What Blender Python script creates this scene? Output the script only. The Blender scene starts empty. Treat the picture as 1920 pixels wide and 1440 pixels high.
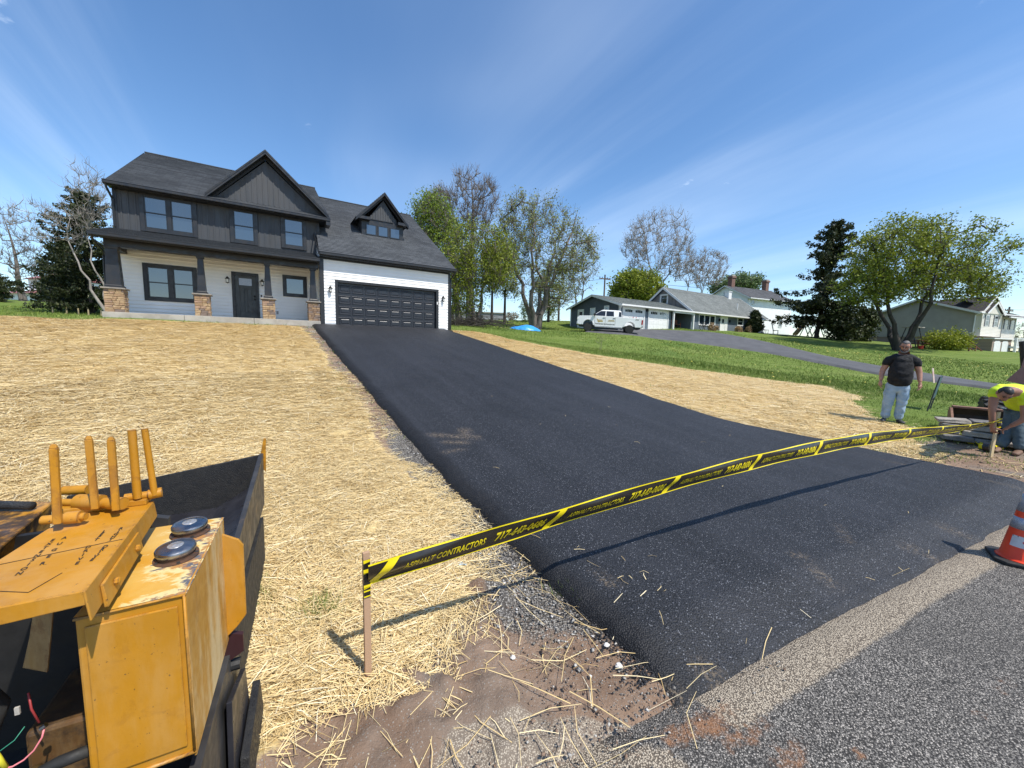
import bpy, bmesh, math, random
import numpy as np
from mathutils import Vector, Matrix, Euler

scene = bpy.context.scene
COL = scene.collection
R = math.radians
rng = np.random.default_rng(7)
random.seed(7)

# ------------------------------------------------------------------ camera
EYE = np.array([0.0, 0.0, 1.8])
FPX = 721.0                      # focal length for a 1920 px wide frame (ultra wide phone lens)
cam_d = bpy.data.cameras.new('camera')
cam_d.sensor_width = 36.0
cam_d.lens = 36.0 * FPX / 1920.0
cam_d.clip_start = 0.05
cam_d.clip_end = 3000
cam = bpy.data.objects.new('camera', cam_d)
COL.objects.link(cam)
CAM_M = Matrix.Rotation(R(84.0), 3, 'X') @ Matrix.Rotation(R(1.3), 3, 'Z')
cam.matrix_world = Matrix.Translation(Vector(EYE)) @ CAM_M.to_4x4()
scene.camera = cam
CM = np.array(CAM_M)

# ------------------------------------------------------------------ light
SUN_EL, SUN_AZ = 57.0, 128.0     # azimuth measured clockwise from +Y (the viewing direction)
world = bpy.data.worlds.new('World')
scene.world = world
world.use_nodes = True
wn, wl = world.node_tree.nodes, world.node_tree.links
wn.clear()
w_out = wn.new('ShaderNodeOutputWorld')
w_bg = wn.new('ShaderNodeBackground')
w_bg.inputs['Strength'].default_value = 0.15
sky = wn.new('ShaderNodeTexSky')
sky.sky_type = 'NISHITA'
sky.sun_disc = False
sky.sun_elevation = R(SUN_EL)
sky.sun_rotation = R(SUN_AZ)
sky.altitude = 100
sky.air_density = 1.0
sky.dust_density = 0.35
sky.ozone_density = 3.0
# thin cirrus: stretched noise on the plane of the cloud layer
tc = wn.new('ShaderNodeTexCoord')
sep = wn.new('ShaderNodeSeparateXYZ')
wl.new(tc.outputs['Generated'], sep.inputs[0])
def wmath(op, a, b=None, clamp=False):
    n = wn.new('ShaderNodeMath'); n.operation = op; n.use_clamp = clamp
    for i, s in enumerate((a, b)):
        if s is None: continue
        if isinstance(s, (int, float)): n.inputs[i].default_value = s
        else: wl.new(s, n.inputs[i])
    return n.outputs[0]
zc = wmath('ADD', wmath('MAXIMUM', sep.outputs[2], 0.0), 0.12)
cx = wmath('DIVIDE', sep.outputs[0], zc)
cy = wmath('DIVIDE', sep.outputs[1], zc)
cmb = wn.new('ShaderNodeCombineXYZ')
wl.new(cx, cmb.inputs[0]); wl.new(cy, cmb.inputs[1])
mp = wn.new('ShaderNodeMapping')
wl.new(cmb.outputs[0], mp.inputs[0])
mp.inputs['Rotation'].default_value = (0, 0, R(-119))
mp2 = wn.new('ShaderNodeMapping'); wl.new(mp.outputs[0], mp2.inputs[0])
mp2.inputs['Scale'].default_value = (0.13, 1.0, 1)
n1 = wn.new('ShaderNodeTexNoise'); n1.inputs['Scale'].default_value = 1.15
n1.inputs['Detail'].default_value = 7; n1.inputs['Roughness'].default_value = 0.55
n1.inputs['Distortion'].default_value = 0.6
wl.new(mp2.outputs[0], n1.inputs['Vector'])
n2 = wn.new('ShaderNodeTexNoise'); n2.inputs['Scale'].default_value = 0.35
n2.inputs['Detail'].default_value = 3
wl.new(cmb.outputs[0], n2.inputs['Vector'])
def wramp(src, lo, hi):
    n = wn.new('ShaderNodeMapRange'); n.interpolation_type = 'SMOOTHSTEP'
    n.inputs[1].default_value = lo; n.inputs[2].default_value = hi
    wl.new(src, n.inputs[0]); return n.outputs[0]
cir = wmath('MULTIPLY', wramp(n1.outputs[0], 0.40, 0.74), wramp(n2.outputs[0], 0.34, 0.60))
cir = wmath('MULTIPLY', cir, 0.28)
# a few small fair weather puffs
n3 = wn.new('ShaderNodeTexNoise'); n3.inputs['Scale'].default_value = 1.7
n3.inputs['Detail'].default_value = 8; n3.inputs['Roughness'].default_value = 0.62
wl.new(cmb.outputs[0], n3.inputs['Vector'])
puff = wmath('MULTIPLY', wramp(n3.outputs[0], 0.635, 0.74), 0.55)
fac = wmath('MAXIMUM', cir, puff, True)
mx = wn.new('ShaderNodeMix'); mx.data_type = 'RGBA'
wl.new(fac, mx.inputs['Factor'])
hsv = wn.new('ShaderNodeHueSaturation')
hsv.inputs['Saturation'].default_value = 1.14
hsv.inputs['Value'].default_value = 1.0
wl.new(sky.outputs[0], hsv.inputs['Color'])
wl.new(hsv.outputs[0], mx.inputs['A'])
mx.inputs['B'].default_value = (6.2, 7.0, 8.0, 1)
wl.new(mx.outputs['Result'], w_bg.inputs['Color'])
wl.new(w_bg.outputs[0], w_out.inputs[0])

sun_d = bpy.data.lights.new('sun', 'SUN')
sun_d.energy = 4.3
sun_d.angle = R(0.53)
sun_d.color = (1.0, 0.95, 0.87)
sun = bpy.data.objects.new('sun', sun_d)
COL.objects.link(sun)
SUN_DIR = Vector((math.sin(R(SUN_AZ)) * math.cos(R(SUN_EL)), math.cos(R(SUN_AZ)) * math.cos(R(SUN_EL)), math.sin(R(SUN_EL))))
sun.rotation_euler = (-SUN_DIR).to_track_quat('-Z', 'Y').to_euler()
sun.location = (20, -15, 40)

vs = scene.view_settings
vs.view_transform = 'Standard'
vs.look = 'None'
vs.exposure = 0.42
vs.gamma = 1.0
scene.cycles.max_bounces = 6
scene.cycles.use_denoising = True

# ------------------------------------------------------------------ helpers: photograph point -> place
def ray(px, py):
    return CM @ np.array([(px - 960) / FPX, -(py - 720) / FPX, -1.0])
def at(px, py, Y):
    d = ray(px, py); return EYE + d * (Y / d[1])
def at_z(px, py, z):
    d = ray(px, py); return EYE + d * ((z - EYE[2]) / d[2])

# the house frame: x along the front of the house, y into it, origin at the garage door sill
HROT = R(32.5)
U = np.array([math.cos(HROT), math.sin(HROT), 0]); V = np.array([-math.sin(HROT), math.cos(HROT), 0])
G0 = np.array([-8.086, 17.70, 2.395])
def uv(x, y):
    dx, dy = x - G0[0], y - G0[1]
    return dx * U[0] + dy * U[1], dx * V[0] + dy * V[1]
def xy(u, v):
    return G0[0] + u * U[0] + v * V[0], G0[1] + u * U[1] + v * V[1]
# ------------------------------------------------------------------ materials
def mk(name):
    m = bpy.data.materials.new(name); m.use_nodes = True
    nt = m.node_tree
    return m, nt.nodes, nt.links, nt.nodes['Principled BSDF']
class NT:
    """tiny node wiring helper"""
    def __init__(s, m): s.n = m.node_tree.nodes; s.l = m.node_tree.links
    def set(s, sock, v):
        if isinstance(v, bpy.types.NodeSocket): s.l.new(v, sock)
        elif isinstance(v, (tuple, list)) and len(v) == 3 and sock.type == 'RGBA': sock.default_value = (*v, 1)
        else: sock.default_value = v
    def math(s, op, a, b=0.0, c=None, clamp=False):
        n = s.n.new('ShaderNodeMath'); n.operation = op; n.use_clamp = clamp
        s.set(n.inputs[0], a); s.set(n.inputs[1], b)
        if c is not None: s.set(n.inputs[2], c)
        return n.outputs[0]
    def coord(s, kind='Object'):
        return s.n.new('ShaderNodeTexCoord').outputs[kind]
    def pos(s):
        return s.n.new('ShaderNodeNewGeometry').outputs['Position']
    def attr(s, name):
        n = s.n.new('ShaderNodeAttribute'); n.attribute_name = name; return n
    def map(s, vec, scale=(1, 1, 1), rot=(0, 0, 0), loc=(0, 0, 0)):
        n = s.n.new('ShaderNodeMapping'); s.l.new(vec, n.inputs[0])
        n.inputs['Scale'].default_value = scale; n.inputs['Rotation'].default_value = rot; n.inputs['Location'].default_value = loc
        return n.outputs[0]
    def noise(s, vec, scale, detail=3, rough=0.55, dist=0.0, out=0):
        n = s.n.new('ShaderNodeTexNoise'); s.l.new(vec, n.inputs['Vector'])
        n.inputs['Scale'].default_value = scale; n.inputs['Detail'].default_value = detail
        n.inputs['Roughness'].default_value = rough; n.inputs['Distortion'].default_value = dist
        return n.outputs[out]
    def voro(s, vec, scale, feat='F1', out='Distance', rnd=1.0):
        n = s.n.new('ShaderNodeTexVoronoi'); n.feature = feat; s.l.new(vec, n.inputs['Vector'])
        n.inputs['Scale'].default_value = scale; n.inputs['Randomness'].default_value = rnd
        return n.outputs[out]
    def ramp(s, fac, lo, hi, a=0.0, b=1.0, smooth=True):
        n = s.n.new('ShaderNodeMapRange'); n.interpolation_type = 'SMOOTHSTEP' if smooth else 'LINEAR'
        s.set(n.inputs[0], fac)
        n.inputs[1].default_value = lo; n.inputs[2].default_value = hi; n.inputs[3].default_value = a; n.inputs[4].default_value = b
        return n.outputs[0]
    def mix(s, fac, a, b, mode='MIX'):
        n = s.n.new('ShaderNodeMix'); n.data_type = 'RGBA'; n.blend_type = mode
        s.set(n.inputs['Factor'], fac); s.set(n.inputs['A'], a); s.set(n.inputs['B'], b)
        return n.outputs['Result']
    def cramp(s, fac, stops):
        n = s.n.new('ShaderNodeValToRGB'); s.set(n.inputs[0], fac)
        e = n.color_ramp.elements
        while len(e) < len(stops): e.new(0.5)
        for el, (p, c) in zip(e, stops): el.position = p; el.color = (*c, 1)
        return n.outputs[0]
    def bump(s, h, strength=0.3, dist=0.01, normal=None):
        n = s.n.new('ShaderNodeBump'); s.set(n.inputs['Height'], h)
        n.inputs['Strength'].default_value = strength; n.inputs['Distance'].default_value = dist
        if normal is not None: s.l.new(normal, n.inputs['Normal'])
        return n.outputs[0]
def mat(name, c, c2=None, vs=4.0, rough=0.6, metal=0.0, spec=0.5, bump=None, rvar=0.12, coord='Object', stretch=(1, 1, 1), dirt=None, trans=None):
    """principled material whose colour wanders between c and c2, with fine relief and uneven gloss"""
    m, n, l, p = mk(name); t = NT(m)
    co = t.map(t.coord(coord), stretch)
    f = t.ramp(t.noise(co, vs, 5, 0.6), 0.33, 0.67)
    if c2 is None: c2 = tuple(x * 0.86 for x in c)
    col = t.mix(f, c, c2)
    if dirt:
        dc, ds, lo, hi = dirt
        col = t.mix(t.ramp(t.noise(co, ds, 6, 0.65, 0.3), lo, hi), col, dc)
    t.set(p.inputs['Base Color'], col)
    t.set(p.inputs['Roughness'], t.ramp(t.noise(co, vs * 2.3, 3), 0.3, 0.7, max(rough - rvar, 0.02), min(rough + rvar, 1)))
    p.inputs['Metallic'].default_value = metal
    p.inputs['Specular IOR Level'].default_value = spec
    if bump:
        bs, bst, bd = bump
        t.set(p.inputs['Normal'], t.bump(t.noise(co, bs, 4, 0.6), bst, bd))
    return m
def glass_mat(name, c=(0.012, 0.017, 0.022), ior=2.0, rough=0.03):
    m, n, l, p = mk(name); t = NT(m)
    t.set(p.inputs['Base Color'], t.mix(t.noise(t.coord(), 0.8, 2), c, tuple(x * 1.8 for x in c)))
    p.inputs['Roughness'].default_value = rough; p.inputs['IOR'].default_value = ior
    t.set(p.inputs['Normal'], t.bump(t.noise(t.coord(), 1.3, 1), 0.04, 0.02))
    return m
# ------------------------------------------------------------------ mesh builder
class MB:
    def __init__(s): s.v = []; s.f = []; s.m = []; s.uv = {}
    def quad(s, a, b, c, d, mi=0, uvs=None):
        i = len(s.v); s.v += [tuple(a), tuple(b), tuple(c), tuple(d)]
        if uvs: s.uv[len(s.f)] = uvs
        s.f.append((i, i + 1, i + 2, i + 3)); s.m.append(mi)
    def tri(s, a, b, c, mi=0):
        i = len(s.v); s.v += [tuple(a), tuple(b), tuple(c)]; s.f.append((i, i + 1, i + 2)); s.m.append(mi)
    def poly(s, pts, mi=0):
        i = len(s.v); s.v += [tuple(p) for p in pts]; s.f.append(tuple(range(i, i + len(pts)))); s.m.append(mi)
    def box(s, x0, x1, y0, y1, z0, z1, mi=0, M=None):
        i = len(s.v)
        P = [(x0, y0, z0), (x1, y0, z0), (x1, y1, z0), (x0, y1, z0), (x0, y0, z1), (x1, y0, z1), (x1, y1, z1), (x0, y1, z1)]
        if M is not None: P = [tuple(M @ Vector(p)) for p in P]
        s.v += P
        for q in ((0, 3, 2, 1), (4, 5, 6, 7), (0, 1, 5, 4), (1, 2, 6, 5), (2, 3, 7, 6), (3, 0, 4, 7)):
            s.f.append(tuple(i + k for k in q)); s.m.append(mi)
    def hexa(s, P, mi=0):
        """eight corners: bottom ring then top ring"""
        i = len(s.v); s.v += [tuple(p) for p in P]
        for q in ((0, 3, 2, 1), (4, 5, 6, 7), (0, 1, 5, 4), (1, 2, 6, 5), (2, 3, 7, 6), (3, 0, 4, 7)):
            s.f.append(tuple(i + k for k in q)); s.m.append(mi)
    def prism(s, pts, off, mi=0):
        """polygon pts extruded by the vector off"""
        n = len(pts); i = len(s.v); o = Vector(off)
        s.v += [tuple(p) for p in pts] + [tuple(Vector(p) + o) for p in pts]
        s.f.append(tuple(range(i, i + n))[::-1]); s.m.append(mi)
        s.f.append(tuple(range(i + n, i + 2 * n))); s.m.append(mi)
        for k in range(n):
            a, b = i + k, i + (k + 1) % n
            s.f.append((a, b, b + n, a + n)); s.m.append(mi)
    def ring(s, pts, mi=0):
        pass
    def tube(s, path, r, n=8, mi=0, cap=True):
        """round bar through the points of path; r a number or one per point"""
        path = [Vector(p) for p in path]; k = len(path)
        rr = [r] * k if isinstance(r, (int, float)) else list(r)
        base = len(s.v); prev = None
        for j, p in enumerate(path):
            t = (path[min(j + 1, k - 1)] - path[max(j - 1, 0)]).normalized()
            if prev is None:
                a = t.orthogonal().normalized()
            else:
                a = (prev - t * prev.dot(t)).normalized()
            prev = a; b = t.cross(a)
            for q in range(n):
                th = 2 * math.pi * q / n
                s.v.append(tuple(p + (a * math.cos(th) + b * math.sin(th)) * rr[j]))
        for j in range(k - 1):
            for q in range(n):
                a = base + j * n + q; b = base + j * n + (q + 1) % n
                s.f.append((a, b, b + n, a + n)); s.m.append(mi)
        if cap:
            s.f.append(tuple(base + q for q in range(n))[::-1]); s.m.append(mi)
            s.f.append(tuple(base + (k - 1) * n + q for q in range(n))); s.m.append(mi)
    def lathe(s, prof, n=24, mi=0, M=None):
        """profile of (radius, height) turned round z"""
        base = len(s.v); k = len(prof)
        for r, z in prof:
            for q in range(n):
                th = 2 * math.pi * q / n; p = (r * math.cos(th), r * math.sin(th), z)
                s.v.append(tuple(M @ Vector(p)) if M is not None else p)
        for j in range(k - 1):
            for q in range(n):
                a = base + j * n + q; b = base + j * n + (q + 1) % n
                s.f.append((a, b, b + n, a + n)); s.m.append(mi)
        if prof[0][0] > 1e-4: s.f.append(tuple(base + q for q in range(n))[::-1]); s.m.append(mi)
        if prof[-1][0] > 1e-4: s.f.append(tuple(base + (k - 1) * n + q for q in range(n))); s.m.append(mi)
    def build(s, name, mats, parent=None, smooth=False, bevel=0.0, seg=2, loc=None, rotz=0.0, kind=None, autosmooth=None):
        if not isinstance(mats, (list, tuple)): mats = [mats]
        me = bpy.data.meshes.new(name); me.from_pydata(s.v, [], s.f)
        for m in mats: me.materials.append(m)
        if len(mats) > 1: me.polygons.foreach_set('material_index', s.m)
        if s.uv:
            ul = me.uv_layers.new(name='UVMap')
            for fi, uvs in s.uv.items():
                for li, q in zip(me.polygons[fi].loop_indices, uvs): ul.data[li].uv = q
        if smooth: me.polygons.foreach_set('use_smooth', [True] * len(s.f))
        me.update()
        bm = bmesh.new(); bm.from_mesh(me); bmesh.ops.recalc_face_normals(bm, faces=bm.faces[:]) if not s.uv and len(s.f) < 20000 else None
        bm.to_mesh(me); bm.free()
        if autosmooth: me.set_sharp_from_angle(angle=R(autosmooth)) if hasattr(me, 'set_sharp_from_angle') else None
        o = link(name, me, parent, loc, rotz, kind)
        if bevel:
            b = o.modifiers.new('bevel', 'BEVEL'); b.width = bevel; b.segments = seg; b.limit_method = 'ANGLE'; b.angle_limit = R(35)
            b.harden_normals = False
        return o
def link(name, data, parent=None, loc=None, rotz=0.0, kind=None):
    o = bpy.data.objects.new(name, data); COL.objects.link(o)
    if parent is not None: o.parent = parent
    if loc is not None: o.location = loc
    if rotz: o.rotation_euler = (0, 0, rotz)
    if kind: o['kind'] = kind
    return o
def thing(name, label, cat, loc=(0, 0, 0), rotz=0.0, group=None):
    o = link(name, None, None, loc, rotz); o.empty_display_size = 0.2
    return tag(o, label, cat, group)
def tag(o, label, cat, group=None):
    o['label'] = label; o['category'] = cat
    if group: o['group'] = group
    return o
def kids(o):
    return [c for c in COL.objects if c.parent == o]
def dup(root, loc, rotz, label, group=None, scale=None):
    """a copy of a thing with copies of its parts and sub-parts, sharing mesh data"""
    r = root.copy(); COL.objects.link(r); r.location = loc; r.rotation_euler = (0, 0, rotz)
    r['label'] = label
    if group: r['group'] = group
    if scale: r.scale = scale
    for ch in kids(root):
        c = ch.copy(); COL.objects.link(c); c.parent = r
        for g in kids(ch):
            d = g.copy(); COL.objects.link(d); d.parent = c
    return r
def fast_mesh(name, verts, faces, mats, parent=None, attrs=None, midx=None, smooth=False, kind=None):
    """numpy arrays straight into a mesh (faces all of one size)"""
    me = bpy.data.meshes.new(name); nv, nf, k = len(verts), len(faces), faces.shape[1]
    me.vertices.add(nv); me.vertices.foreach_set('co', np.ascontiguousarray(verts, np.float32).ravel())
    me.loops.add(nf * k); me.loops.foreach_set('vertex_index', np.ascontiguousarray(faces, np.int32).ravel())
    me.polygons.add(nf); me.polygons.foreach_set('loop_start', np.arange(0, nf * k, k, dtype=np.int32))
    if smooth: me.polygons.foreach_set('use_smooth', np.ones(nf, bool))
    for m in (mats if isinstance(mats, (list, tuple)) else [mats]): me.materials.append(m)
    if midx is not None: me.polygons.foreach_set('material_index', np.ascontiguousarray(midx, np.int32))
    for an, av in (attrs or {}).items():
        a = me.attributes.new(an, 'FLOAT', 'POINT'); a.data.foreach_set('value', np.ascontiguousarray(av, np.float32))
    me.update(calc_edges=True)
    return link(name, me, parent, kind=kind)
# ------------------------------------------------------------------ building pieces in a wall frame
class Wall:
    """maps (s along, w up, d out of the wall) to the frame of the house"""
    def __init__(s, p0, ds, nrm): s.p0 = Vector(p0); s.ds = Vector(ds); s.n = Vector(nrm)
    def __call__(s, a, w, d=0.0): return s.p0 + s.ds * a + s.n * d + Vector((0, 0, w))
    def box(s, mb, a0, a1, w0, w1, d0, d1, mi=0):
        mb.hexa([s(a0, w0, d1), s(a1, w0, d1), s(a1, w0, d0), s(a0, w0, d0), s(a0, w1, d1), s(a1, w1, d1), s(a1, w1, d0), s(a0, w1, d0)], mi)
def lap_siding(mb, W, s0, s1, w0, w1, holes=(), e=0.14, proud=0.02, span=None, mi=0):
    """overlapping boards; span(w) -> (s0, s1) for gable ends"""
    span = span or (lambda w: (s0, s1))
    k = w0
    while k < w1 - 1e-4:
        t = min(k + e, w1)
        cuts = sorted({k, t} | {h[j] for h in holes for j in (2, 3) if k < h[j] < t})
        for a, b in zip(cuts[:-1], cuts[1:]):
            pa = proud * (1 - (a - k) / e) + 0.003; pb = proud * (1 - (b - k) / e) + 0.003
            (la, ra), (lb, rb) = span(a), span(b)
            if ra - la < 0.01: continue
            hs = sorted((h[0], h[1]) for h in holes if h[2] < b - 1e-5 and h[3] > a + 1e-5)
            segs = []; cur = None; x = 0
            xs = [(-1e9, None)]
            start = 'L'
            for h0, h1 in hs:
                segs.append((start, h0)); start = h1
            segs.append((start, 'R'))
            for q0, q1 in segs:
                a0 = la if q0 == 'L' else q0; b0 = lb if q0 == 'L' else q0
                a1 = ra if q1 == 'R' else q1; b1 = rb if q1 == 'R' else q1
                if a1 - a0 < 1e-3: continue
                mb.quad(W(a0, a, pa), W(a1, a, pa), W(b1, b, pb), W(b0, b, pb), mi)
                if a == k: mb.quad(W(a0, a, 0), W(a1, a, 0), W(a1, a, pa), W(a0, a, pa), mi)
        k = t
def battens(mb, W, s0, s1, bot, top, step=0.2, wd=0.045, d=0.022, holes=(), mi=0, start=None):
    x = s0 + (step / 2 if start is None else start)
    while x < s1 - wd / 2:
        iv = [(bot(x), top(x))]
        for h in holes:
            if h[0] - wd / 2 < x < h[1] + wd / 2:
                iv = [q for a, b in iv for q in ((a, min(b, h[2])), (max(a, h[3]), b)) if q[1] - q[0] > 0.02]
        for a, b in iv:
            if b - a > 0.03: W.box(mb, x - wd / 2, x + wd / 2, a, b, 0.002, d, mi)
        x += step
def roof_plane(mb, eL, eR, rR, rL, course=0.17, lift=0.022, mi=0):
    """shingle courses lapped one over the next from eave line to ridge line"""
    eL, eR, rR, rL = map(Vector, (eL, eR, rR, rL))
    n = (eR - eL).cross(rL - eL).normalized()
    if n.z < 0: n = -n
    ln = ((rL + rR) / 2 - (eL + eR) / 2).length; k = max(2, round(ln / course))
    ax = (eR - eL).normalized()
    for j in range(k):
        a, b = j / k, (j + 1) / k
        p0, p1 = eL.lerp(rL, a), eR.lerp(rR, a); q0, q1 = eL.lerp(rL, b), eR.lerp(rR, b)
        u0, u1, u2, u3 = [(p - eL).dot(ax) for p in (p0, p1, q1, q0)]
        mb.quad(p0 + n * lift, p1 + n * lift, q1 + n * 0.001, q0 + n * 0.001, mi, [(u0, j * course), (u1, j * course), (u2, (j + 1) * course - 1e-3), (u3, (j + 1) * course - 1e-3)])
        mb.quad(p0 - n * 0.002, p1 - n * 0.002, p1 + n * lift, p0 + n * lift, mi, [(u0, j * course + .001), (u1, j * course + .001), (u1, j * course + .002), (u0, j * course + .002)])
def shingle_mat(name, dark, light, accent=None):
    m, n, l, p = mk(name); t = NT(m)
    uvn = n.new('ShaderNodeUVMap').outputs[0]
    b = n.new('ShaderNodeTexBrick'); l.new(uvn, b.inputs['Vector'])
    b.offset = 0.37; b.inputs['Scale'].default_value = 1.0
    b.inputs['Brick Width'].default_value = 0.33; b.inputs['Row Height'].default_value = 0.145
    b.inputs['Mortar Size'].default_value = 0.006; b.inputs['Mortar Smooth'].default_value = 0.2; b.inputs['Bias'].default_value = 0.0
    b.inputs['Color1'].default_value = (*dark, 1); b.inputs['Color2'].default_value = (*light, 1); b.inputs['Mortar'].default_value = (*[x * 0.35 for x in dark], 1)
    co = t.coord()
    c = t.mix(t.ramp(t.noise(co, 90, 2), 0.35, 0.7), b.outputs['Color'], tuple(x * 1.5 for x in light))
    c = t.mix(0.5, c, b.outputs['Color'])
    c = t.mix(t.ramp(t.noise(co, 0.7, 4), 0.4, 0.75), c, t.mix(0.5, c, tuple(x * 0.7 for x in dark)))
    t.set(p.inputs['Base Color'], c); p.inputs['Roughness'].default_value = 0.9; p.inputs['Specular IOR Level'].default_value = 0.25
    t.set(p.inputs['Normal'], t.bump(t.noise(co, 160, 2), 0.5, 0.004))
    return m
def window(parent, W, s0, s1, w0, w1, M, kind='double', units=1, trim=0.09, mull=0.07, name='window', label=None, depth=0.05, ledge=True, trim_out=0.065):
    """casing (the part), with sashes and panes as its sub-parts"""
    mb = MB()
    W.box(mb, s0, s0 + trim, w0, w1, 0.0, trim_out); W.box(mb, s1 - trim, s1, w0, w1, 0.0, trim_out)
    W.box(mb, s0 + trim, s1 - trim, w1 - trim, w1, 0.0, trim_out); W.box(mb, s0 + trim, s1 - trim, w0, w0 + trim, 0.0, trim_out + 0.012)
    a, b, c, d = s0 + trim, s1 - trim, w0 + trim, w1 - trim
    wd = (b - a - mull * (units - 1)) / units
    for k in range(1, units):
        x = a + k * wd + (k - 1) * mull
        W.box(mb, x, x + mull, c, d, 0.0, trim_out - 0.004)
    W.box(mb, s0 + 0.01, s1 - 0.01, w0 + 0.01, w1 - 0.01, -0.06, -0.05)
    o = mb.build(name, M['casing'], parent, bevel=0.004, seg=1)
    if label: o['label'] = label
    for k in range(units):
        x0 = a + k * (wd + mull); x1 = x0 + wd
        rows = [(c, d)] if kind != 'double' else [(c, (c + d) / 2 + 0.02), ((c + d) / 2 - 0.02, d)]
        for j, (p, q) in enumerate(rows):
            fr = 0.04; dd = 0.036 if kind != 'double' else (0.032 if j == 0 else 0.046)
            sm = MB()
            W.box(sm, x0, x0 + fr, p, q, -0.02, dd); W.box(sm, x1 - fr, x1, p, q, -0.02, dd)
            W.box(sm, x0 + fr, x1 - fr, p, p + fr, -0.02, dd); W.box(sm, x0 + fr, x1 - fr, q - fr, q, -0.02, dd)
            sm.build('sash', M['sash'], o)
            pm = MB(); W.box(pm, x0 + fr, x1 - fr, p + fr, q - fr, dd - 0.022, dd - 0.014)
            pm.build('pane', M['pane'], o)
    return o
# ------------------------------------------------------------------ terrain heights (thin plate spline through measured spots)
SLOPE = 0.146
def hill(v):
    v = np.asarray(v, float)
    z = G0[2] + SLOPE * np.minimum(v, 0.0)
    k = 0.12
    return k * np.log1p(np.exp(np.clip(z / k, -60, 60)))      # runs out level at the road
_ctl = []
for _u in (-26, -16, -9, -4, -0.9, 2.3, 5.4):
    for _v in (1.5, -0.5, -4, -8, -12, -15, -17, -19, -24):
        _x, _y = xy(_u, _v); _z = float(hill(_v))
        if _u < -9: _z += 0.012 * (-9 - _u) * max(0.0, min(1.0, (_v + 17) / 10))
        _ctl.append((_x, _y, _z))
for _p in [(40, 566, 62), (110, 578, 33), (150, 594, 24), (20, 585, 34), (865, 620, 21.5), (890, 611, 31), (985, 617, 36), (920, 608, 42),
           (1000, 602.5, 47), (1060, 604, 46), (1101, 622, 35), (1179, 627, 34), (1075, 616, 41), (1215, 618, 39), (1300, 619, 42),
           (1430, 627, 45), (1480, 628, 52), (1230, 634, 34.5), (1450, 663, 29), (1650, 704, 21.5), (1845, 729, 17.2), (1675, 795, 8.3),
           (1745, 770, 9.8), (1858, 857, 6.3), (1640, 641, 45), (1765, 651, 41), (1905, 663, 38), (1850, 690, 25.5), (1700, 668, 32),
           (1000, 640, 24), (1200, 672, 20), (1400, 706, 16.5), (1600, 742, 12.8)]:
    _ctl.append(tuple(at(*_p)))
_ctl += [(20, 10.5, 0.0), (9, 5.0, 0.05), (14, 4.0, 0.0), (26, 12.0, 0.0), (40, 20, 0.1), (0, -10, 0), (-12, -6, 0), (15, -8, 0), (-60, 60, 6.5), (-95, 85, 6.0),
         (5, 80, 3.6), (45, 80, 3.2), (80, 60, 2.0), (90, 100, 1.0), (0, 130, 2.0), (-40, 120, 5.0), (90, 20, 0.0), (-70, 10, 2.5), (-50, 30, 4.6), (-30, 45, 5.3)]
_ctl = np.array(_ctl)
_S = 10.0
def _phi(r2):
    return 0.5 * r2 * np.log(np.maximum(r2, 1e-9))
def _tps():
    P = _ctl[:, :2] / _S; n = len(P)
    K = _phi(((P[:, None] - P[None]) ** 2).sum(-1)) + np.eye(n) * 2e-3
    A = np.zeros((n + 3, n + 3)); A[:n, :n] = K
    A[:n, n] = 1; A[:n, n + 1:] = P; A[n, :n] = 1; A[n + 1:, :n] = P.T
    return P, np.linalg.solve(A, np.concatenate([_ctl[:, 2], np.zeros(3)]))
_P, _W = _tps()
def sstep(a, b, x):
    t = np.clip((x - a) / (b - a), 0, 1); return t * t * (3 - 2 * t)
def height(x, y):
    x = np.atleast_1d(np.asarray(x, float)); y = np.atleast_1d(np.asarray(y, float))
    q = np.stack([x, y], -1) / _S
    out = np.empty(len(x))
    for i in range(0, len(x), 20000):
        c = q[i:i + 20000]
        out[i:i + 20000] = _phi(((c[:, None] - _P[None]) ** 2).sum(-1)) @ _W[:len(_P)] + _W[-3] + c @ _W[-2:]
    # the graded lot keeps its exact plane, far land settles to a level
    u, v = uv(x, y)
    lot = sstep(-11, -9, u) * (1 - sstep(5.8, 7.5, u)) * (1 - sstep(0.5, 3.0, v))
    out = out * (1 - lot) + hill(v) * lot
    d = np.hypot(x, y)
    far = sstep(75, 150, d)
    out = out * (1 - far) + far * (-2.0 - 0.004 * np.minimum(d, 900))
    # camera side and road stay level
    lev = 1 - sstep(-20.5, -18.7, v)
    return out * (1 - lev)
def gh(x, y):
    return float(height([x], [y])[0])
def on_ground(px, py):
    d = ray(px, py)
    t = np.concatenate([np.linspace(0.5, 30, 600), np.linspace(30.1, 140, 800)])
    P = EYE + t[:, None] * d
    h = P[:, 2] - height(P[:, 0], P[:, 1])
    k = np.argmax(h < 0)
    if h[k] >= 0: return None
    a, b = t[max(k - 1, 0)], t[k]
    for _ in range(30):
        m = 0.5 * (a + b); p = EYE + m * d
        if p[2] - gh(p[0], p[1]) < 0: b = m
        else: a = m
    return EYE + b * d
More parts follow.
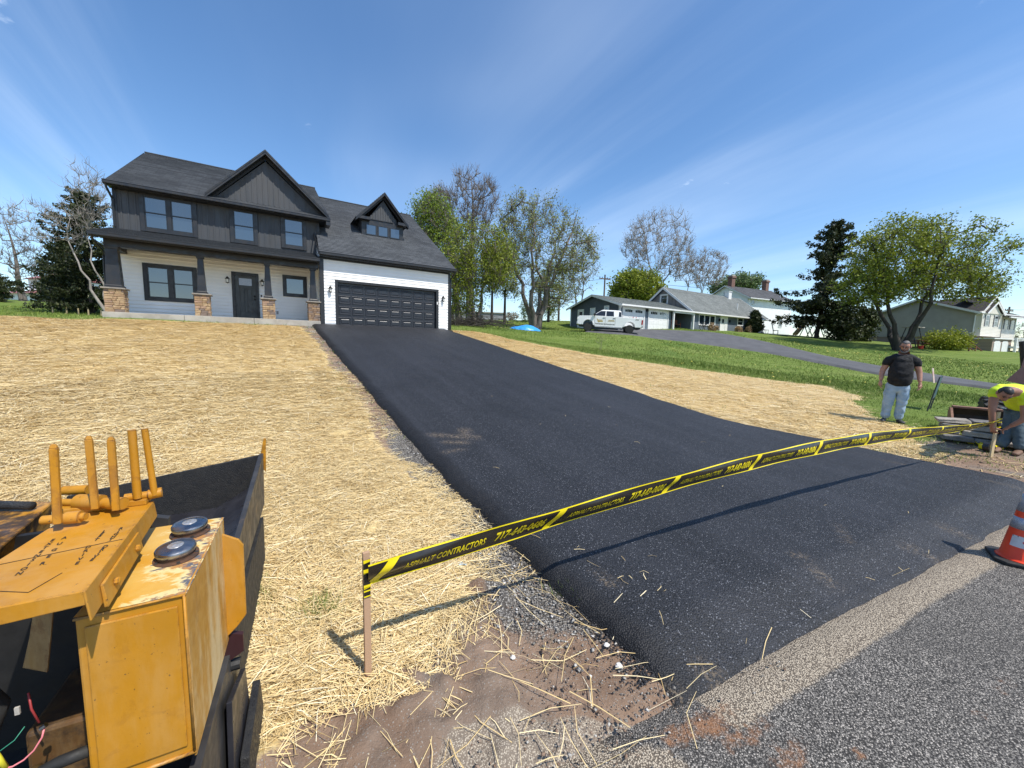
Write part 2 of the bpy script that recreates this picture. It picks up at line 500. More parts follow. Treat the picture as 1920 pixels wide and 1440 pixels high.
# ------------------------------------------------------------------ ground sheet, driveway, road, neighbour's drive
def vnoise(x, y, s, seed=0):
    """smooth lattice noise in 0..1, cells of size s"""
    x = np.asarray(x, float) / s; y = np.asarray(y, float) / s
    i, j = np.floor(x).astype(np.int64), np.floor(y).astype(np.int64)
    fx, fy = x - i, y - j; fx = fx * fx * (3 - 2 * fx); fy = fy * fy * (3 - 2 * fy)
    def h(a, b):
        n = (a * 374761393 + b * 668265263 + seed * 974634777) & 0xFFFFFFFF
        n = ((n ^ (n >> 13)) * 1274126177) & 0xFFFFFFFF
        return ((n ^ (n >> 16)) & 0xFFFF) / 65535.0
    return (h(i, j) * (1 - fx) + h(i + 1, j) * fx) * (1 - fy) + (h(i, j + 1) * (1 - fx) + h(i + 1, j + 1) * fx) * fy
def fbm(x, y, s, oct=4, seed=0, gain=0.5):
    a, t, o = 1.0, 0.0, 0.0
    for k in range(oct):
        o = o + a * vnoise(x, y, s / 2 ** k, seed + k * 17); t += a; a *= gain
    return o / t
def poly_sd(x, y, P):
    """signed distance to polygon, positive inside"""
    P = np.asarray(P, float); d = np.full(x.shape, 1e9); ins = np.zeros(x.shape, bool)
    for (ax, ay), (bx, by) in zip(P, np.roll(P, -1, 0)):
        ex, ey = bx - ax, by - ay; L = ex * ex + ey * ey
        t = np.clip(((x - ax) * ex + (y - ay) * ey) / L, 0, 1)
        d = np.minimum(d, np.hypot(x - ax - t * ex, y - ay - t * ey))
        c = ((ay > y) != (by > y)) & (x < (bx - ax) * (y - ay) / (by - ay + 1e-12) + ax)
        ins ^= c
    return np.where(ins, d, -d)
def flat(px, py):
    p = at_z(px, py, 0.0); return (p[0], p[1])
# outlines (world x, y)
DIRT_EDGE = [flat(*p) for p in ((905, 985), (850, 1060), (845, 1110), (800, 1200), (735, 1290), (640, 1330), (540, 1390), (470, 1460))]
STRAW_L = [xy(-1.35, -0.3), xy(-7.6, -0.3), xy(-7.7, -0.75), xy(-9.2, -0.75), xy(-14, -0.1), xy(-40, 2.0), xy(-40, -19.5)] + [(-1.6, 0.9)] + DIRT_EDGE[::-1] + [xy(-1.3, -15.5)]
STRAW_R = [xy(*q) for q in ((5.3, -0.2), (5.8, 0.6), (5.9, 3.2), (7.2, 3.2), (7.7, 1.2), (8.1, -1.8), (12.0, -7.2), (14.4, -10.9), (16.2, -13.2), (13.5, -14.9), (10.6, -15.5), (9.0, -16.4), (8.6, -17.3), (7.0, -17.6), (5.9, -16.9), (5.3, -14.9))]
DIRT_R = [xy(*q) for q in ((5.9, -16.9), (7.2, -17.2), (8.6, -17.4), (9.2, -18.0), (10.5, -19.0), (5.9, -19.2))]
def road_edge(u):
    return -18.36 - 0.118 * np.clip(u + 0.9, -1.5, 40) * np.exp(-np.maximum(u - 4, 0) / 30) * 0.98
def drive_right(v):
    return 5.36 + 0.68 * sstep(-14.6, -16.8, v)
def masks(x, y):
    u, v = uv(x, y)
    wob = (fbm(x, y, 1.3, 4, 5) - 0.5)
    fine = (fbm(x, y, 0.25, 3, 9) - 0.5)
    sl = poly_sd(x, y, STRAW_L) + wob * 0.5 + fine * 0.25
    sr = poly_sd(x, y, STRAW_R) + wob * 1.0 + fine * 0.35
    straw = np.maximum(sstep(-0.10, 0.16, sl), sstep(-0.25, 0.3, sr))
    ground_side = v - road_edge(u)
    gravel = sstep(0.36, 0.05, np.abs(u + 1.12 + wob * 0.35) - 0.06 * sstep(-12, -17, v) + 0.22 * (fbm(x, y, 0.9, 3, 78) - 0.42)) * sstep(-17.9, -17.2, v) * (v < 0) * np.clip(sstep(-11.5, -15.0, v) + 0.9 * sstep(0.50, 0.62, fbm(x, y, 1.1, 2, 79)), 0, 1)
    gravel = np.maximum(gravel, 0.62 * sstep(0.35, 0.6, fbm(x, y, 0.4, 3, 80)) * sstep(0.55, 0.2, np.abs(u + 1.15)) * sstep(-16.6, -17.1, v) * (u < -0.8) * (ground_side > -0.1))
    bad = np.maximum(sstep(-0.3, 0.5, poly_sd(x, y, DIRT_R) + wob * 0.8), 0)
    dl = poly_sd(x, y, [xy(-0.9, -14.8)] + DIRT_EDGE + [(-1.0, 0.6), (1.3, 0.6), xy(-0.9, -18.3)])
    dirt = np.maximum(sstep(-0.15, 0.15, dl), bad)
    road_sh = sstep(0.0, 0.6, -ground_side + 0.4) * (u < 30)
    dirt = np.maximum(dirt, road_sh * 0.9)
    dirt = np.maximum(dirt, sstep(1.3, 0.7, ground_side) * (u < 9.5))
    dirt = np.maximum(dirt, (u > -2.2) * (u < 5.5) * (v < 0) * 0.9)
    grass = np.clip(1 - np.maximum(np.maximum(straw, dirt), gravel * (u < 0)), 0, 1)
    sand = np.zeros_like(straw)
    for px_, py_, rr_ in ((1100, 1425, .20), (990, 1440, .22), (900, 1455, .2), (1180, 1400, .12)):
        q = flat(px_, py_); sand = np.maximum(sand, sstep(1.3, 0.6, np.hypot(x - q[0], y - q[1]) / rr_ + wob * 0.8))
    masks.sand = sand
    return straw * (1 - gravel * 0.75), grass, dirt, gravel
N = 285
_s = np.linspace(-1, 1, 2 * N + 1)
_g = 0.90 * np.sinh(7.4 * _s)
GX, GY = np.meshgrid(_g + 0.2, _g + 2.6, indexing='ij')
gx, gy = GX.ravel(), GY.ravel()
gz = height(gx, gy)
mS, mG, mD, mV = masks(gx, gy); mW = masks.sand
gu, gv = uv(gx, gy)
near = np.exp(-(np.hypot(gx, gy - 2) / 9) ** 2)
gz = gz + mD * near * (1 - 0.85 * sstep(-1.5, -1.1, gu)) * ((fbm(gx, gy, 0.5, 4, 3) - 0.5) * 0.07 + np.maximum(fbm(gx, gy, 0.20, 3, 31) - 0.56, 0) * 0.24 + (fbm(gx, gy, 0.10, 3, 37) - 0.5) * 0.022)
gz = gz + mS * ((fbm(gx, gy, 0.8, 4, 8) - 0.5) * 0.035) * (np.hypot(gx, gy) < 30) + mG * (fbm(gx, gy, 3.5, 3, 12) - 0.5) * 0.10 * (np.hypot(gx, gy) < 70)
ind = sstep(-0.98, -0.80, gu) * (1 - sstep(drive_right(gv) - 0.12, drive_right(gv), gu)) * (gv < 0.05) * (gv > road_edge(gu) - 0.6)
inhouse = (gu > -7.4) * (gu < 5.55) * (gv > 0.05)
inroad = sstep(0.24, 0.02, gv - road_edge(gu)) 
gz = gz - 0.09 * ind - 0.35 * inhouse
gz = gz * (1 - inroad) + (-0.05) * inroad
idx = np.arange((2 * N + 1) ** 2).reshape(2 * N + 1, -1)
F_ = np.stack([idx[:-1, :-1], idx[1:, :-1], idx[1:, 1:], idx[:-1, 1:]], -1).reshape(-1, 4)
m, n, l, p = mk('ground'); t = NT(m)
pos = t.pos()
a_s, a_g, a_d, a_v = (t.attr(k).outputs['Fac'] for k in ('straw', 'grass', 'dirt', 'gravel'))
# soil
soil = t.mix(t.ramp(t.noise(pos, 3.2, 6, 0.65), 0.36, 0.66), (0.20, 0.132, 0.090), (0.30, 0.205, 0.142))
soil = t.mix(t.ramp(t.noise(pos, 0.9, 4, 0.6, 0.5), 0.46, 0.62), soil, (0.195, 0.160, 0.130))
soil = t.mix(t.ramp(t.voro(pos, 70), 0.30, 0.16), soil, t.mix(t.noise(pos, 40, 1), (0.12, 0.10, 0.085), (0.42, 0.38, 0.33)))
# lawn, far tone broken into mown streaks and pale patches
gr = t.mix(t.ramp(t.noise(pos, 2.2, 6, 0.7), 0.35, 0.65), (0.095, 0.145, 0.024), (0.140, 0.195, 0.038))
gr = t.mix(t.ramp(t.noise(t.map(pos, (0.25, 1.6, 1), (0, 0, R(20))), 1.0, 4, 0.6), 0.42, 0.66), gr, (0.170, 0.210, 0.055))
gr = t.mix(t.ramp(t.noise(pos, 22, 3, 0.7), 0.52, 0.75), gr, (0.055, 0.090, 0.018))
gr = t.mix(t.ramp(t.noise(pos, 0.16, 4, 0.6), 0.5, 0.72), gr, (0.075, 0.130, 0.026))
# straw mat
fib = t.noise(t.map(pos, (26, 46, 20), (0, 0, R(25)), (0, 0, 0)), 1.0, 5, 0.75, 1.2)
fib2 = t.noise(t.map(pos, (44, 24, 20), (0, 0, R(-10))), 1.0, 5, 0.75, 1.2)
fb = t.math('MAXIMUM', fib, fib2)
st = t.cramp(fb, [(0.34, (0.30, 0.20, 0.085)), (0.46, (0.57, 0.425, 0.19)), (0.60, (0.71, 0.55, 0.275)), (0.80, (0.79, 0.65, 0.38))])
st = t.mix(t.ramp(t.noise(pos, 0.55, 5, 0.65), 0.42, 0.68), st, t.mix(0.3, st, (0.50, 0.36, 0.17)))
# broken stone beside the drive
gvc = n.new('ShaderNodeTexVoronoi'); l.new(pos, gvc.inputs['Vector']); gvc.inputs['Scale'].default_value = 78
sepc = n.new('ShaderNodeSeparateColor'); l.new(gvc.outputs['Color'], sepc.inputs[0])
gvl = t.cramp(sepc.outputs[0], [(0.0, (0.16, 0.145, 0.125)), (0.5, (0.28, 0.26, 0.23)), (1.0, (0.46, 0.43, 0.38))])
gvl = t.mix(t.ramp(gvc.outputs['Distance'], 0.35, 0.6), gvl, (0.09, 0.08, 0.07))
edge = t.math('MULTIPLY', t.math('SUBTRACT', t.noise(pos, 9, 5, 0.7), 0.5), 0.9)
def soft(a): return t.ramp(t.math('ADD', a, edge), 0.35, 0.62)
col = t.mix(soft(a_g), soil, gr)
col = t.mix(soft(a_s), col, st)
col = t.mix(soft(a_v), col, gvl)
col = t.mix(t.math('MULTIPLY', soft(t.attr('sand').outputs['Fac']), 0.9), col, t.mix(t.ramp(t.voro(pos, 130), 0.2, 0.55), t.mix(t.noise(pos, 60, 2), (0.47, 0.40, 0.30), (0.62, 0.55, 0.44)), (0.22, 0.18, 0.14)))
t.set(p.inputs['Base Color'], col)
p.inputs['Roughness'].default_value = 0.92; p.inputs['Specular IOR Level'].default_value = 0.15
hb = t.math('ADD', t.math('MULTIPLY', fb, a_s), t.math('MULTIPLY', t.noise(pos, 24, 6, 0.75), 1.2))
hb = t.math('ADD', hb, t.math('MULTIPLY', t.math('MULTIPLY', gvc.outputs['Distance'], -1.2), a_v))
t.set(p.inputs['Normal'], t.bump(hb, 0.7, 0.03))
M_ground = m
fast_mesh('ground', np.stack([gx, gy, gz], -1), F_, M_ground, attrs=dict(straw=mS, grass=mG, dirt=mD, gravel=mV, sand=mW), smooth=True, kind='structure')

# ---- asphalt
def asphalt(name, base, chip, tint, scale, chips, lanes):
    m, n, l, p = mk(name); t = NT(m); pos = t.pos()
    v = n.new('ShaderNodeTexVoronoi'); l.new(pos, v.inputs['Vector']); v.inputs['Scale'].default_value = scale
    sc = n.new('ShaderNodeSeparateColor'); l.new(v.outputs['Color'], sc.inputs[0])
    c = t.mix(t.ramp(sc.outputs[0], 0.0, 1.0), base, tint)
    c = t.mix(t.ramp(sc.outputs[1], chips, chips + 0.06), c, chip)
    c = t.mix(t.ramp(v.outputs['Distance'], 0.38, 0.62), c, tuple(x * 0.35 for x in base))
    # roller lanes along the drive and soft mottling
    lane = t.noise(t.map(t.map(pos, (1, 1, 1), (0, 0, -HROT)), (3.4, 0.14, 1)), 1.0, 4, 0.55, 0.2)
    c = t.mix(t.ramp(lane, 0.40, 0.66), c, t.mix(lanes, c, tuple(x * 1.5 + 0.008 for x in tint)))
    c = t.mix(t.ramp(t.noise(pos, 0.7, 5, 0.6), 0.45, 0.7), c, t.mix(0.35, c, tuple(x * 0.5 for x in base)))
    return m, n, l, p, t, pos, v, c
m, n, l, p, t, pos, v, c = asphalt('fresh_asphalt', (0.0135, 0.0145, 0.0175), (0.15, 0.155, 0.17), (0.031, 0.033, 0.041), 105, 0.90, 0.15)
a_e = t.attr('edge').outputs['Fac']; a_dust = t.attr('dust').outputs['Fac']
c = t.mix(t.math('MULTIPLY', a_e, 0.92), c, t.mix(t.ramp(v.outputs['Distance'], 0.25, 0.5), (0.022, 0.022, 0.024), (0.005, 0.005, 0.006)))
dn = t.ramp(t.noise(pos, 38, 5, 0.75), 0.46, 0.62)
c = t.mix(t.math('MULTIPLY', t.math('MULTIPLY', a_dust, dn), 0.75), c, (0.36, 0.27, 0.17))
t.set(p.inputs['Base Color'], c); p.inputs['Roughness'].default_value = 0.62; p.inputs['Specular IOR Level'].default_value = 0.42
t.set(p.inputs['Normal'], t.bump(t.math('ADD', t.math('MULTIPLY', v.outputs['Distance'], -1), t.math('MULTIPLY', t.noise(pos, 60, 4, 0.7), 0.7)), 0.55, 0.010))
M_asph = m
vv = np.concatenate([np.linspace(-0.02, -8, 60), np.linspace(-8.1, -14, 90), np.linspace(-14.04, -18.62, 150)])
tt = np.concatenate([[0, 0.006, 0.012, 0.02, 0.028, 0.036, 0.044], np.linspace(0.06, 0.94, 66), [0.955, 0.97, 0.985, 1.0]])
VV, TT = np.meshgrid(vv, tt, indexing='ij')
lo = -1.02 + (fbm(VV * 0, VV, 0.5, 4, 2) - 0.5) * 0.09
hi = drive_right(VV) + (fbm(VV * 0 + 3, VV, 0.7, 4, 21) - 0.5) * 0.12
UU = lo + (hi - lo) * TT
# square the near end to the road edge line
ve = road_edge(UU) + 0.10 + (fbm(UU, UU * 0, 0.35, 4, 14) - 0.5) * 0.06
k = np.clip((VV + 15.5) / (-18.62 + 15.5), 0, 1)
VV2 = np.where(VV < -15.5, -15.5 + k * (ve + 15.5), VV)
wx, wy = xy(UU, VV2)
top = hill(VV2)
dl_ = UU - lo; dr_ = hi - UU; de_ = VV2 - ve
shoulder = sstep(-0.05, 0.15, dl_) * sstep(-0.02, 0.10, dr_) * sstep(-0.03, 0.40, de_)
lump = (fbm(wx, wy, 0.09, 3, 44) - 0.5)
edgeness = np.clip(1 - sstep(0.05, 0.30, dl_), 0, 1)
zz = top + 0.002 + 0.10 * shoulder + lump * (0.026 * edgeness + 0.004)
zz = np.where(dl_ < 1e-6, top - 0.06, zz); zz = np.where(dr_ < 1e-6, top - 0.08, zz); zz = np.where(de_ < 1e-6, -0.02, zz)
dust = np.zeros_like(UU)
def streak(p0, p1, w, a):
    global dust
    (x0, y0), (x1, y1) = p0, p1; ex, ey = x1 - x0, y1 - y0
    s_ = np.clip(((wx - x0) * ex + (wy - y0) * ey) / (ex * ex + ey * ey), 0, 1)
    d = np.hypot(wx - x0 - s_ * ex, wy - y0 - s_ * ey); dust = np.maximum(dust, a * np.exp(-(d / w) ** 2))
def gp(px, py):
    q = on_ground(px, py); return (q[0], q[1])
for a, b, w, al in (((812, 828), (868, 832), .07, .8), ((840, 842), (872, 843), .06, .8), ((872, 818), (874, 832), .08, .8), ((893, 830), (895, 836), .05, .7), ((835, 862), (865, 856), .05, .55),
                    ((1118, 1092), (1146, 1120), .035, .9), ((1600, 860), (1700, 885), .03, .35), ((1490, 1060), (1560, 1110), .04, .4), ((1700, 1035), (1745, 1048), .05, .5), ((1770, 1000), (1820, 1010), .06, .4),
                    ((1330, 1265), (1360, 1290), .07, .5), ((1265, 1305), (1290, 1325), .05, .6), ((1570, 1005), (1590, 1040), .03, .35), ((1850, 915), (1905, 925), .04, .5), ((1050, 690), (1060, 696), .08, .4)):
    streak(gp(*a), gp(*b), w, al)
ix = np.arange(UU.size).reshape(UU.shape)
F_ = np.stack([ix[:-1, :-1], ix[1:, :-1], ix[1:, 1:], ix[:-1, 1:]], -1).reshape(-1, 4)
fast_mesh('driveway', np.stack([wx, wy, zz], -1).reshape(-1, 3), F_, M_asph, attrs=dict(edge=np.clip(1 - sstep(0.15, 0.24, dl_), 0, 1).ravel(), dust=dust.ravel()), smooth=True, kind='structure')
def drive_z(u, v):
    return hill(v) + 0.102

# ---- the road, worn chip seal
m, n, l, p, t, pos, v, c = asphalt('worn_road', (0.125, 0.117, 0.108), (0.46, 0.42, 0.37), (0.265, 0.245, 0.216), 135, 0.80, 0.0)
a_b, a_r, a_k = (t.attr(q).outputs['Fac'] for q in ('beige', 'rust', 'crack'))
ed = t.math('MULTIPLY', t.math('SUBTRACT', t.noise(pos, 26, 5, 0.75), 0.5), 1.1)
bei = t.mix(t.ramp(v.outputs['Distance'], 0.3, 0.6), t.mix(t.noise(pos, 55, 2), (0.46, 0.38, 0.275), (0.60, 0.52, 0.40)), (0.13, 0.105, 0.08))
c = t.mix(t.math('MULTIPLY', t.ramp(t.math('ADD', a_b, ed), 0.32, 0.7), 0.9), c, bei)
c = t.mix(t.math('MULTIPLY', t.ramp(t.math('ADD', a_r, ed), 0.4, 0.8), 0.8), c, t.mix(t.noise(pos, 30, 3), (0.30, 0.145, 0.07), (0.22, 0.115, 0.06)))
c = t.mix(t.ramp(t.math('ADD', a_k, t.math('MULTIPLY', ed, 0.35)), 0.45, 0.65), c, (0.045, 0.035, 0.028))
t.set(p.inputs['Base Color'], c); p.inputs['Roughness'].default_value = 0.88; p.inputs['Specular IOR Level'].default_value = 0.2
t.set(p.inputs['Normal'], t.bump(t.math('ADD', t.math('MULTIPLY', v.outputs['Distance'], -1), t.noise(pos, 45, 3)), 0.65, 0.010))
M_road = m
uu = np.concatenate([np.linspace(-60, -6, 40), np.linspace(-5.9, 9, 300), np.linspace(9.2, 70, 80)])
ww = np.concatenate([np.linspace(-0.30, 0.05, 10), np.linspace(0.08, 2.0, 60), np.linspace(2.1, 8, 30)])
UU, WW_ = np.meshgrid(uu, ww, indexing='ij')
jag = (fbm(UU, UU * 0, 0.6, 5, 77) - 0.5) * 0.03
VV = road_edge(UU) - WW_ + jag * np.exp(-np.maximum(WW_, 0) * 1.5)
rx_, ry_ = xy(UU, VV)
rz_ = 0.004 + 0.012 * np.exp(-((WW_ - 3.5) / 3) ** 2) + (fbm(rx_, ry_, 0.3, 3, 90) - 0.5) * 0.006 - 0.06 * sstep(0.02, -0.28, WW_)
rz_ = np.where(WW_ <= -0.29, -0.06, rz_)
w1 = fbm(rx_, ry_, 0.5, 4, 61); w2 = fbm(rx_, ry_, 1.1, 5, 62)
beige = np.exp(-(np.maximum(WW_ - 0.05, 0) / (0.085 + 0.05 * (w1 - 0.5))) ** 3) * (UU > -0.9) * (UU < 7.5)
blob = lambda cx, cy, rx2, ry2, ang=0: np.exp(-((((rx_ - cx) * math.cos(ang) + (ry_ - cy) * math.sin(ang)) / rx2) ** 2 + ((-(rx_ - cx) * math.sin(ang) + (ry_ - cy) * math.cos(ang)) / ry2) ** 2) ** 1.5)
f_ = lambda x, y: flat(x, y)
for (px_, py_, a, b) in ((1100, 1425, .20, .12), (1000, 1445, .22, .15), (1230, 1440, .14, .10), (900, 1450, .2, .2)):
    beige = np.maximum(beige, blob(*f_(px_, py_), a, b) * 0.95)
rust = np.zeros_like(beige)
for (px_, py_, a, b, al) in ((1340, 1350, .20, .10, .8), (1400, 1375, .22, .09, .7), (1480, 1420, .22, .08, .7), (1270, 1380, .16, .08, .6), (1700, 1310, .2, .08, .35), (1840, 1340, .16, .07, .4), (1610, 1415, .07, .03, .8), (1060, 1430, .06, .03, .6), (1190, 1410, .08, .05, .6), (1880, 1290, .2, .08, .45)):
    rust = np.maximum(rust, al * blob(*f_(px_, py_), a, b, 0.5))
rust = rust * np.clip(0.1 + 1.7 * fbm(rx_, ry_, 0.16, 4, 63), 0, 1.2) * (0.6 + 0.6 * w2)
crack = np.zeros_like(beige)
cp = [f_(*q) for q in ((1030, 1408), (1060, 1402), (1085, 1385), (1105, 1365), (1118, 1350))]
for (a0, b0), (a1, b1) in zip(cp[:-1], cp[1:]):
    ex, ey = a1 - a0, b1 - b0; s_ = np.clip(((rx_ - a0) * ex + (ry_ - b0) * ey) / (ex * ex + ey * ey), 0, 1)
    crack = np.maximum(crack, np.exp(-(np.hypot(rx_ - a0 - s_ * ex, ry_ - b0 - s_ * ey) / 0.012) ** 2))
ix = np.arange(UU.size).reshape(UU.shape)
F_ = np.stack([ix[:-1, :-1], ix[:-1, 1:], ix[1:, 1:], ix[1:, :-1]], -1).reshape(-1, 4)
fast_mesh('road', np.stack([rx_, ry_, rz_], -1).reshape(-1, 3), F_, M_road, attrs=dict(beige=beige.ravel(), rust=rust.ravel(), crack=crack.ravel()), smooth=True, kind='structure')

# ---- the neighbour's old drive
m, n, l, p = mk('old_asphalt'); t = NT(m); pos = t.pos()
c = t.mix(t.ramp(t.noise(pos, 1.2, 5, 0.6), 0.35, 0.7), (0.066, 0.066, 0.070), (0.094, 0.094, 0.098))
c = t.mix(t.ramp(t.noise(pos, 60, 2), 0.55, 0.75), c, (0.14, 0.14, 0.14))
t.set(p.inputs['Base Color'], c); p.inputs['Roughness'].default_value = 0.85
t.set(p.inputs['Normal'], t.bump(t.noise(pos, 60, 3), 0.5, 0.01))
M_old = m
LOW = [(1092, 623), (1140, 627), (1200, 632), (1260, 640), (1350, 651), (1450, 666), (1550, 685), (1650, 705), (1755, 719), (1850, 731)]
HIW = [(1128, 619), (1240, 619), (1300, 622), (1345, 625), (1400, 634), (1460, 647), (1540, 667), (1640, 686), (1750, 704), (1862, 722)]
def smooth_path(P, k=10):
    P = [np.array(q[:2]) for q in P]; out = []
    for i in range(len(P) - 1):
        p0, p1, p2, p3 = P[max(i - 1, 0)], P[i], P[i + 1], P[min(i + 2, len(P) - 1)]
        for s_ in np.linspace(0, 1, k, endpoint=False):
            out.append(0.5 * (2 * p1 + (p2 - p0) * s_ + (2 * p0 - 5 * p1 + 4 * p2 - p3) * s_ ** 2 + (3 * p1 - p0 - 3 * p2 + p3) * s_ ** 3))
    out.append(P[-1]); return np.array(out)
A_ = smooth_path([on_ground(*q) for q in LOW]); B_ = smooth_path([on_ground(*q) for q in HIW])
# carry the drive on down to the road
dA = A_[-1] - A_[-8]; dB = B_[-1] - B_[-8]
A_ = np.vstack([A_, [A_[-1] + dA * q for q in (0.5, 1, 1.6, 2.2)]]); B_ = np.vstack([B_, [B_[-1] + dB * q for q in (0.5, 1, 1.6, 2.2)]])
ts = np.linspace(0, 1, 13)
ND = A_[:, None, :] * (1 - ts)[None, :, None] + B_[:, None, :] * ts[None, :, None]
nx, ny = ND[..., 0].ravel(), ND[..., 1].ravel()
nz = height(nx, ny) + 0.12
nz = nz.reshape(len(A_), -1); nz[:, 0] -= 0.30; nz[:, -1] -= 0.30; nz[0] -= 0.3
ix = np.arange(nz.size).reshape(nz.shape)
F_ = np.stack([ix[:-1, :-1], ix[1:, :-1], ix[1:, 1:], ix[:-1, 1:]], -1).reshape(-1, 4)
fast_mesh('neighbour_driveway', np.stack([nx, ny, nz.ravel()], -1), F_, M_old, smooth=True, kind='structure')
# ------------------------------------------------------------------ the new house
M_white = mat('white_vinyl', (0.85, 0.85, 0.83), (0.80, 0.80, 0.78), 1.5, 0.5, bump=(60, 0.05, 0.002))
M_char = mat('charcoal_vinyl', (0.048, 0.051, 0.056), (0.040, 0.043, 0.047), 2.0, 0.55, bump=(80, 0.06, 0.002), stretch=(1, 1, 0.2))
M_black = mat('black_trim', (0.013, 0.0135, 0.016), (0.018, 0.019, 0.021), 3.0, 0.42)
M_door = mat('grey_green_door', (0.040, 0.046, 0.047), (0.034, 0.039, 0.040), 3.0, 0.45)
M_garage = mat('garage_door_paint', (0.017, 0.019, 0.026), (0.021, 0.023, 0.030), 2.0, 0.36, bump=(120, 0.06, 0.002), stretch=(0.3, 1, 6))
M_conc = mat('concrete', (0.40, 0.37, 0.32), (0.30, 0.275, 0.235), 3.0, 0.85, bump=(50, 0.3, 0.006))
M_cap = mat('pier_cap_stone', (0.27, 0.24, 0.20), (0.20, 0.18, 0.155), 6.0, 0.85, bump=(60, 0.4, 0.006))
M_shing = shingle_mat('charcoal_shingles', (0.050, 0.054, 0.059), (0.100, 0.106, 0.113))
M_pane = glass_mat('window_glass', (0.012, 0.020, 0.030), 2.3)
M_dark = mat('dark_void', (0.006, 0.006, 0.007), rough=0.9)
M_brass = mat('dark_bronze', (0.02, 0.017, 0.014), rough=0.35, metal=0.6)
M_seeded = glass_mat('lamp_glass', (0.55, 0.55, 0.52), 1.5, 0.15)
M_frost = mat('frosted_glass', (0.30, 0.34, 0.42), (0.26, 0.30, 0.38), 20, 0.25, spec=0.8)
M_sashline = mat('black_sash', (0.016, 0.017, 0.019), rough=0.35)
WM = dict(casing=M_black, sash=M_sashline, pane=M_pane)

house = thing('house', 'new two storey house, charcoal upper floor over white lap siding with stone porch piers', 'house', tuple(G0), HROT)
VW = 1.6                                             # front wall plane
front = Wall((0, VW, 0), (1, 0, 0), (0, -1, 0))
gar = Wall((0, 0, 0), (1, 0, 0), (0, -1, 0))
side = Wall((-0.53, VW, 0), (0, -1, 0), (-1, 0, 0))  # left flank of the garage, seen from the porch
UL, UR = -7.36, -0.42
# solid core of the building
mb = MB()
mb.box(UL, UR, VW + 0.03, 13.2, -0.3, 5.0); mb.box(-0.5, 5.5, 0.19, 13.6, -0.3, 3.1)
mb.build('wall', M_white, house)
# white lap siding: porch wall, garage front, garage flank
mb = MB()
lap_siding(mb, front, UL, -0.53, 0.2, 2.72, [(-6.70, -5.03, 0.78, 2.23), (-3.88, -2.90, 0.2, 2.22), (-1.98, -1.00, 1.33, 2.30)], 0.14, 0.045)
lap_siding(mb, gar, -0.45, 5.46, 0.0, 3.05, [(0.0, 4.93, 0.0, 2.09)], 0.14)
lap_siding(mb, side, 0.0, VW - 0.06, 0.0, 4.1, e=0.14, span=lambda w: (max(0.0, (w - 3.05) / 0.62 - 0.02), 0) if False else (0.0, max(0.02, min(VW - 0.06, VW - 0.06 - (w - 3.0) / 0.613 if w > 3.0 else 9))))
mb.build('siding', M_white, house, kind='stuff')
# corner boards
mb = MB()
gar.box(mb, -0.62, -0.45, -0.05, 3.02, -0.02, 0.034); gar.box(mb, 5.46, 5.56, -0.05, 3.02, -0.02, 0.034)
mb.box(-0.62, -0.53, 0.02, 0.12, -0.05, 3.02)
front.box(mb, UL - 0.03, UL + 0.08, 3.3, 5.0, -0.02, 0.03); front.box(mb, UR - 0.1, UR + 0.02, 3.45, 5.0, -0.02, 0.03)
front.box(mb, UL + 0.08, UR - 0.1, 4.86, 5.0, 0.0, 0.028)
mb.build('corner_trim', M_black, house, kind='stuff')
# upper floor boards and battens
DW, S1, S2 = (-6.66, -4.92, 3.44, 4.9), (-3.84, -2.84, 3.44, 4.93), (-1.97, -0.95, 3.50, 4.94)
mb = MB(); front.box(mb, UL, UR, 3.25, 4.95, -0.01, 0.0)
mb.build('upper_wall', M_char, house)
mb = MB()
battens(mb, front, UL + 0.08, UR - 0.1, lambda x: 3.36, lambda x: 4.86, 0.2, holes=[DW, S1, S2])
mb.build('batten', M_char, house, kind='stuff')
window(house, front, *DW, WM, units=2, trim=0.14, mull=0.12)
window(house, front, *S1, WM, trim=0.14); window(house, front, *S2, WM, trim=0.14)
window(house, front, -6.70, -5.03, 0.78, 2.23, WM, units=2, trim=0.13, mull=0.14)
window(house, front, -1.98, -1.00, 1.33, 2.30, WM, kind='fixed', trim=0.12)
# front door
mb = MB()
front.box(mb, -3.88, -3.77, 0.2, 2.22, 0.0, 0.065); front.box(mb, -3.01, -2.90, 0.2, 2.22, 0.0, 0.065); front.box(mb, -3.77, -3.01, 2.1, 2.22, 0.0, 0.065)
front.box(mb, -3.77, -3.01, 0.2, 0.235, 0.0, 0.05)
mb.build('door_frame', M_black, house, bevel=0.004, seg=1)
mb = MB(); front.box(mb, -3.77, -3.01, 0.235, 2.1, -0.05, -0.012)
for a, b, c, d in ((-3.77, -3.62, .235, 2.1), (-3.16, -3.01, .235, 2.1), (-3.62, -3.16, 1.98, 2.1), (-3.62, -3.16, 1.54, 1.68), (-3.62, -3.16, .235, .5), (-3.43, -3.35, .5, 1.54)):
    front.box(mb, a, b, c, d, -0.012, 0.004)
for a, b in ((-3.59, -3.46), (-3.32, -3.19)): front.box(mb, a, b, 0.54, 1.50, -0.012, 0.0)
door = mb.build('front_door', M_door, house, bevel=0.004, seg=1)
mb = MB(); front.box(mb, -3.62, -3.16, 1.68, 1.98, -0.012, -0.004); mb.build('pane', M_frost, door)
for w, nm in ((1.23, 'deadbolt'), (1.10, 'door_knob')):
    mb = MB(); mb.lathe([(0.033, 0), (0.033, 0.012), (0.012, 0.015), (0.012, 0.035), (0.028, 0.045), (0.024, 0.065), (0.0, 0.07)], 12, M=Matrix.Translation(front(-3.07, w, 0.004)) @ Matrix.Rotation(R(90), 4, 'X'))
    mb.build(nm, M_brass, door, smooth=True)
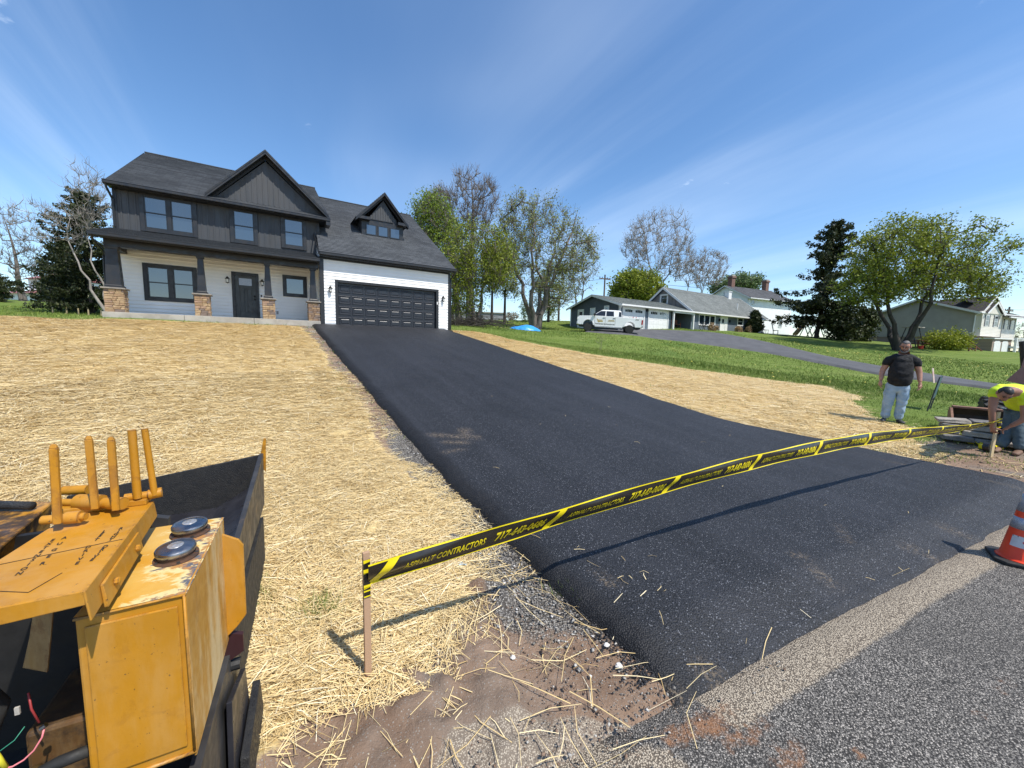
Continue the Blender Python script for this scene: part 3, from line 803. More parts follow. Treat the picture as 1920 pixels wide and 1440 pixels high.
# doorbell and outlet
mb = MB(); front.box(mb, -2.84, -2.80, 1.22, 1.34, 0.01, 0.04); mb.build('doorbell', M_dark, house)
mb = MB(); front.box(mb, -2.27, -2.19, 0.50, 0.64, 0.012, 0.05); front.box(mb, -2.25, -2.21, 0.53, 0.61, 0.05, 0.055); mb.build('outlet_cover', mat('grey_cover', (0.3, 0.3, 0.31)), house)
# carriage lamps
def wall_lamp(W, s, w):
    mb = MB(); T = Matrix.Translation(W(s, w - 0.06, 0.11))
    W.box(mb, s - 0.05, s + 0.05, w - 0.12, w + 0.10, 0.01, 0.03)
    mb.tube([W(s, w + 0.06, 0.03), W(s, w + 0.14, 0.07), W(s, w + 0.13, 0.11)], 0.009, 6)
    mb.lathe([(0.0, 0.19), (0.02, 0.17), (0.03, 0.13), (0.085, 0.085), (0.09, 0.07), (0.062, 0.065)], 8, M=T)
    mb.lathe([(0.05, -0.09), (0.066, -0.085), (0.066, -0.07), (0.05, -0.065)], 8, M=T); mb.lathe([(0.0, -0.12), (0.02, -0.1), (0.0, -0.085)], 8, M=T)
    for k in range(4):
        a = math.pi / 4 + k * math.pi / 2; c = T @ Vector((0.056 * math.cos(a), 0.056 * math.sin(a), -0.07)); d = T @ Vector((0.064 * math.cos(a), 0.064 * math.sin(a), 0.07))
        mb.tube([c, d], 0.006, 5)
    o = mb.build('wall_lamp', M_brass, house)
    mb = MB(); mb.lathe([(0.045, -0.065), (0.055, 0.064)], 8, M=T); mb.build('lamp_glass', M_seeded, o)
wall_lamp(front, -4.02, 1.87); wall_lamp(front, -2.77, 1.87); wall_lamp(gar, -0.2, 1.66); wall_lamp(gar, 5.17, 1.66)
# garage door: frame, leaf with four rows of eight stamped panels
mb = MB()
gar.box(mb, 0.0, 0.12, -0.02, 2.09, 0.0, 0.04); gar.box(mb, 4.80, 4.93, -0.02, 2.09, 0.0, 0.04); gar.box(mb, 0.12, 4.80, 1.98, 2.09, 0.0, 0.04)
gar.box(mb, 0.10, 0.12, -0.02, 1.98, -0.12, 0.0); gar.box(mb, 4.80, 4.82, -0.02, 1.98, -0.12, 0.0); gar.box(mb, 0.10, 4.82, 1.98, 2.0, -0.12, 0.0)
mb.build('garage_door_frame', M_black, house, bevel=0.003, seg=1)
mb = MB(); gar.box(mb, 0.12, 4.80, 0.0, 1.98, -0.16, -0.105)
for r in range(1, 4): gar.box(mb, 0.12, 4.80, r * 0.492 - 0.004, r * 0.492 + 0.004, -0.105, -0.101)
gdoor = mb.build('garage_door', M_garage, house)
def stamped(w0):
    m_ = MB(); a0, a1, b0, b1 = 0.0, 0.52, 0.0, 0.37
    W0 = gar
    def rect(g, d): return [W0(a0 + g, b0 + g, d), W0(a1 - g, b0 + g, d), W0(a1 - g, b1 - g, d), W0(a0 + g, b1 - g, d)]
    rs = [rect(0, -0.100), rect(0.012, -0.082), rect(0.035, -0.082), rect(0.055, -0.100), rect(0.085, -0.100), rect(0.105, -0.088)]
    for p, q in zip(rs[:-1], rs[1:]):
        for k in range(4): m_.quad(p[k], p[(k + 1) % 4], q[(k + 1) % 4], q[k])
    m_.quad(*rs[-1]); return m_
pm0 = None
for r in range(4):
    for c in range(8):
        loc = (0.15 + c * 0.5785, 0, 0.06 + r * 0.492)
        if pm0 is None: pm0 = stamped(0).build('panel', M_garage, gdoor, loc=loc)
        else:
            o = pm0.copy(); COL.objects.link(o); o.parent = gdoor; o.location = loc
mb = MB(); gar.box(mb, 0.12, 4.80, -0.045, 0.0, -0.16, -0.08); mb.build('weather_strip', M_conc, house)
mb = MB(); gar.box(mb, 4.83, 4.87, 1.33, 1.47, 0.03, 0.05); mb.build('door_sensor', M_white, house)
# foundations and porch slab
mb = MB(); gar.box(mb, -0.55, 0.0, -0.6, -0.002, 0.0, 0.012); gar.box(mb, 4.93, 5.53, -0.6, -0.002, 0.0, 0.012); mb.box(-0.5, 5.5, 0.02, 13.4, -1.4, -0.31)
mb.build('foundation', M_conc, house)
mb = MB()
for a, b in ((-7.5, -5.3), (-5.29, -3.1), (-3.09, -0.64)): mb.box(a, b, -0.18, VW, -0.35, 0.2)
mb.build('porch_slab', M_conc, house, bevel=0.01)
# piers: cap, column, and stones laid one by one
M_st = []
for i, (c, c2) in enumerate([((0.33, 0.22, 0.125), (0.27, 0.175, 0.10)), ((0.40, 0.285, 0.165), (0.34, 0.235, 0.135)), ((0.25, 0.165, 0.105), (0.20, 0.13, 0.085)), ((0.21, 0.155, 0.125), (0.165, 0.125, 0.10)), ((0.36, 0.24, 0.16), (0.30, 0.20, 0.14))]):
    M_st.append(mat('ledge_stone', c, c2, 9, 0.9, bump=(28, 0.9, 0.02)))
def stone_mesh(nm, L, H_, D_, m):
    b = MB(); j = lambda: random.uniform(-0.006, 0.006)
    P = [(0, 0, 0), (L, 0, 0), (L, D_, 0), (0, D_, 0), (0, 0, H_), (L, 0, H_), (L, D_, H_), (0, D_, H_)]
    b.hexa([(x + j(), y + j() * 1.6, z + j() * 0.7) for x, y, z in P])
    o = b.build(nm, m, None, bevel=0.008, seg=1)
    return o
PIER = [(-7.46, -6.94, -0.02, 0.5), (-4.99, -4.52, 0.0, 0.45), (-2.79, -2.34, 0.0, 0.45), (-1.10, -0.64, 0.0, 0.45)]
for pi, (a, b, v0, v1) in enumerate(PIER):
    mb = MB(); mb.box(a + 0.04, b - 0.04, v0 + 0.04, v1 - 0.04, 0.2, 1.0)
    pier = mb.build('stone_pier', M_st[2], house)
    w = 0.202
    pal = [0, 1, 1, 4, 3] if pi < 3 else [2, 3, 3, 0, 2]
    while w < 0.99:
        h = min(random.choice((0.07, 0.085, 0.10, 0.115)), 1.005 - w)
        if h < 0.03: break
        for face in range(3):                                   # front, left, right
            ln = (b - a) if face == 0 else (v1 - v0 - 0.035)
            x = 0.0
            while x < ln - 1e-3:
                L = min(random.uniform(0.11, 0.26), ln - x)
                if ln - x - L < 0.06: L = ln - x
                out = random.uniform(0, 0.014)
                st = stone_mesh('stone', L - 0.006, h - 0.006, 0.045, M_st[random.choice(pal)])
                st.parent = pier
                if face == 0: st.location = (a + x + 0.003, v0 - out, w)
                elif face == 1: st.rotation_euler = (0, 0, R(-90)); st.location = (a - out * 0.5, v1 - x - 0.003, w)
                else: st.rotation_euler = (0, 0, R(90)); st.location = (b + out * 0.5, v0 + 0.038 + x, w)
                x += L
        w += h
    mb = MB(); mb.box(a - 0.06, b + 0.06, v0 - 0.06, v1 + 0.06, 1.006, 1.062); mb.build('pier_cap', M_cap, house, bevel=0.012)
    cx_, cy_ = (a + b) / 2, (v0 + v1) / 2
    big = 0.06 if pi == 0 else 0.0
    mb = MB()
    def fr(hw, w): return [(cx_ - hw, cy_ - hw, w), (cx_ + hw, cy_ - hw, w), (cx_ + hw, cy_ + hw, w), (cx_ - hw, cy_ + hw, w)]
    B0, T0 = 0.135 + big, 0.085 + big * 1.2
    mb.hexa(fr(B0 + 0.035, 1.063) + fr(B0 + 0.035, 1.13)); mb.hexa(fr(B0 + 0.03, 1.13) + fr(B0 + 0.004, 1.17)); mb.hexa(fr(B0, 1.17) + fr(T0, 2.41)); mb.hexa(fr(T0 + 0.03, 2.41) + fr(T0 + 0.035, 2.49))
    mb.build('porch_column', M_black, house, bevel=0.004, seg=1)
# porch beam, ceiling, roof
M_cream = mat('soffit_cream', (0.55, 0.52, 0.45), rough=0.6)
mb = MB()
mb.box(-7.38, -0.64, 0.08, 0.36, 2.49, 2.74); mb.box(-7.38, -7.1, 0.36, VW - 0.02, 2.49, 2.74)
mb.build('porch_beam', M_black, house, bevel=0.006, seg=1)
mb = MB(); mb.box(-7.4, -0.64, -0.32, VW - 0.04, 2.742, 2.76); mb.build('porch_ceiling', M_black, house)
PE, PW_ = 2.86, 3.42
mb = MB(); roof_plane(mb, (-7.62, -0.36, PE), (-0.63, -0.36, PE), (-0.63, VW, PW_), (-7.50, VW, PW_), 0.145)
porch_roof = mb.build('porch_roof', M_shing, house)
mb = MB()
mb.poly([(-7.6, -0.34, PE - 0.02), (-0.64, -0.34, PE - 0.02), (-0.64, VW, PW_ - 0.02), (-7.49, VW, PW_ - 0.02)])
mb.hexa([(-7.6, -0.34, PE - 0.12), (-7.58, -0.34, PE - 0.12), (-7.47, VW, PW_ - 0.12), (-7.49, VW, PW_ - 0.12), (-7.6, -0.34, PE - 0.005), (-7.58, -0.34, PE - 0.005), (-7.47, VW, PW_ - 0.005), (-7.49, VW, PW_ - 0.005)])
mb.build('porch_fascia', M_black, house)
def gutter(a, b, v, w, name='gutter'):
    mb = MB(); mb.box(a, b, v - 0.012, v + 0.1, w - 0.13, w - 0.118); mb.box(a, b, v - 0.012, v, w - 0.118, w)
    mb.box(a, a + 0.01, v, v + 0.1, w - 0.118, w); mb.box(b - 0.01, b, v, v + 0.1, w - 0.118, w); mb.box(a, b, v + 0.1, v + 0.13, w - 0.16, w - 0.005)
    mb.box(a, b, v - 0.022, v - 0.012, w - 0.03, w)
    return mb.build(name, M_black, house, bevel=0.004, seg=1)
gutter(-7.62, -0.63, -0.46, PE - 0.005)
# main roof
ME, MR, MV0, MV1 = 5.02, 8.32, 1.15, 7.4
mb = MB(); roof_plane(mb, (-7.46, MV0, ME), (0.0, MV0, ME), (0.06, MV1, MR), (-7.40, MV1, MR)); roof_plane(mb, (0.06, 13.7, ME), (-7.4, 13.7, ME), (-7.40, MV1, MR), (0.06, MV1, MR))
main_roof = mb.build('main_roof', M_shing, house)
mb = MB(); mb.tube([(-7.42, MV1, MR + 0.012), (0.07, MV1, MR + 0.012)], 0.06, 6)
mb.build('ridge_cap', M_shing, house)
mb = MB()
mb.prism([(-7.40, MV0 + 0.05, ME - 0.06), (-7.40, MV1, MR - 0.04), (-7.40, 13.6, ME - 0.06)], (7.4, 0, 0))
mb.build('attic', M_black, house)
mb = MB()
for a, da in ((-7.44, -0.02), (0.02, 0.02)):
    mb.hexa([(a, MV0, ME - 0.16), (a + da, MV0, ME - 0.16), (a + da, MV1, MR - 0.17), (a, MV1, MR - 0.17), (a, MV0, ME - 0.003), (a + da, MV0, ME - 0.003), (a + da, MV1, MR - 0.003), (a, MV1, MR - 0.003)])
mb.box(-7.44, 0.02, MV0 + 0.02, VW, 4.86, 4.88); 
mb.build('rake_board', M_black, house)
gutter(-7.52, 0.02, MV0 - 0.08, ME - 0.004)
mb = MB(); mb.tube([(-7.44, MV0 + 0.0, ME - 0.13), (-7.44, MV0 + 0.02, ME - 0.25), (-7.38, VW - 0.08, ME - 0.55), (-7.38, VW - 0.06, 3.46)], 0.04, 6); mb.build('downspout', M_black, house)
mb = MB(); mb.tube([(-7.54, -0.38, PE - 0.12), (-7.54, -0.3, PE - 0.25), (-7.47, 0.3, PE - 0.5), (-7.50, 0.52, 2.2), (-7.52, 0.52, 0.1)], 0.04, 6); mb.build('downspout', M_black, house)
# front gable
GP, GB, GV = (-2.45, 7.38), 5.16, 1.5
gL, gR = -4.58, -0.04
def gslope(x, base=GB, top=GP[1], l=gL, r=gR):
    c = GP[0]
    return base + (top - base) * (1 - (abs(x - c) / ((c - l) if x < c else (r - c))))
gw = Wall((0, GV, 0), (1, 0, 0), (0, -1, 0))
mb = MB(); mb.prism([(gL + 0.3, GV, GB + 0.02), (gR - 0.3, GV, GB + 0.02), (GP[0], GV, GP[1] - 0.34)], (0, 0.03, 0)); mb.build('gable_wall', M_char, house)
mb = MB(); battens(mb, gw, gL + 0.5, gR - 0.5, lambda x: GB + 0.06, lambda x: gslope(x) - 0.42, 0.2); 
mb.build('batten', M_char, house, kind='stuff')
def gable_roof(parent, c, top, l, r, base, vf, vb_top, vb_base, fascia=0.17, names=('gable_roof', 'gable_rake'), wall_v=None, trim=True):
    mb = MB(); roof_plane(mb, (l, vf, base), (l, vb_base, base), (c, vb_top, top), (c, vf, top)); roof_plane(mb, (r, vb_base, base), (r, vf, base), (c, vf, top), (c, vb_top, top))
    mb.build(names[0], M_shing, parent)
    mb = MB(); t = fascia
    for e in (l, r):
        sg = 1 if e == l else -1
        k = (top - base) / abs(c - e)
        # outer rake board in two steps, then soffit back to the wall
        mb.hexa([(e, vf - 0.02, base - t), (c, vf - 0.02, top - t), (c, vf + 0.01, top - t), (e, vf + 0.01, base - t), (e, vf - 0.02, base + 0.004), (c, vf - 0.02, top + 0.004), (c, vf + 0.01, top + 0.004), (e, vf + 0.01, base + 0.004)])
        mb.hexa([(e, vf - 0.036, base - t * 0.42), (c, vf - 0.036, top - t * 0.42), (c, vf - 0.02, top - t * 0.42), (e, vf - 0.02, base - t * 0.42), (e, vf - 0.036, base + 0.012), (c, vf - 0.036, top + 0.012), (c, vf - 0.02, top + 0.012), (e, vf - 0.02, base + 0.012)])
        wv = wall_v if wall_v is not None else vb_base
        mb.hexa([(e, vf + 0.01, base - t + 0.02), (c, vf + 0.01, top - t + 0.02), (c, wv, top - t + 0.02), (e, wv, base - t + 0.02), (e, vf + 0.01, base - 0.02), (c, vf + 0.01, top - 0.02), (c, wv, top - 0.02), (e, wv, base - 0.02)])
        if trim:
            q = 0.10; ww = wv
            mb.hexa([(e + sg * 0.2, ww - 0.03, base - t - q + 0.2 * k), (c, ww - 0.03, top - t - q), (c, ww, top - t - q), (e + sg * 0.2, ww, base - t - q + 0.2 * k), (e + sg * 0.2, ww - 0.03, base - t + 0.02 + 0.2 * k), (c, ww - 0.03, top - t + 0.02), (c, ww, top - t + 0.02), (e + sg * 0.2, ww, base - t + 0.02 + 0.2 * k)])
    mb.build(names[1], M_black, parent)
gable_roof(house, GP[0], GP[1], gL, gR, GB, 1.12, MV0 + (GP[1] - ME) / 0.528, MV0 + (GB - ME) / 0.528 + 0.1, wall_v=GV)
mb = MB(); mb.box(0.0 - 0.16, 0.03, MV0 - 0.06, 1.7, ME - 0.32, ME - 0.14); mb.build('eave_return', M_black, house)
# garage roof
GE, GRW, GE0, GV1 = 3.19, 7.79, -0.3, 7.2
def groof(v): return GE + (GRW - GE) * (v - GE0) / (GV1 - GE0)
mb = MB(); roof_plane(mb, (-0.64, GE0, GE), (5.76, GE0, GE), (5.78, GV1, GRW), (-0.2, GV1, GRW)); roof_plane(mb, (5.78, 14.2, GE), (-0.2, 14.2, GE), (-0.2, GV1, GRW), (5.78, GV1, GRW))
mb.build('garage_roof', M_shing, house)
mb = MB(); mb.tube([(-0.1, GV1, GRW + 0.012), (5.79, GV1, GRW + 0.012)], 0.06, 6); mb.build('ridge_cap', M_shing, house)
mb = MB()
mb.prism([(-0.45, 0.0, groof(0.0) - 0.30), (-0.45, GV1, GRW - 0.06), (-0.45, 14, GE - 0.05)], (5.95, 0, 0))
mb.build('garage_attic', M_white, house)
mb = MB(); a = 5.76
mb.hexa([(a, GE0, GE - 0.17), (a + .02, GE0, GE - 0.17), (a + .02, GV1, GRW - 0.18), (a, GV1, GRW - 0.18), (a, GE0, GE), (a + .02, GE0, GE), (a + .02, GV1, GRW), (a, GV1, GRW)])
a = -0.655
mb.hexa([(a, GE0, GE - 0.17), (a + .02, GE0, GE - 0.17), (a + .02, VW, groof(VW) - 0.17), (a, VW, groof(VW) - 0.17), (a, GE0, GE), (a + .02, GE0, GE), (a + .02, VW, groof(VW)), (a, VW, groof(VW))])
mb.box(-0.62, 5.76, GE0 + 0.02, 0.0, 3.0, 3.02); gar.box(mb, -0.45, 5.46, 2.93, 3.02, 0.0, 0.03)
mb.build('garage_fascia', M_black, house)
gutter(-0.62, 5.78, GE0 - 0.09, GE - 0.004)
mb = MB(); mb.tube([(5.70, GE0 - 0.03, GE - 0.13), (5.70, GE0, GE - 0.25), (5.62, 0.02, 2.7), (5.60, -0.04, 2.5), (5.60, -0.04, 0.05), (5.62, -0.25, -0.02)], 0.038, 6); mb.build('downspout', M_black, house)
# dormer
DV, DL, DR, DC = 2.45, 1.68, 3.84, 2.80
dw = Wall((0, DV, 0), (1, 0, 0), (0, -1, 0))
mb = MB()
yb = GE0 + (5.75 - GE) / 0.613
mb.prism([(DL, DV, groof(DV) - 0.05), (DL, DV, 5.72), (DL, GE0 + (5.72 - GE) / 0.6133, 5.72)], (DR - DL, 0, 0))
dormer = mb.build('dormer', M_char, house)
mb = MB(); dw.box(mb, DL, DR, 4.72, 5.72, 0.0, 0.02); mb.build('dormer_face', M_black, dormer)
mb = MB(); mb.prism([(2.0, DV, 5.72), (3.55, DV, 5.72), (DC, DV, 6.78)], (0, 0.03, 0)); mb.build('dormer_gable', M_char, dormer)
mb = MB(); battens(mb, dw, 2.08, 3.5, lambda x: 5.74, lambda x: 6.70 - abs(x - DC) * 1.18, 0.13, 0.035); mb.build('batten', M_char, dormer, kind='stuff')
mb = MB(); dw.box(mb, 2.1, 3.3, 5.70, 5.73, 0.02, 0.06); mb.build('ledge', M_black, dormer)
for a in (1.93, 2.54, 3.17): 
    # three small square lights in the dormer face
    f = MB(); s0, s1, w0, w1 = a - 0.05, a + 0.50, 4.90, 5.46
    for q in ((s0, s0 + .05, w0, w1), (s1 - .05, s1, w0, w1), (s0 + .05, s1 - .05, w1 - .05, w1), (s0 + .05, s1 - .05, w0, w0 + .05)): dw.box(f, *q, 0.02, 0.045)
    wo = f.build('window', M_sashline, dormer)
    f = MB(); dw.box(f, s0 + .05, s1 - .05, w0 + .05, w1 - .05, 0.02, 0.028); p_ = f.build('pane', M_pane, dormer)
gable_roof(dormer, DC, 7.10, 1.36, 4.06, 5.62, DV - 0.3, GE0 + (7.10 - GE) / 0.6133, GE0 + (5.62 - GE) / 0.6133, fascia=0.14, names=('dormer_roof', 'dormer_rake'), wall_v=DV)
mb = MB()
for a, b in ((1.5, 2.08), (3.5, 4.0)):
    mb.box(a, b, DV - 0.3, DV, 5.60, 5.74); mb.quad((a, DV - 0.3, 5.741), (b, DV - 0.3, 5.741), (b, DV, 5.83), (a, DV, 5.83))
mb.build('eave_return', M_black, dormer)
# ------------------------------------------------------------------ neighbouring houses
M_blue = mat('blue_grey_vinyl', (0.135, 0.165, 0.195), (0.115, 0.142, 0.168), 1.2, 0.55)
M_trimw = mat('white_trim', (0.74, 0.74, 0.72), (0.68, 0.68, 0.66), 3, 0.5)
M_shgrey = shingle_mat('weathered_shingles', (0.125, 0.138, 0.132), (0.205, 0.218, 0.208))
M_shdark = shingle_mat('grey_shingles', (0.085, 0.085, 0.09), (0.125, 0.125, 0.13))
M_shbrown = shingle_mat('brown_shingles', (0.055, 0.05, 0.045), (0.085, 0.077, 0.07))
M_batt = mat('taupe_boards', (0.25, 0.24, 0.235), (0.18, 0.165, 0.155), 2, 0.7, stretch=(1, 1, 0.3))
M_brick = None
def brick_mat(name, c1, c2, mortar, sc=1.0):
    m, n, l, p = mk(name); t = NT(m); co = t.coord()
    b = n.new('ShaderNodeTexBrick'); l.new(t.map(co, (1, 1, 1), (R(90), 0, 0)), b.inputs['Vector'])
    b.inputs['Scale'].default_value = sc; b.inputs['Brick Width'].default_value = 0.22; b.inputs['Row Height'].default_value = 0.075; b.inputs['Mortar Size'].default_value = 0.008
    b.inputs['Color1'].default_value = (*c1, 1); b.inputs['Color2'].default_value = (*c2, 1); b.inputs['Mortar'].default_value = (*mortar, 1)
    t.set(p.inputs['Base Color'], t.mix(t.ramp(t.noise(co, 1.5, 4), 0.4, 0.7), b.outputs['Color'], t.mix(0.4, b.outputs['Color'], c2)))
    p.inputs['Roughness'].default_value = 0.9
    return m
M_brick = brick_mat('old_brick', (0.20, 0.085, 0.055), (0.13, 0.06, 0.045), (0.25, 0.22, 0.19))
M_tanbrick = brick_mat('tan_brick', (0.33, 0.24, 0.18), (0.25, 0.18, 0.14), (0.36, 0.32, 0.28))
M_redroof = mat('faded_red_metal', (0.36, 0.135, 0.12), (0.30, 0.12, 0.105), 1.5, 0.5)
WW = dict(casing=M_trimw, sash=M_trimw, pane=M_pane)

def gable_shell(parent, u0, u1, v0, v1, base, eave, ridge, wall_m, roof_m, ov=0.35, side_ov=0.3, fas=0.16, trim_m=None):
    """closed body with a ridge along x"""
    vm = (v0 + v1) / 2
    mb = MB(); mb.prism([(u0, v0, base), (u0, v0, eave), (u0, vm, ridge - 0.08), (u0, v1, eave), (u0, v1, base)], (u1 - u0, 0, 0)); mb.build('wall', wall_m, parent)
    k = (ridge - eave) / (vm - v0); e2 = eave - k * ov + 0.06
    mb = MB(); roof_plane(mb, (u0 - side_ov, v0 - ov, e2), (u1 + side_ov, v0 - ov, e2), (u1 + side_ov, vm, ridge), (u0 - side_ov, vm, ridge), 0.2); roof_plane(mb, (u1 + side_ov, v1 + ov, e2), (u0 - side_ov, v1 + ov, e2), (u0 - side_ov, vm, ridge), (u1 + side_ov, vm, ridge), 0.2)
    mb.build('roof', roof_m, parent)
    mb = MB()
    for a in (u0 - side_ov, u1 + side_ov - 0.03):
        for va in (v0 - ov, v1 + ov):
            mb.hexa([(a, va, e2 - fas), (a + .03, va, e2 - fas), (a + .03, vm, ridge - fas), (a, vm, ridge - fas), (a, va, e2 - .004), (a + .03, va, e2 - .004), (a + .03, vm, ridge - .004), (a, vm, ridge - .004)])
    mb.build('rake_trim', trim_m or M_trimw, parent, kind='stuff')
    mb = MB(); mb.box(u0 - side_ov, u1 + side_ov, v0 - ov - 0.1, v0 - ov, e2 - 0.12, e2); mb.build('gutter', trim_m or M_trimw, parent)
    mb = MB(); mb.box(u0 - side_ov + 0.03, u1 + side_ov - 0.03, v0 - ov, v0 - 0.002, e2 - 0.14, e2 - 0.125); mb.build('soffit', trim_m or M_trimw, parent)
    return e2
# ---- the blue grey ranch
gx0, gy0 = xy(25.64, 6.5)
ranch = thing('ranch_house', 'blue grey ranch house with white garage doors and grey shingle roof beyond the pickup', 'house', (gx0, gy0, 3.42), HROT)
rf = Wall((0, 0, 0), (1, 0, 0), (0, -1, 0)); rl = Wall((0, 0, 0), (0, 1, 0), (-1, 0, 0))
M_blueshade = mat('blue_grey_vinyl_shaded', (0.075, 0.088, 0.105), (0.062, 0.074, 0.090), 1.2, 0.55)  # ranch siding with the shade of end wall and breezeway painted in
mb = MB(); mb.prism([(0, 0, -0.4), (0, 0, 2.36), (0, 3.5, 3.38), (0, 7, 2.36), (0, 7, -0.4)], (7.8, 0, 0)); mb.build('garage_wall', M_blueshade, ranch)
mb = MB(); sp = lambda w: (0.0, 7.0) if w < 2.36 else ((w - 2.36) * 3.43, 7.0 - (w - 2.36) * 3.43)
lap_siding(mb, rl, 0, 7, 0.0, 3.3, [(4.9, 5.85, 0.05, 2.05), (3.2, 3.95, 1.25, 2.2), (1.35, 2.0, 1.65, 2.25)], 0.14, 0.02, sp); mb.build('siding', M_blueshade, ranch, kind='stuff')
mb = MB(); lap_siding(mb, rf, 0, 7.8, 0.0, 2.36, [(0.35, 3.6, 0, 2.22), (4.1, 7.25, 0, 2.22)], 0.14, 0.02); mb.build('siding', M_blue, ranch, kind='stuff')
mb = MB(); roof_plane(mb, (-0.35, -0.45, 2.30), (11.4, -0.45, 2.30), (11.4, 3.5, 3.52), (-0.35, 3.5, 3.52), 0.2); roof_plane(mb, (11.4, 7.4, 2.30), (-0.35, 7.4, 2.30), (-0.35, 3.5, 3.52), (11.4, 3.5, 3.52), 0.2)
mb.build('garage_roof', M_shgrey, ranch)
mb = MB()
for va, e in ((-0.45, 2.30), (7.4, 2.30)): mb.hexa([(-0.36, va, e - .2), (-0.33, va, e - .2), (-0.33, 3.5, 3.32), (-0.36, 3.5, 3.32), (-0.36, va, e), (-0.33, va, e), (-0.33, 3.5, 3.52), (-0.36, 3.5, 3.52)])
mb.hexa([(-0.33, -0.45, 2.1), (0, -0.45, 2.1), (0, 0, 2.25), (-0.33, 0, 2.25), (-0.33, -0.45, 2.28), (0, -0.45, 2.28), (0, 0, 2.43), (-0.33, 0, 2.43)])
mb.build('rake_trim', M_trimw, ranch, kind='stuff')
mb = MB(); mb.box(-0.35, 28.1, -0.58, -0.45, 2.16, 2.30); mb.build('gutter', M_trimw, ranch)
mb = MB(); mb.box(-0.3, 28.0, -0.45, -0.002, 2.14, 2.155); mb.build('soffit', M_trimw, ranch)
mb = MB(); mb.tube([(-0.28, -0.5, 2.2), (-0.2, -0.3, 2.05), (-0.06, -0.08, 1.85), (-0.06, -0.06, 0.1)], 0.06, 6); mb.build('downspout', M_trimw, ranch)
mb = MB(); rl.box(mb, -0.03, 0.12, -0.1, 2.3, 0.0, 0.03); mb.build('corner_board', M_trimw, ranch)
mb = MB(); rl.box(mb, 6.9, 7.03, -0.1, 2.36, 0.0, 0.03); mb.build('corner_board', M_trimw, ranch)
for a in (0.45, 4.2):
    mb = MB(); b = a + 3.0
    rf.box(mb, a - 0.12, a, 0.05, 2.22, 0, .07); rf.box(mb, b, b + 0.12, 0.05, 2.22, 0, .07); rf.box(mb, a, b, 2.1, 2.22, 0, .07)
    mb.build('garage_door_frame', M_trimw, ranch)
    mb = MB(); rf.box(mb, a, b, 0.05, 2.1, 0.0, 0.012)
    gd = mb.build('garage_door', M_trimw, ranch)
    for r in range(4):
        for c in range(4):
            if r == 3: continue
            q = MB(); rf.box(q, a + .1 + c * .73, a + .7 + c * .73, .14 + r * .51, .5 + r * .51, 0.012, 0.024); q.build('panel', M_trimw, gd)
    for c in (0, 1):
        x0 = a + 0.3 + c * 1.45
        for k in range(4):
            q = MB(); h0 = 0.06 * math.sin((k + .5) / 4 * math.pi)
            rf.box(q, x0 + k * 0.26, x0 + k * 0.26 + 0.21, 1.66, 1.86 + h0, 0.012, 0.02); q.build('pane', M_pane, gd)
window(ranch, rl, 3.2, 3.95, 0.85, 2.2, WW, trim=0.09); window(ranch, rl, 1.35, 2.0, 1.4, 2.3, WW, kind='fixed', trim=0.09)
mb = MB(); rl.box(mb, 4.9, 5.02, 0.02, 2.15, 0, .04); rl.box(mb, 5.73, 5.85, 0.02, 2.15, 0, .04); rl.box(mb, 5.02, 5.73, 2.03, 2.15, 0, .04); rl.box(mb, 5.02, 5.73, .02, 2.03, 0, .015)
sd_ = mb.build('side_door', M_trimw, ranch); q = MB(); rl.box(q, 5.14, 5.6, 0.9, 1.9, .015, .022); q.build('pane', M_pane, sd_)
# main block
mb = MB(); mb.prism([(11.35, 0, -0.6), (11.35, 0, 2.5), (11.35, 3.6, 5.25), (11.35, 7.2, 2.5), (11.35, 7.2, -0.6)], (15.75, 0, 0)); mb.build('wall', M_blue, ranch)
PWn, FD, W2, W3 = (12.75, 16.05, 0.92, 2.2), (17.1, 18.7, 0.0, 2.15), (20.9, 22.3, 1.2, 2.25), (24.1, 25.4, 0.7, 2.2)
mb = MB(); lap_siding(mb, rf, 11.35, 27.1, -0.3, 2.14, [PWn, FD, W2, W3], 0.14, 0.02); mb.build('siding', M_blue, ranch, kind='stuff')
mb = MB(); roof_plane(mb, (11.0, -0.45, 2.31), (28.0, -0.45, 2.31), (28.0, 3.6, 5.36), (11.0, 3.6, 5.36), 0.2); roof_plane(mb, (28.0, 7.6, 2.31), (11.0, 7.6, 2.31), (11.0, 3.6, 5.36), (28.0, 3.6, 5.36), 0.2); mb.build('roof', M_shgrey, ranch)
mb = MB()
for a in (10.96, 27.98):
    for va in (-0.45, 7.6): mb.hexa([(a, va, 2.05), (a + .04, va, 2.05), (a + .04, 3.6, 5.10), (a, 3.6, 5.10), (a, va, 2.33), (a + .04, va, 2.33), (a + .04, 3.6, 5.38), (a, 3.6, 5.38)])
mb.build('rake_trim', M_trimw, ranch, kind='stuff')
ge = Wall((11.33, 0, 0), (0, 1, 0), (-1, 0, 0))
mb = MB(); mb.prism([(11.33, 0.4, 2.6), (11.33, 3.6, 5.05), (11.33, 6.8, 2.6)], (0.02, 0, 0)); mb.build('gable_wall', M_batt, ranch)
mb = MB(); battens(mb, ge, 0.6, 6.6, lambda x: 2.9, lambda x: 5.05 - abs(x - 3.6) * 0.765, 0.42, 0.07, 0.04, [(3.0, 4.2, 3.3, 4.6)]); mb.build('batten', M_batt, ranch, kind='stuff')
window(ranch, ge, 3.05, 4.15, 3.35, 4.55, WW, kind='fixed', trim=0.13)
window(ranch, rf, *PWn, WW, kind='fixed', units=3, trim=0.11, mull=0.1); window(ranch, rf, *W2, WW, trim=0.11); window(ranch, rf, *W3, WW, trim=0.11)
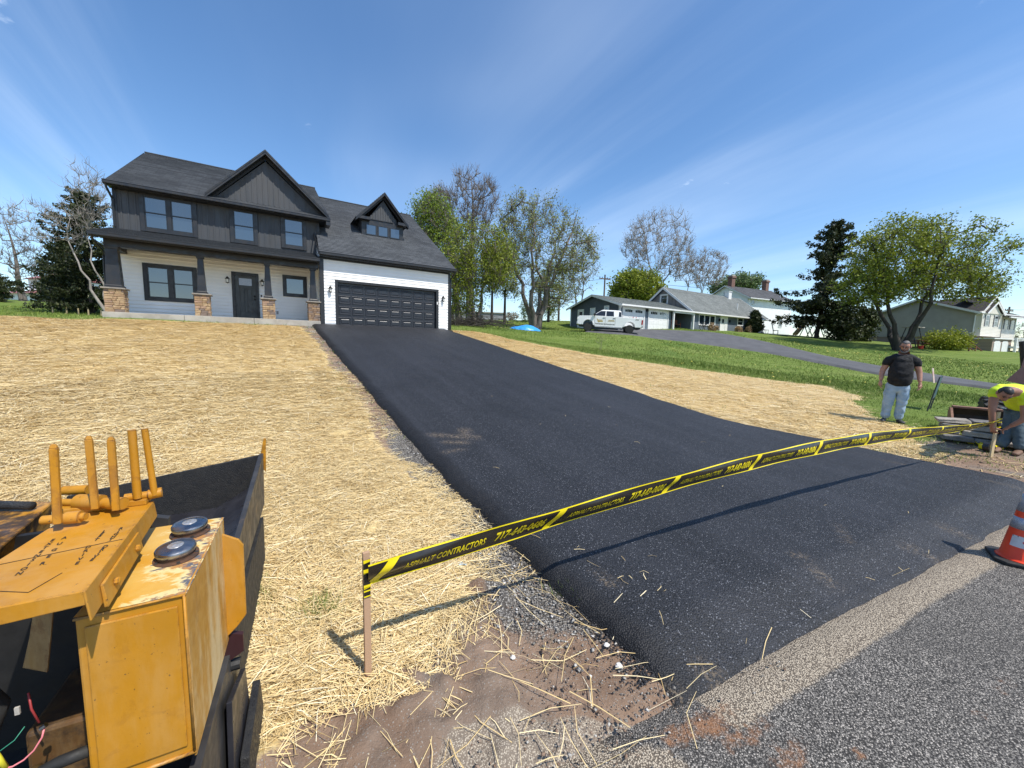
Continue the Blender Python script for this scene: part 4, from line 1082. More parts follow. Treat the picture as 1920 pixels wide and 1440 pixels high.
mb = MB(); rf.box(mb, 17.1, 17.25, -.05, 2.15, 0, .05); rf.box(mb, 18.15, 18.7, -.05, 2.15, 0, .05); rf.box(mb, 17.25, 18.15, 2.03, 2.15, 0, .05); rf.box(mb, 17.25, 18.15, -.05, 2.03, 0, .02)
fd_ = mb.build('front_door', M_trimw, ranch); q = MB(); rf.box(q, 17.5, 17.9, 1.4, 1.85, .02, .03); q.build('pane', M_pane, fd_)
mb = MB(); rf.box(mb, 16.75, 16.92, 1.55, 1.85, 0.02, 0.16); mb.build('wall_lamp', M_brass, ranch)
mb = MB(); rf.box(mb, 19.0, 19.17, 1.5, 1.8, 0.02, 0.16); mb.build('wall_lamp', M_brass, ranch)
mb = MB(); rf.box(mb, 3.75, 3.92, 1.85, 2.1, 0.02, 0.16); mb.build('wall_lamp', M_brass, ranch)
# breezeway
mb = MB(); mb.box(7.8, 11.35, 2.2, 2.25, -0.3, 2.3); mb.build('breezeway_wall', M_blueshade, ranch)
bw = Wall((0, 2.2, 0), (1, 0, 0), (0, -1, 0)); window(ranch, bw, 9.1, 10.4, 0.55, 2.1, WW, kind='fixed', trim=0.12)
mb = MB(); mb.box(11.2, 11.36, -0.4, -0.24, -0.2, 2.14); mb.build('porch_post', M_trimw, ranch)
mb = MB(); mb.box(7.7, 7.86, -0.4, -0.24, -0.1, 2.14); mb.build('porch_post', M_trimw, ranch)
mb = MB(); mb.box(7.7, 11.36, -0.42, -0.3, 1.98, 2.14); mb.build('porch_beam', M_trimw, ranch)
mb = MB(); mb.box(24.2, 24.9, 3.1, 3.7, 4.9, 5.95); mb.box(24.14, 24.96, 3.04, 3.76, 5.95, 6.02); mb.build('roof_vent_box', M_trimw, ranch)
mb = MB(); mb.tube([(22.4, 0.9, 3.2), (22.4, 0.9, 4.1)], 0.07, 8); mb.build('vent_pipe', M_trimw, ranch)
# ---- the old white farmhouse behind the ranch
p_ = at(1398, 622, 57)
farm = thing('farmhouse', 'tall white farmhouse with two brick chimneys showing above the ranch roof', 'house', (p_[0], p_[1], 4.3), R(24))
ff = Wall((0, 0, 0), (1, 0, 0), (0, -1, 0))
e2 = gable_shell(farm, 0, 10.2, 0, 7.5, -1.0, 5.1, 7.1, M_white, M_shdark, 0.55, 0.4)
mb = MB(); lap_siding(mb, ff, 0, 10.2, 0, 4.9, [(0.75, 1.4, 4.0, 4.7), (7.4, 8.1, 4.0, 4.7), (7.3, 8.2, 0.9, 2.3)], 0.16, 0.02); mb.build('siding', M_white, farm, kind='stuff')
window(farm, ff, 0.75, 1.4, 4.0, 4.7, WW, kind='fixed'); window(farm, ff, 7.4, 8.1, 4.0, 4.7, WW, kind='double'); window(farm, ff, 7.3, 8.2, 0.9, 2.3, WW)
for k in range(7):
    mb = MB(); x = 0.5 + k * 1.5; mb.prism([(x, 0, 4.55), (x, 0, 4.9), (x, -0.42, 4.9)], (0.1, 0, 0)); mb.build('eave_bracket', M_trimw, farm)
for x, nm in ((1.1, 'chimney'), (9.2, 'chimney')):
    mb = MB(); mb.box(x - .36, x + .36, 3.4, 4.1, 6.6, 8.3); mb.box(x - .46, x + .46, 3.3, 4.2, 8.3, 8.55); c_ = mb.build(nm, M_brick, farm)
    mb = MB(); mb.box(x - .36, x + .36, 3.4, 4.1, 8.55, 8.75); mb.build('chimney_cap', M_conc, c_)
for x, z in ((8.6, 5.9), (10.2, 5.7)):
    mb = MB(); mb.tube([(x, 0.9, z - .3), (x, 0.9, z + .35)], 0.06, 6); mb.build('vent_pipe', M_trimw, farm)
fg = Wall((0, 0, 0), (0, 1, 0), (-1, 0, 0)); window(farm, fg, 3.3, 4.1, 5.3, 6.2, WW, kind='fixed')
# ---- split level house on the right
M_creamshade = mat('cream_vinyl_shaded', (0.37, 0.35, 0.31), (0.33, 0.31, 0.275), 1.0, 0.55)  # darker copy of the cream siding: shade painted into gable end and recess
M_cream2 = mat('cream_vinyl', (0.66, 0.62, 0.53), (0.60, 0.565, 0.48), 1.0, 0.55)
split = thing('split_level_house', 'cream sided split level house behind the leafy tree at the right', 'house', (48.98, 41.5, 0), R(20))
sf = Wall((0, 0, 0), (1, 0, 0), (0, -1, 0)); sg = Wall((0, 0, 0), (0, 1, 0), (-1, 0, 0))
mb = MB(); mb.prism([(0, 0, 3.7), (0, 0, 6.3), (0, 4.6, 7.95), (0, 9.2, 6.3), (0, 9.2, 3.7)], (8.2, 0, 0)); mb.build('wall', M_creamshade, split)
mb = MB(); mb.box(0.06, 8.1, 0.06, 9.1, 0.5, 3.7); mb.build('brick_base', M_tanbrick, split)
mb = MB(); lap_siding(mb, sg, 0, 9.2, 3.7, 7.8, [], 0.15, 0.02, lambda w: (0, 9.2) if w < 6.3 else ((w - 6.3) * 2.79, 9.2 - (w - 6.3) * 2.79)); mb.build('siding', M_creamshade, split, kind='stuff')
mb = MB(); roof_plane(mb, (-0.4, -0.5, 6.2), (8.6, -0.5, 6.2), (8.6, 4.6, 8.06), (-0.4, 4.6, 8.06), 0.2); roof_plane(mb, (8.6, 9.7, 6.2), (-0.4, 9.7, 6.2), (-0.4, 4.6, 8.06), (8.6, 4.6, 8.06), 0.2); mb.build('roof', M_shbrown, split)
mb = MB()
for va in (-0.5, 9.7): mb.hexa([(-0.43, va, 6.0), (-0.4, va, 6.0), (-0.4, 4.6, 7.86), (-0.43, 4.6, 7.86), (-0.43, va, 6.21), (-0.4, va, 6.21), (-0.4, 4.6, 8.07), (-0.43, 4.6, 8.07)])
mb.box(-0.4, 8.6, -0.62, -0.5, 6.08, 6.21); mb.build('rake_trim', M_trimw, split, kind='stuff')
mb = MB(); mb.box(1.4, 3.6, 2.6, 3.9, 7.36, 7.42, M=None); o = mb.build('skylight', M_pane, split); o.rotation_euler = (0, 0, 0)
o.rotation_euler = (math.atan(0.365), 0, 0); o.location = (-0.9, 0.72, -0.48)
# projecting bay with its two gables, then the right hand bay
mb = MB(); mb.prism([(0.0, -0.55, 3.72), (4.15, -0.55, 3.72), (4.15, -0.55, 6.2), (2.1, -0.55, 7.2), (0.0, -0.55, 6.2)], (0, 0.6, 0)); bay = mb.build('bay', M_cream2, split)
sb = Wall((0, -0.55, 0), (1, 0, 0), (0, -1, 0))
mb = MB(); lap_siding(mb, sb, 0, 4.15, 3.72, 6.2, [(0.5, 1.6, 4.75, 5.95), (2.3, 3.35, 4.75, 5.95)], 0.15, 0.02); mb.build('siding', M_cream2, bay, kind='stuff')
M_shut = mat('dark_shutter', (0.05, 0.05, 0.055), rough=0.6)
for a in (0.55, 2.35):
    window(bay, sb, a + .15, a + .85, 4.75, 5.95, WW, trim=0.07) if False else None
def small_window(parent, W, s0, s1, w0, w1, shutters=True):
    mb = MB(); W.box(mb, s0, s1, w0, w1, 0.0, 0.04); o = mb.build('window', M_trimw, parent)
    mb = MB(); W.box(mb, s0 + .06, s1 - .06, w0 + .06, (w0 + w1) / 2 - .02, 0.04, 0.046); mb.build('pane', M_pane, o)
    mb = MB(); W.box(mb, s0 + .06, s1 - .06, (w0 + w1) / 2 + .02, w1 - .06, 0.04, 0.046); mb.build('pane', M_pane, o)
    if shutters:
        for a in (s0 - .2, s1 + .02):
            mb = MB(); W.box(mb, a, a + .18, w0, w1, 0.0, 0.03); mb.build('shutter', M_shut, o)
small_window(split, sb, 0.7, 1.4, 4.75, 5.95); small_window(split, sb, 2.5, 3.2, 4.75, 5.95)
mb = MB(); mb.prism([(5.1, -0.3, 3.6), (8.1, -0.3, 3.6), (8.1, -0.3, 5.95), (5.1, -0.3, 5.95)], (0, 0.6, 0)); mb.build('right_bay', M_cream2, split)
sr = Wall((0, -0.3, 0), (1, 0, 0), (0, -1, 0))
mb = MB(); lap_siding(mb, sr, 5.1, 8.1, 3.6, 5.95, [(5.3, 6.4, 4.6, 5.7), (6.6, 7.8, 4.6, 5.7)], 0.15, 0.02); mb.build('siding', M_cream2, split, kind='stuff')
small_window(split, sr, 5.5, 6.2, 4.6, 5.7); small_window(split, sr, 6.85, 7.6, 4.6, 5.7)
mb = MB(); roof_plane(mb, (4.0, -1.1, 5.88), (9.4, -1.1, 5.88), (9.4, 0.6, 6.6), (4.0, 0.6, 6.6), 0.2); mb.build('porch_roof', M_shbrown, split)
mb = MB(); mb.box(4.0, 9.5, -1.22, -1.1, 5.74, 5.88); mb.build('gutter', M_trimw, split)
for c, top, l_, r_, b_, vf in ((2.1, 7.35, 0.3, 3.9, 6.1, -0.8), (2.5, 8.05, 0.0, 5.2, 6.1, -0.5)):
    mb = MB(); roof_plane(mb, (l_, vf, b_), (l_, 1.5, b_), (c, 4.0, top), (c, vf, top), 0.2); roof_plane(mb, (r_, 1.5, b_), (r_, vf, b_), (c, vf, top), (c, 4.0, top), 0.2); mb.build('gable_roof', M_shbrown, split)
    mb = MB()
    for e in (l_, r_): mb.hexa([(e, vf - .04, b_ - .17), (c, vf - .04, top - .17), (c, vf, top - .17), (e, vf, b_ - .17), (e, vf - .04, b_ + .01), (c, vf - .04, top + .01), (c, vf, top + .01), (e, vf, b_ + .01)])
    mb.build('gable_trim', M_trimw, split)
    mb = MB(); mb.prism([(l_ + .3, vf + .15, b_), (c, vf + .15, top - .2), (r_ - .3, vf + .15, b_)], (0, .05, 0)); mb.build('gable_wall', M_cream2, split)
mb = MB(); mb.tube([(-0.3, -0.5, 6.1), (-0.1, -0.1, 5.9), (-0.06, -0.06, 4.1), (-0.06, 0.9, 3.85), (-0.06, 1.4, 3.75), (-0.06, 1.4, 3.2)], 0.06, 6); mb.build('downspout', M_trimw, split)
# lower garage in front, deck with railing
lowf = Wall((0, -1.7, 0), (1, 0, 0), (0, -1, 0))
mb = MB(); mb.box(-0.5, 3.4, -1.7, 0.04, 0.8, 3.38); mb.build('lower_garage', M_tanbrick, split)
mb = MB(); mb.box(-0.6, 3.5, -1.85, 0.0, 3.382, 3.5); mb.build('lower_roof', M_trimw, split)
for a in (-0.2, 1.4):
    mb = MB(); lowf.box(mb, a, a + 1.3, 1.0, 3.0, 0.0, 0.04); mb.prism([lowf(a, 3.0, 0.0), lowf(a + 0.25, 3.2, 0.0), lowf(a + 1.05, 3.2, 0.0), lowf(a + 1.3, 3.0, 0.0)], (0, -0.04, 0)); mb.build('garage_door', M_trimw, split)
mb = MB(); mb.box(2.9, 8.0, -2.2, -0.4, 2.52, 2.7); deck = mb.build('deck', M_trimw, split)
for k in range(22):
    x = 3.0 + k * 0.225
    mb = MB(); mb.box(x, x + .08, -2.16, -2.1, 2.7, 3.45); mb.build('baluster', M_trimw, deck)
mb = MB(); mb.box(2.9, 8.0, -2.2, -2.06, 3.45, 3.53); mb.build('handrail', M_trimw, deck)
for x in (2.95, 4.1, 7.9):
    mb = MB(); mb.box(x - .07, x + .07, -2.22, -2.04, 1.0, 3.6); mb.build('deck_post', M_trimw, deck)
bx_, by_ = 48.98 + math.cos(R(20)) * 8.0 - math.sin(R(20)) * -2.0, 41.5 + math.sin(R(20)) * 8.0 + math.cos(R(20)) * -2.0
rw = thing('retaining_wall', 'brown brick retaining wall beside the white deck of the split level house', 'wall', (bx_, by_, 0), R(16))
mb = MB(); mb.box(0, 12, -0.15, 0.15, 0.3, 3.25); mb.build('wall_body', M_brick, rw)
mb = MB(); mb.box(3.0, 3.35, -0.2, 0.2, 0.3, 3.45); mb.build('wall_pier', M_tanbrick, rw)
mb = MB(); mb.box(0, 3.0, -0.18, 0.18, 3.25, 3.33); mb.box(3.35, 12, -0.18, 0.18, 3.25, 3.33); mb.build('coping', M_conc, rw, kind='stuff')
# ---- white house with a red roof, far left; and the grey block building behind the trees
wx0 = at(7, 566, 57)
wh = thing('white_cottage', 'white clapboard house with faded red roof behind the left hand trees', 'house', (wx0[0], wx0[1], 5.4), R(-12))
wf = Wall((0, 0, 0), (1, 0, 0), (0, -1, 0))
mb = MB(); mb.box(0, 9, 0, 6, -1, 2.0); mb.build('lower_wall', M_white, wh)
mb = MB(); mb.box(2.5, 9, 1.5, 7.5, 1.5, 4.3); mb.build('upper_wall', M_white, wh)
mb = MB(); lap_siding(mb, wf, 0, 9, 0, 1.9, [(3.9, 4.5, .9, 1.9), (7.1, 7.8, .9, 1.7)], 0.22, 0.03); 
wu = Wall((0, 1.5, 0), (1, 0, 0), (0, -1, 0)); lap_siding(mb, wu, 2.5, 9, 2.4, 4.2, [], 0.22, 0.03); mb.build('siding', M_white, wh, kind='stuff')
mb = MB(); mb.hexa([(-.3, -.4, 1.95), (9.3, -.4, 1.95), (9.3, 1.6, 2.5), (-.3, 1.6, 2.5), (-.3, -.4, 2.05), (9.3, -.4, 2.05), (9.3, 1.6, 2.6), (-.3, 1.6, 2.6)]); mb.build('porch_roof', M_redroof, wh)
mb = MB(); mb.poly([(2.2, 1.1, 4.3), (9.3, 1.1, 4.3), (7.5, 4.5, 5.7), (4.0, 4.5, 5.7)]); mb.poly([(2.2, 7.9, 4.3), (2.2, 1.1, 4.3), (4.0, 4.5, 5.7)]); mb.poly([(9.3, 1.1, 4.3), (9.3, 7.9, 4.3), (7.5, 4.5, 5.7)]); mb.poly([(9.3, 7.9, 4.3), (2.2, 7.9, 4.3), (4.0, 4.5, 5.7), (7.5, 4.5, 5.7)]); mb.poly([(2.2, 1.1, 4.25), (9.3, 1.1, 4.25), (9.3, 7.9, 4.25), (2.2, 7.9, 4.25)]); mb.build('roof', M_redroof, wh)
mb = MB(); wf.box(mb, 3.9, 4.5, 0.2, 1.9, 0.0, 0.05); mb.build('door', M_dark, wh)
small_window(wh, wf, 7.1, 7.8, .9, 1.7, False); small_window(wh, wu, 4.2, 4.8, 3.2, 4.0, False)
mb = MB(); mb.box(2.9, 3.6, 4.4, 5.1, 4.5, 6.0); mb.build('chimney', M_conc, wh)
q_ = at(152, 572, 57)
sh = thing('white_shed', 'small white clapboard shed seen under the spruce boughs', 'shed', (q_[0], q_[1], gh(q_[0], q_[1])), R(10))
mb = MB(); mb.box(0, 2.2, 0, 3, -1.5, 1.9); mb.build('wall', M_white, sh); mb = MB(); lap_siding(mb, wf, 0, 2.2, 0, 1.9, [], 0.22, 0.03); mb.build('siding', M_white, sh, kind='stuff')
mb = MB(); mb.prism([(-.2, -.2, 1.9), (2.4, -.2, 1.9), (1.1, -.2, 2.7)], (0, 3.4, 0)); mb.build('roof', M_shdark, sh)
gx_ = at(895, 604, 64)
gb_ = thing('block_building', 'long low grey block building behind the tree trunks', 'building', (gx_[0] - 9, gx_[1], 4.0), R(4))
mb = MB(); mb.box(0, 13.4, 0, 8, -3, 2.75); mb.build('wall', mat('grey_block', (0.30, 0.30, 0.31), (0.25, 0.25, 0.26), 0.8, 0.9, stretch=(0.3, 1, 3)), gb_)
mb = MB(); mb.box(-.15, 13.55, -.15, 8.15, 2.752, 2.9); mb.build('parapet', M_conc, gb_)
# ------------------------------------------------------------------ trees
def bark_mat(name, a, b):
    return mat(name, a, b, 5, 0.9, bump=(14, 0.9, 0.03), stretch=(1, 1, 0.25))
M_bark = bark_mat('grey_bark', (0.20, 0.17, 0.145), (0.115, 0.097, 0.082))
M_bark2 = bark_mat('dark_bark', (0.060, 0.050, 0.042), (0.034, 0.028, 0.024))
M_barkp = bark_mat('pale_bark', (0.30, 0.27, 0.235), (0.20, 0.175, 0.15))
def leaf_mat(name, stops, trans=0.35):
    m, n, l, p = mk(name); t = NT(m)
    c = t.cramp(t.attr('rnd').outputs['Fac'], stops)
    t.set(p.inputs['Base Color'], c); p.inputs['Roughness'].default_value = 0.5; p.inputs['Specular IOR Level'].default_value = 0.3
    tr = n.new('ShaderNodeBsdfTranslucent'); l.new(c, tr.inputs[0])
    ms = n.new('ShaderNodeMixShader'); ms.inputs[0].default_value = trans
    l.new(p.outputs[0], ms.inputs[1]); l.new(tr.outputs[0], ms.inputs[2]); l.new(ms.outputs[0], n['Material Output'].inputs[0])
    return m
L_spring = leaf_mat('spring_leaf', [(0, (0.10, 0.135, 0.014)), (0.5, (0.21, 0.255, 0.026)), (1, (0.33, 0.355, 0.05))])
L_fresh = leaf_mat('fresh_leaf', [(0, (0.085, 0.14, 0.016)), (0.5, (0.18, 0.25, 0.028)), (1, (0.28, 0.345, 0.05))])
L_bud = leaf_mat('bud', [(0, (0.13, 0.145, 0.035)), (0.5, (0.24, 0.27, 0.065)), (1, (0.36, 0.39, 0.11))])
L_rust = leaf_mat('rusty_bud', [(0, (0.17, 0.135, 0.085)), (1, (0.32, 0.26, 0.16))])
L_pale = leaf_mat('pale_leaf', [(0, (0.10, 0.15, 0.06)), (1, (0.20, 0.27, 0.12))])
L_conf = leaf_mat('needles', [(0, (0.018, 0.026, 0.010)), (0.6, (0.050, 0.062, 0.022)), (1, (0.13, 0.13, 0.062))], 0.15)
L_dark = leaf_mat('dark_leaf', [(0, (0.016, 0.024, 0.009)), (0.6, (0.045, 0.060, 0.018)), (1, (0.11, 0.13, 0.045))], 0.2)
L_gold = leaf_mat('golden_leaf', [(0, (0.11, 0.14, 0.012)), (0.5, (0.24, 0.28, 0.025)), (1, (0.38, 0.40, 0.045))])
class Tree:
    """limbs grown towards points spread through the crown, each from the nearest part of the tree so far"""
    def __init__(s, seed): s.r = np.random.default_rng(seed); s.P = []; s.Rd = []; s.seg = []
    def path(s, pts, r0, r1, n):
        pts = np.asarray(pts); i0 = len(s.P)
        rr = np.linspace(r0, r1, len(pts))
        for k, p in enumerate(pts):
            s.P.append(p); s.Rd.append(rr[k])
            if k: s.seg.append((i0 + k - 1, i0 + k, n))
    def bez(s, a, b, c, k):
        t = np.linspace(0, 1, k)[:, None]; return a * (1 - t) ** 2 + 2 * b * t * (1 - t) + c * t ** 2
    def grow(s, targets, k, r_frac, r_end, n, up=0.25, wig=0.05, back=0.35, rmax=1e9):
        for tg in targets:
            P = np.array(s.P); Rr = np.array(s.Rd)
            d = np.linalg.norm(P - tg, axis=1); h = tg[2] - P[:, 2]
            cost = d + back * np.maximum(-h + 0.15 * d, 0) * 2.2
            j = int(np.argmin(cost)); a = P[j]; L = np.linalg.norm(tg - a)
            if L < 0.08: continue
            m = (a + tg) / 2; m = m + np.array([0, 0, -1]) * L * up * 0.4 * (-1 if s.r.random() < 0.25 else 1) * 0.6 + s.r.normal(0, wig, 3) * L
            pts = s.bez(a, m, tg, k); pts[1:-1] += s.r.normal(0, wig * 0.35, (k - 2, 3)) * L
            s.path(pts, min(max(Rr[j] * r_frac, r_end * 1.3), rmax), r_end, n)
    def mesh(s):
        P = np.array(s.P); Rd = np.array(s.Rd); V_, F_ = [], []; off = 0
        for n in sorted({q[2] for q in s.seg}):
            I = np.array([(a, b) for a, b, m_ in s.seg if m_ == n])
            A, B = P[I[:, 0]], P[I[:, 1]]; ra, rb = Rd[I[:, 0]], Rd[I[:, 1]]
            t = B - A; t /= np.maximum(np.linalg.norm(t, axis=1), 1e-6)[:, None]
            ref = np.where(np.abs(t[:, 2:3]) < 0.9, [[0, 0, 1.0]], [[1.0, 0, 0]])
            x = np.cross(t, ref); x /= np.linalg.norm(x, axis=1)[:, None]; y = np.cross(t, x)
            th = np.arange(n) * 2 * np.pi / n
            ring = x[:, None] * np.cos(th)[None, :, None] + y[:, None] * np.sin(th)[None, :, None]
            v = np.concatenate([A[:, None] + ring * ra[:, None, None], B[:, None] + ring * rb[:, None, None]], 1)
            q = np.arange(n); f = np.stack([q, (q + 1) % n, (q + 1) % n + n, q + n], -1)
            F_.append((f[None] + (np.arange(len(I)) * 2 * n)[:, None, None] + off).reshape(-1, 4)); V_.append(v.reshape(-1, 3)); off += len(I) * 2 * n
        return np.concatenate(V_), np.concatenate(F_)
def leaf_cloud(C, size, r, flat=0.0):
    n = len(C); a = r.normal(0, 1, (n, 3)); a /= np.linalg.norm(a, axis=1)[:, None]
    b = r.normal(0, 1, (n, 3)); b[:, 2] *= (1 - flat); b -= a * (a * b).sum(1)[:, None]; b /= np.linalg.norm(b, axis=1)[:, None]
    s_ = (size * r.uniform(0.6, 1.4, n))[:, None]
    V_ = np.stack([C - a * s_, C - b * s_ * 0.55, C + a * s_, C + b * s_ * 0.55], 1).reshape(-1, 3)
    return V_, np.arange(n * 4).reshape(-1, 4)
def ellip(r, n, c, rad, lo=0.0, power=0.45, zmin=-1.0):
    out = []
    while len(out) < n:
        v = r.normal(0, 1, 3); v /= np.linalg.norm(v); q = v * (lo + (1 - lo) * r.random() ** power)
        if q[2] < zmin: continue
        out.append(np.asarray(c) + q * rad)
    return np.array(out)
def broadleaf(name, label, cat, base, H, crown, seed, trunk_r=0.25, fork=0.25, stems=1, lean=(0, 0), counts=(9, 60, 420, 1500), bark=M_bark, leaf=None, per=5, lsize=0.09, lspread=0.3, twig=0.008, group=None, leaf_where=None, up=0.25, sx=0.35):
    """crown: list of (dx, dy, dz, rx, ry, rz, weight) ellipsoids relative to the base; sizes in metres"""
    T = Tree(seed); r = T.r
    root = thing(name, label, cat, tuple(base), 0, group)
    W = np.array([q[6] for q in crown]); W = W / W.sum()
    def pts(n, lo, zmin=-0.75):
        return np.concatenate([ellip(r, max(1, int(round(n * w))), q[:3], np.array(q[3:6]), lo, 0.45, zmin) for q, w in zip(crown, W)])
    c0 = np.average(np.array([q[:3] for q in crown]), 0, W)
    fz = H * fork
    stem_ends = []; stem_dirs = []
    for s_ in range(stems):
        a = 2 * np.pi * s_ / max(stems, 1) + r.uniform(0, 1); o = 0.0 if stems == 1 else trunk_r * 0.55
        st = np.array([math.cos(a) * o, math.sin(a) * o, -0.3])
        sp = 0.0 if stems == 1 else sx * fz
        en = np.array([lean[0] * fork + math.cos(a) * sp, lean[1] * fork + math.sin(a) * sp, fz * r.uniform(0.85, 1.15)])
        md = (st + en) / 2 + np.array([math.cos(a), math.sin(a), 0]) * sp * -0.15
        rr = trunk_r if stems == 1 else trunk_r * 0.62
        T.path(np.concatenate([[st + [0, 0, 0]], T.bez(st + np.array([0, 0, 0.35]), md, en, 6)]), rr * 1.35, rr * 0.72, 8)
        stem_ends.append(en); stem_dirs.append((en - md) / np.linalg.norm(en - md))
    l1 = pts(counts[0], 0.75, 0.0); l1 = l1[np.argsort(-l1[:, 2])]
    ends = list(stem_ends)
    if stems == 1:                                              # a leader carries the trunk on up through the crown
        e = ends[0]; topz = max(q[2] + q[5] * 0.72 for q in crown); tp = np.array([lean[0] * 0.8 + c0[0] * 0.3, lean[1] * 0.8 + c0[1] * 0.3, topz])
        T.path(np.concatenate([[e], T.bez(e, (e + tp) / 2 + r.normal(0, .03, 3) * H, tp, 9)[1:]]), trunk_r * 0.72, trunk_r * 0.08, 7)
    else:                                                       # every stem runs on into a main limb of its own
        left = list(range(len(l1)))
        for e, od in zip(ends, stem_dirs):
            dv = np.array([(l1[i] - e) / np.linalg.norm(l1[i] - e) for i in left]); 
            i = left.pop(int(np.argmax(dv @ od + 0.2 * dv[:, 2])))
            tg = l1[i]; md = e + od * np.linalg.norm(tg - e) * 0.42
            pts_ = T.bez(e, md, tg, 9); pts_[1:-1] += r.normal(0, 0.012, (7, 3)) * H
            T.path(pts_, trunk_r * 0.45, trunk_r * 0.09, 7)
        l1 = l1[left]
    T.grow(l1, 9, 0.72, trunk_r * 0.10, 6, up=up, wig=0.055, rmax=trunk_r * 0.5)
    l2 = pts(counts[1], 0.45); T.grow(l2[np.argsort(np.linalg.norm(l2 - c0, axis=1))], 6, 0.6, max(twig * 1.8, trunk_r * 0.045), 5, up=up, wig=0.06, rmax=trunk_r * 0.25)
    l3 = pts(counts[2], 0.2); T.grow(l3, 5, 0.65, twig * 1.3, 4, up=up * 0.6, wig=0.07, rmax=trunk_r * 0.09)
    n0 = len(T.P)
    # twigs all at once, from random nodes of the finer limbs
    P = np.array(T.P); Rd = np.array(T.Rd); fine = np.where(Rd < trunk_r * 0.14 + 0.012)[0]
    k = counts[3]; src = r.choice(fine, k); A = P[src]
    dirv = A - c0 * np.array([0.6, 0.6, 0.35]); dirv /= np.maximum(np.linalg.norm(dirv, axis=1), 1e-3)[:, None]
    dirv = dirv * 0.8 + r.normal(0, 0.55, (k, 3)) + np.array([0, 0, 0.55]); dirv /= np.linalg.norm(dirv, axis=1)[:, None]
    L = H * r.uniform(0.025, 0.075, k); B = A + dirv * L[:, None]; Mid = (A + B) / 2 + r.normal(0, 0.06, (k, 3)) * L[:, None]
    for a, m_, b in zip(A, Mid, B): T.path([a, m_, b], twig * 1.1, twig * 0.5, 3)
    V_, F_ = T.mesh()
    kk = np.array([q[2] for q in T.seg])
    fast_mesh('trunk', V_, F_, bark, root)
    if leaf is not None and per > 0:
        tips = np.concatenate([B, Mid]) if per >= 2 else B
        C = np.repeat(tips, max(1, per // 2 if per >= 2 else per), 0); C = C + r.normal(0, lspread, C.shape)
        if leaf_where is not None: C = C[leaf_where(C, r)]
        if len(C):
            V_, F_ = leaf_cloud(C, lsize, r)
            shade = np.clip(r.normal(0.5, 0.25, len(C)), 0, 1)
            fast_mesh('crown', V_, F_, leaf, root, attrs=dict(rnd=np.repeat(shade, 4)))
    return root
def conifer(name, label, base, H, Rb, seed, bark=M_bark2, leaf=L_conf, bare=0.08, dens=1.0, lean=(0, 0), droop=0.25, shape=0.9, lsize=0.11, group=None, irregular=0.2):
    r = np.random.default_rng(seed); root = thing(name, label, 'tree', tuple(base), 0, group)
    T = Tree(seed)
    trunk = np.array([[lean[0] * t_ + r.normal(0, .02), lean[1] * t_ + r.normal(0, .02), -0.3 + (H + 0.3) * t_] for t_ in np.linspace(0, 1, 14)])
    T.path(trunk, H * 0.018, 0.01, 8)
    C = []; z = bare * H
    while z < H * 0.985:
        f = z / H; nb = r.integers(4, 7)
        for k in range(nb):
            if r.random() > dens: continue
            a = r.uniform(0, 2 * np.pi); L = Rb * (1 - f) ** shape * r.uniform(1 - irregular * 2, 1 + irregular) + 0.15
            o = np.array([lean[0] * f, lean[1] * f, z]); d = np.array([math.cos(a), math.sin(a), 0])
            k_ = 7; t_ = np.linspace(0, 1, k_)[:, None]
            rise = (0.25 * f - droop * (1 - f)) * L
            pts = o + d * L * t_ + np.array([0, 0, 1]) * (rise * t_ + 0.16 * L * (t_ ** 2.5)) + r.normal(0, 0.03 * L, (k_, 3)) * t_
            T.path(pts, 0.012 + 0.012 * L * 0.5, 0.006, 4)
            ns = int(22 * L / max(Rb, 1) * 2.4) + 6
            tt = r.uniform(0.15, 1.05, ns)
            q = np.stack([np.interp(tt, t_[:, 0], pts[:, i]) for i in range(3)], -1)
            w = (0.08 + 0.30 * np.minimum(tt, 1.2 - tt)) * L * 0.5
            side = np.array([-d[1], d[0], 0]) * (r.uniform(-1, 1, ns) * w)[:, None]
            C.append(q + side + np.array([0, 0, -1]) * np.abs(r.normal(0, 0.10, ns))[:, None] * (0.5 + L * 0.2))
        z += H * r.uniform(0.012, 0.022)
    V_, F_ = T.mesh(); fast_mesh('trunk', V_, F_, bark, root)
    C = np.concatenate(C); n = len(C)
    C = np.repeat(C, 5, 0) + r.normal(0, lsize * 0.85, (n * 5, 3))
    V_, F_ = leaf_cloud(C, lsize, r, 0.3)
    fast_mesh('crown', V_, F_, leaf, root, attrs=dict(rnd=np.repeat(np.clip(r.normal(0.42, 0.24, len(C)), 0, 1), 4)))
    return root
def bush(name, label, cat, base, rad, seed, leaf, n=2200, lsize=0.07, bark=M_bark, clumps=26, group=None, stems=14):
    r = np.random.default_rng(seed); root = thing(name, label, cat, tuple(base), 0, group); T = Tree(seed)
    T.path(np.array([[0, 0, -0.1], [0, 0, 0.08]]), 0.04, 0.03, 5)
    cc = ellip(r, clumps, (0, 0, rad[2] * 0.45), np.array(rad) * np.array([.88, .88, .55]), 0.3, 0.5, -0.75)
    T.grow(cc, 5, 0.7, 0.008, 4, wig=0.05)
    V_, F_ = T.mesh(); fast_mesh('stem', V_, F_, bark, root)
    C = cc[r.integers(0, clumps, n)] + r.normal(0, 1, (n, 3)) * np.array(rad) * 0.17; C[:, 2] = np.maximum(C[:, 2], 0.03)
    V_, F_ = leaf_cloud(C, lsize, r); fast_mesh('crown', V_, F_, leaf, root, attrs=dict(rnd=np.repeat(np.clip(r.normal(0.5, 0.25, n), 0, 1), 4)))
    return root
def foot(px, py, Y):
    p = at(px, py, Y); return np.array([p[0], p[1], gh(p[0], p[1])])
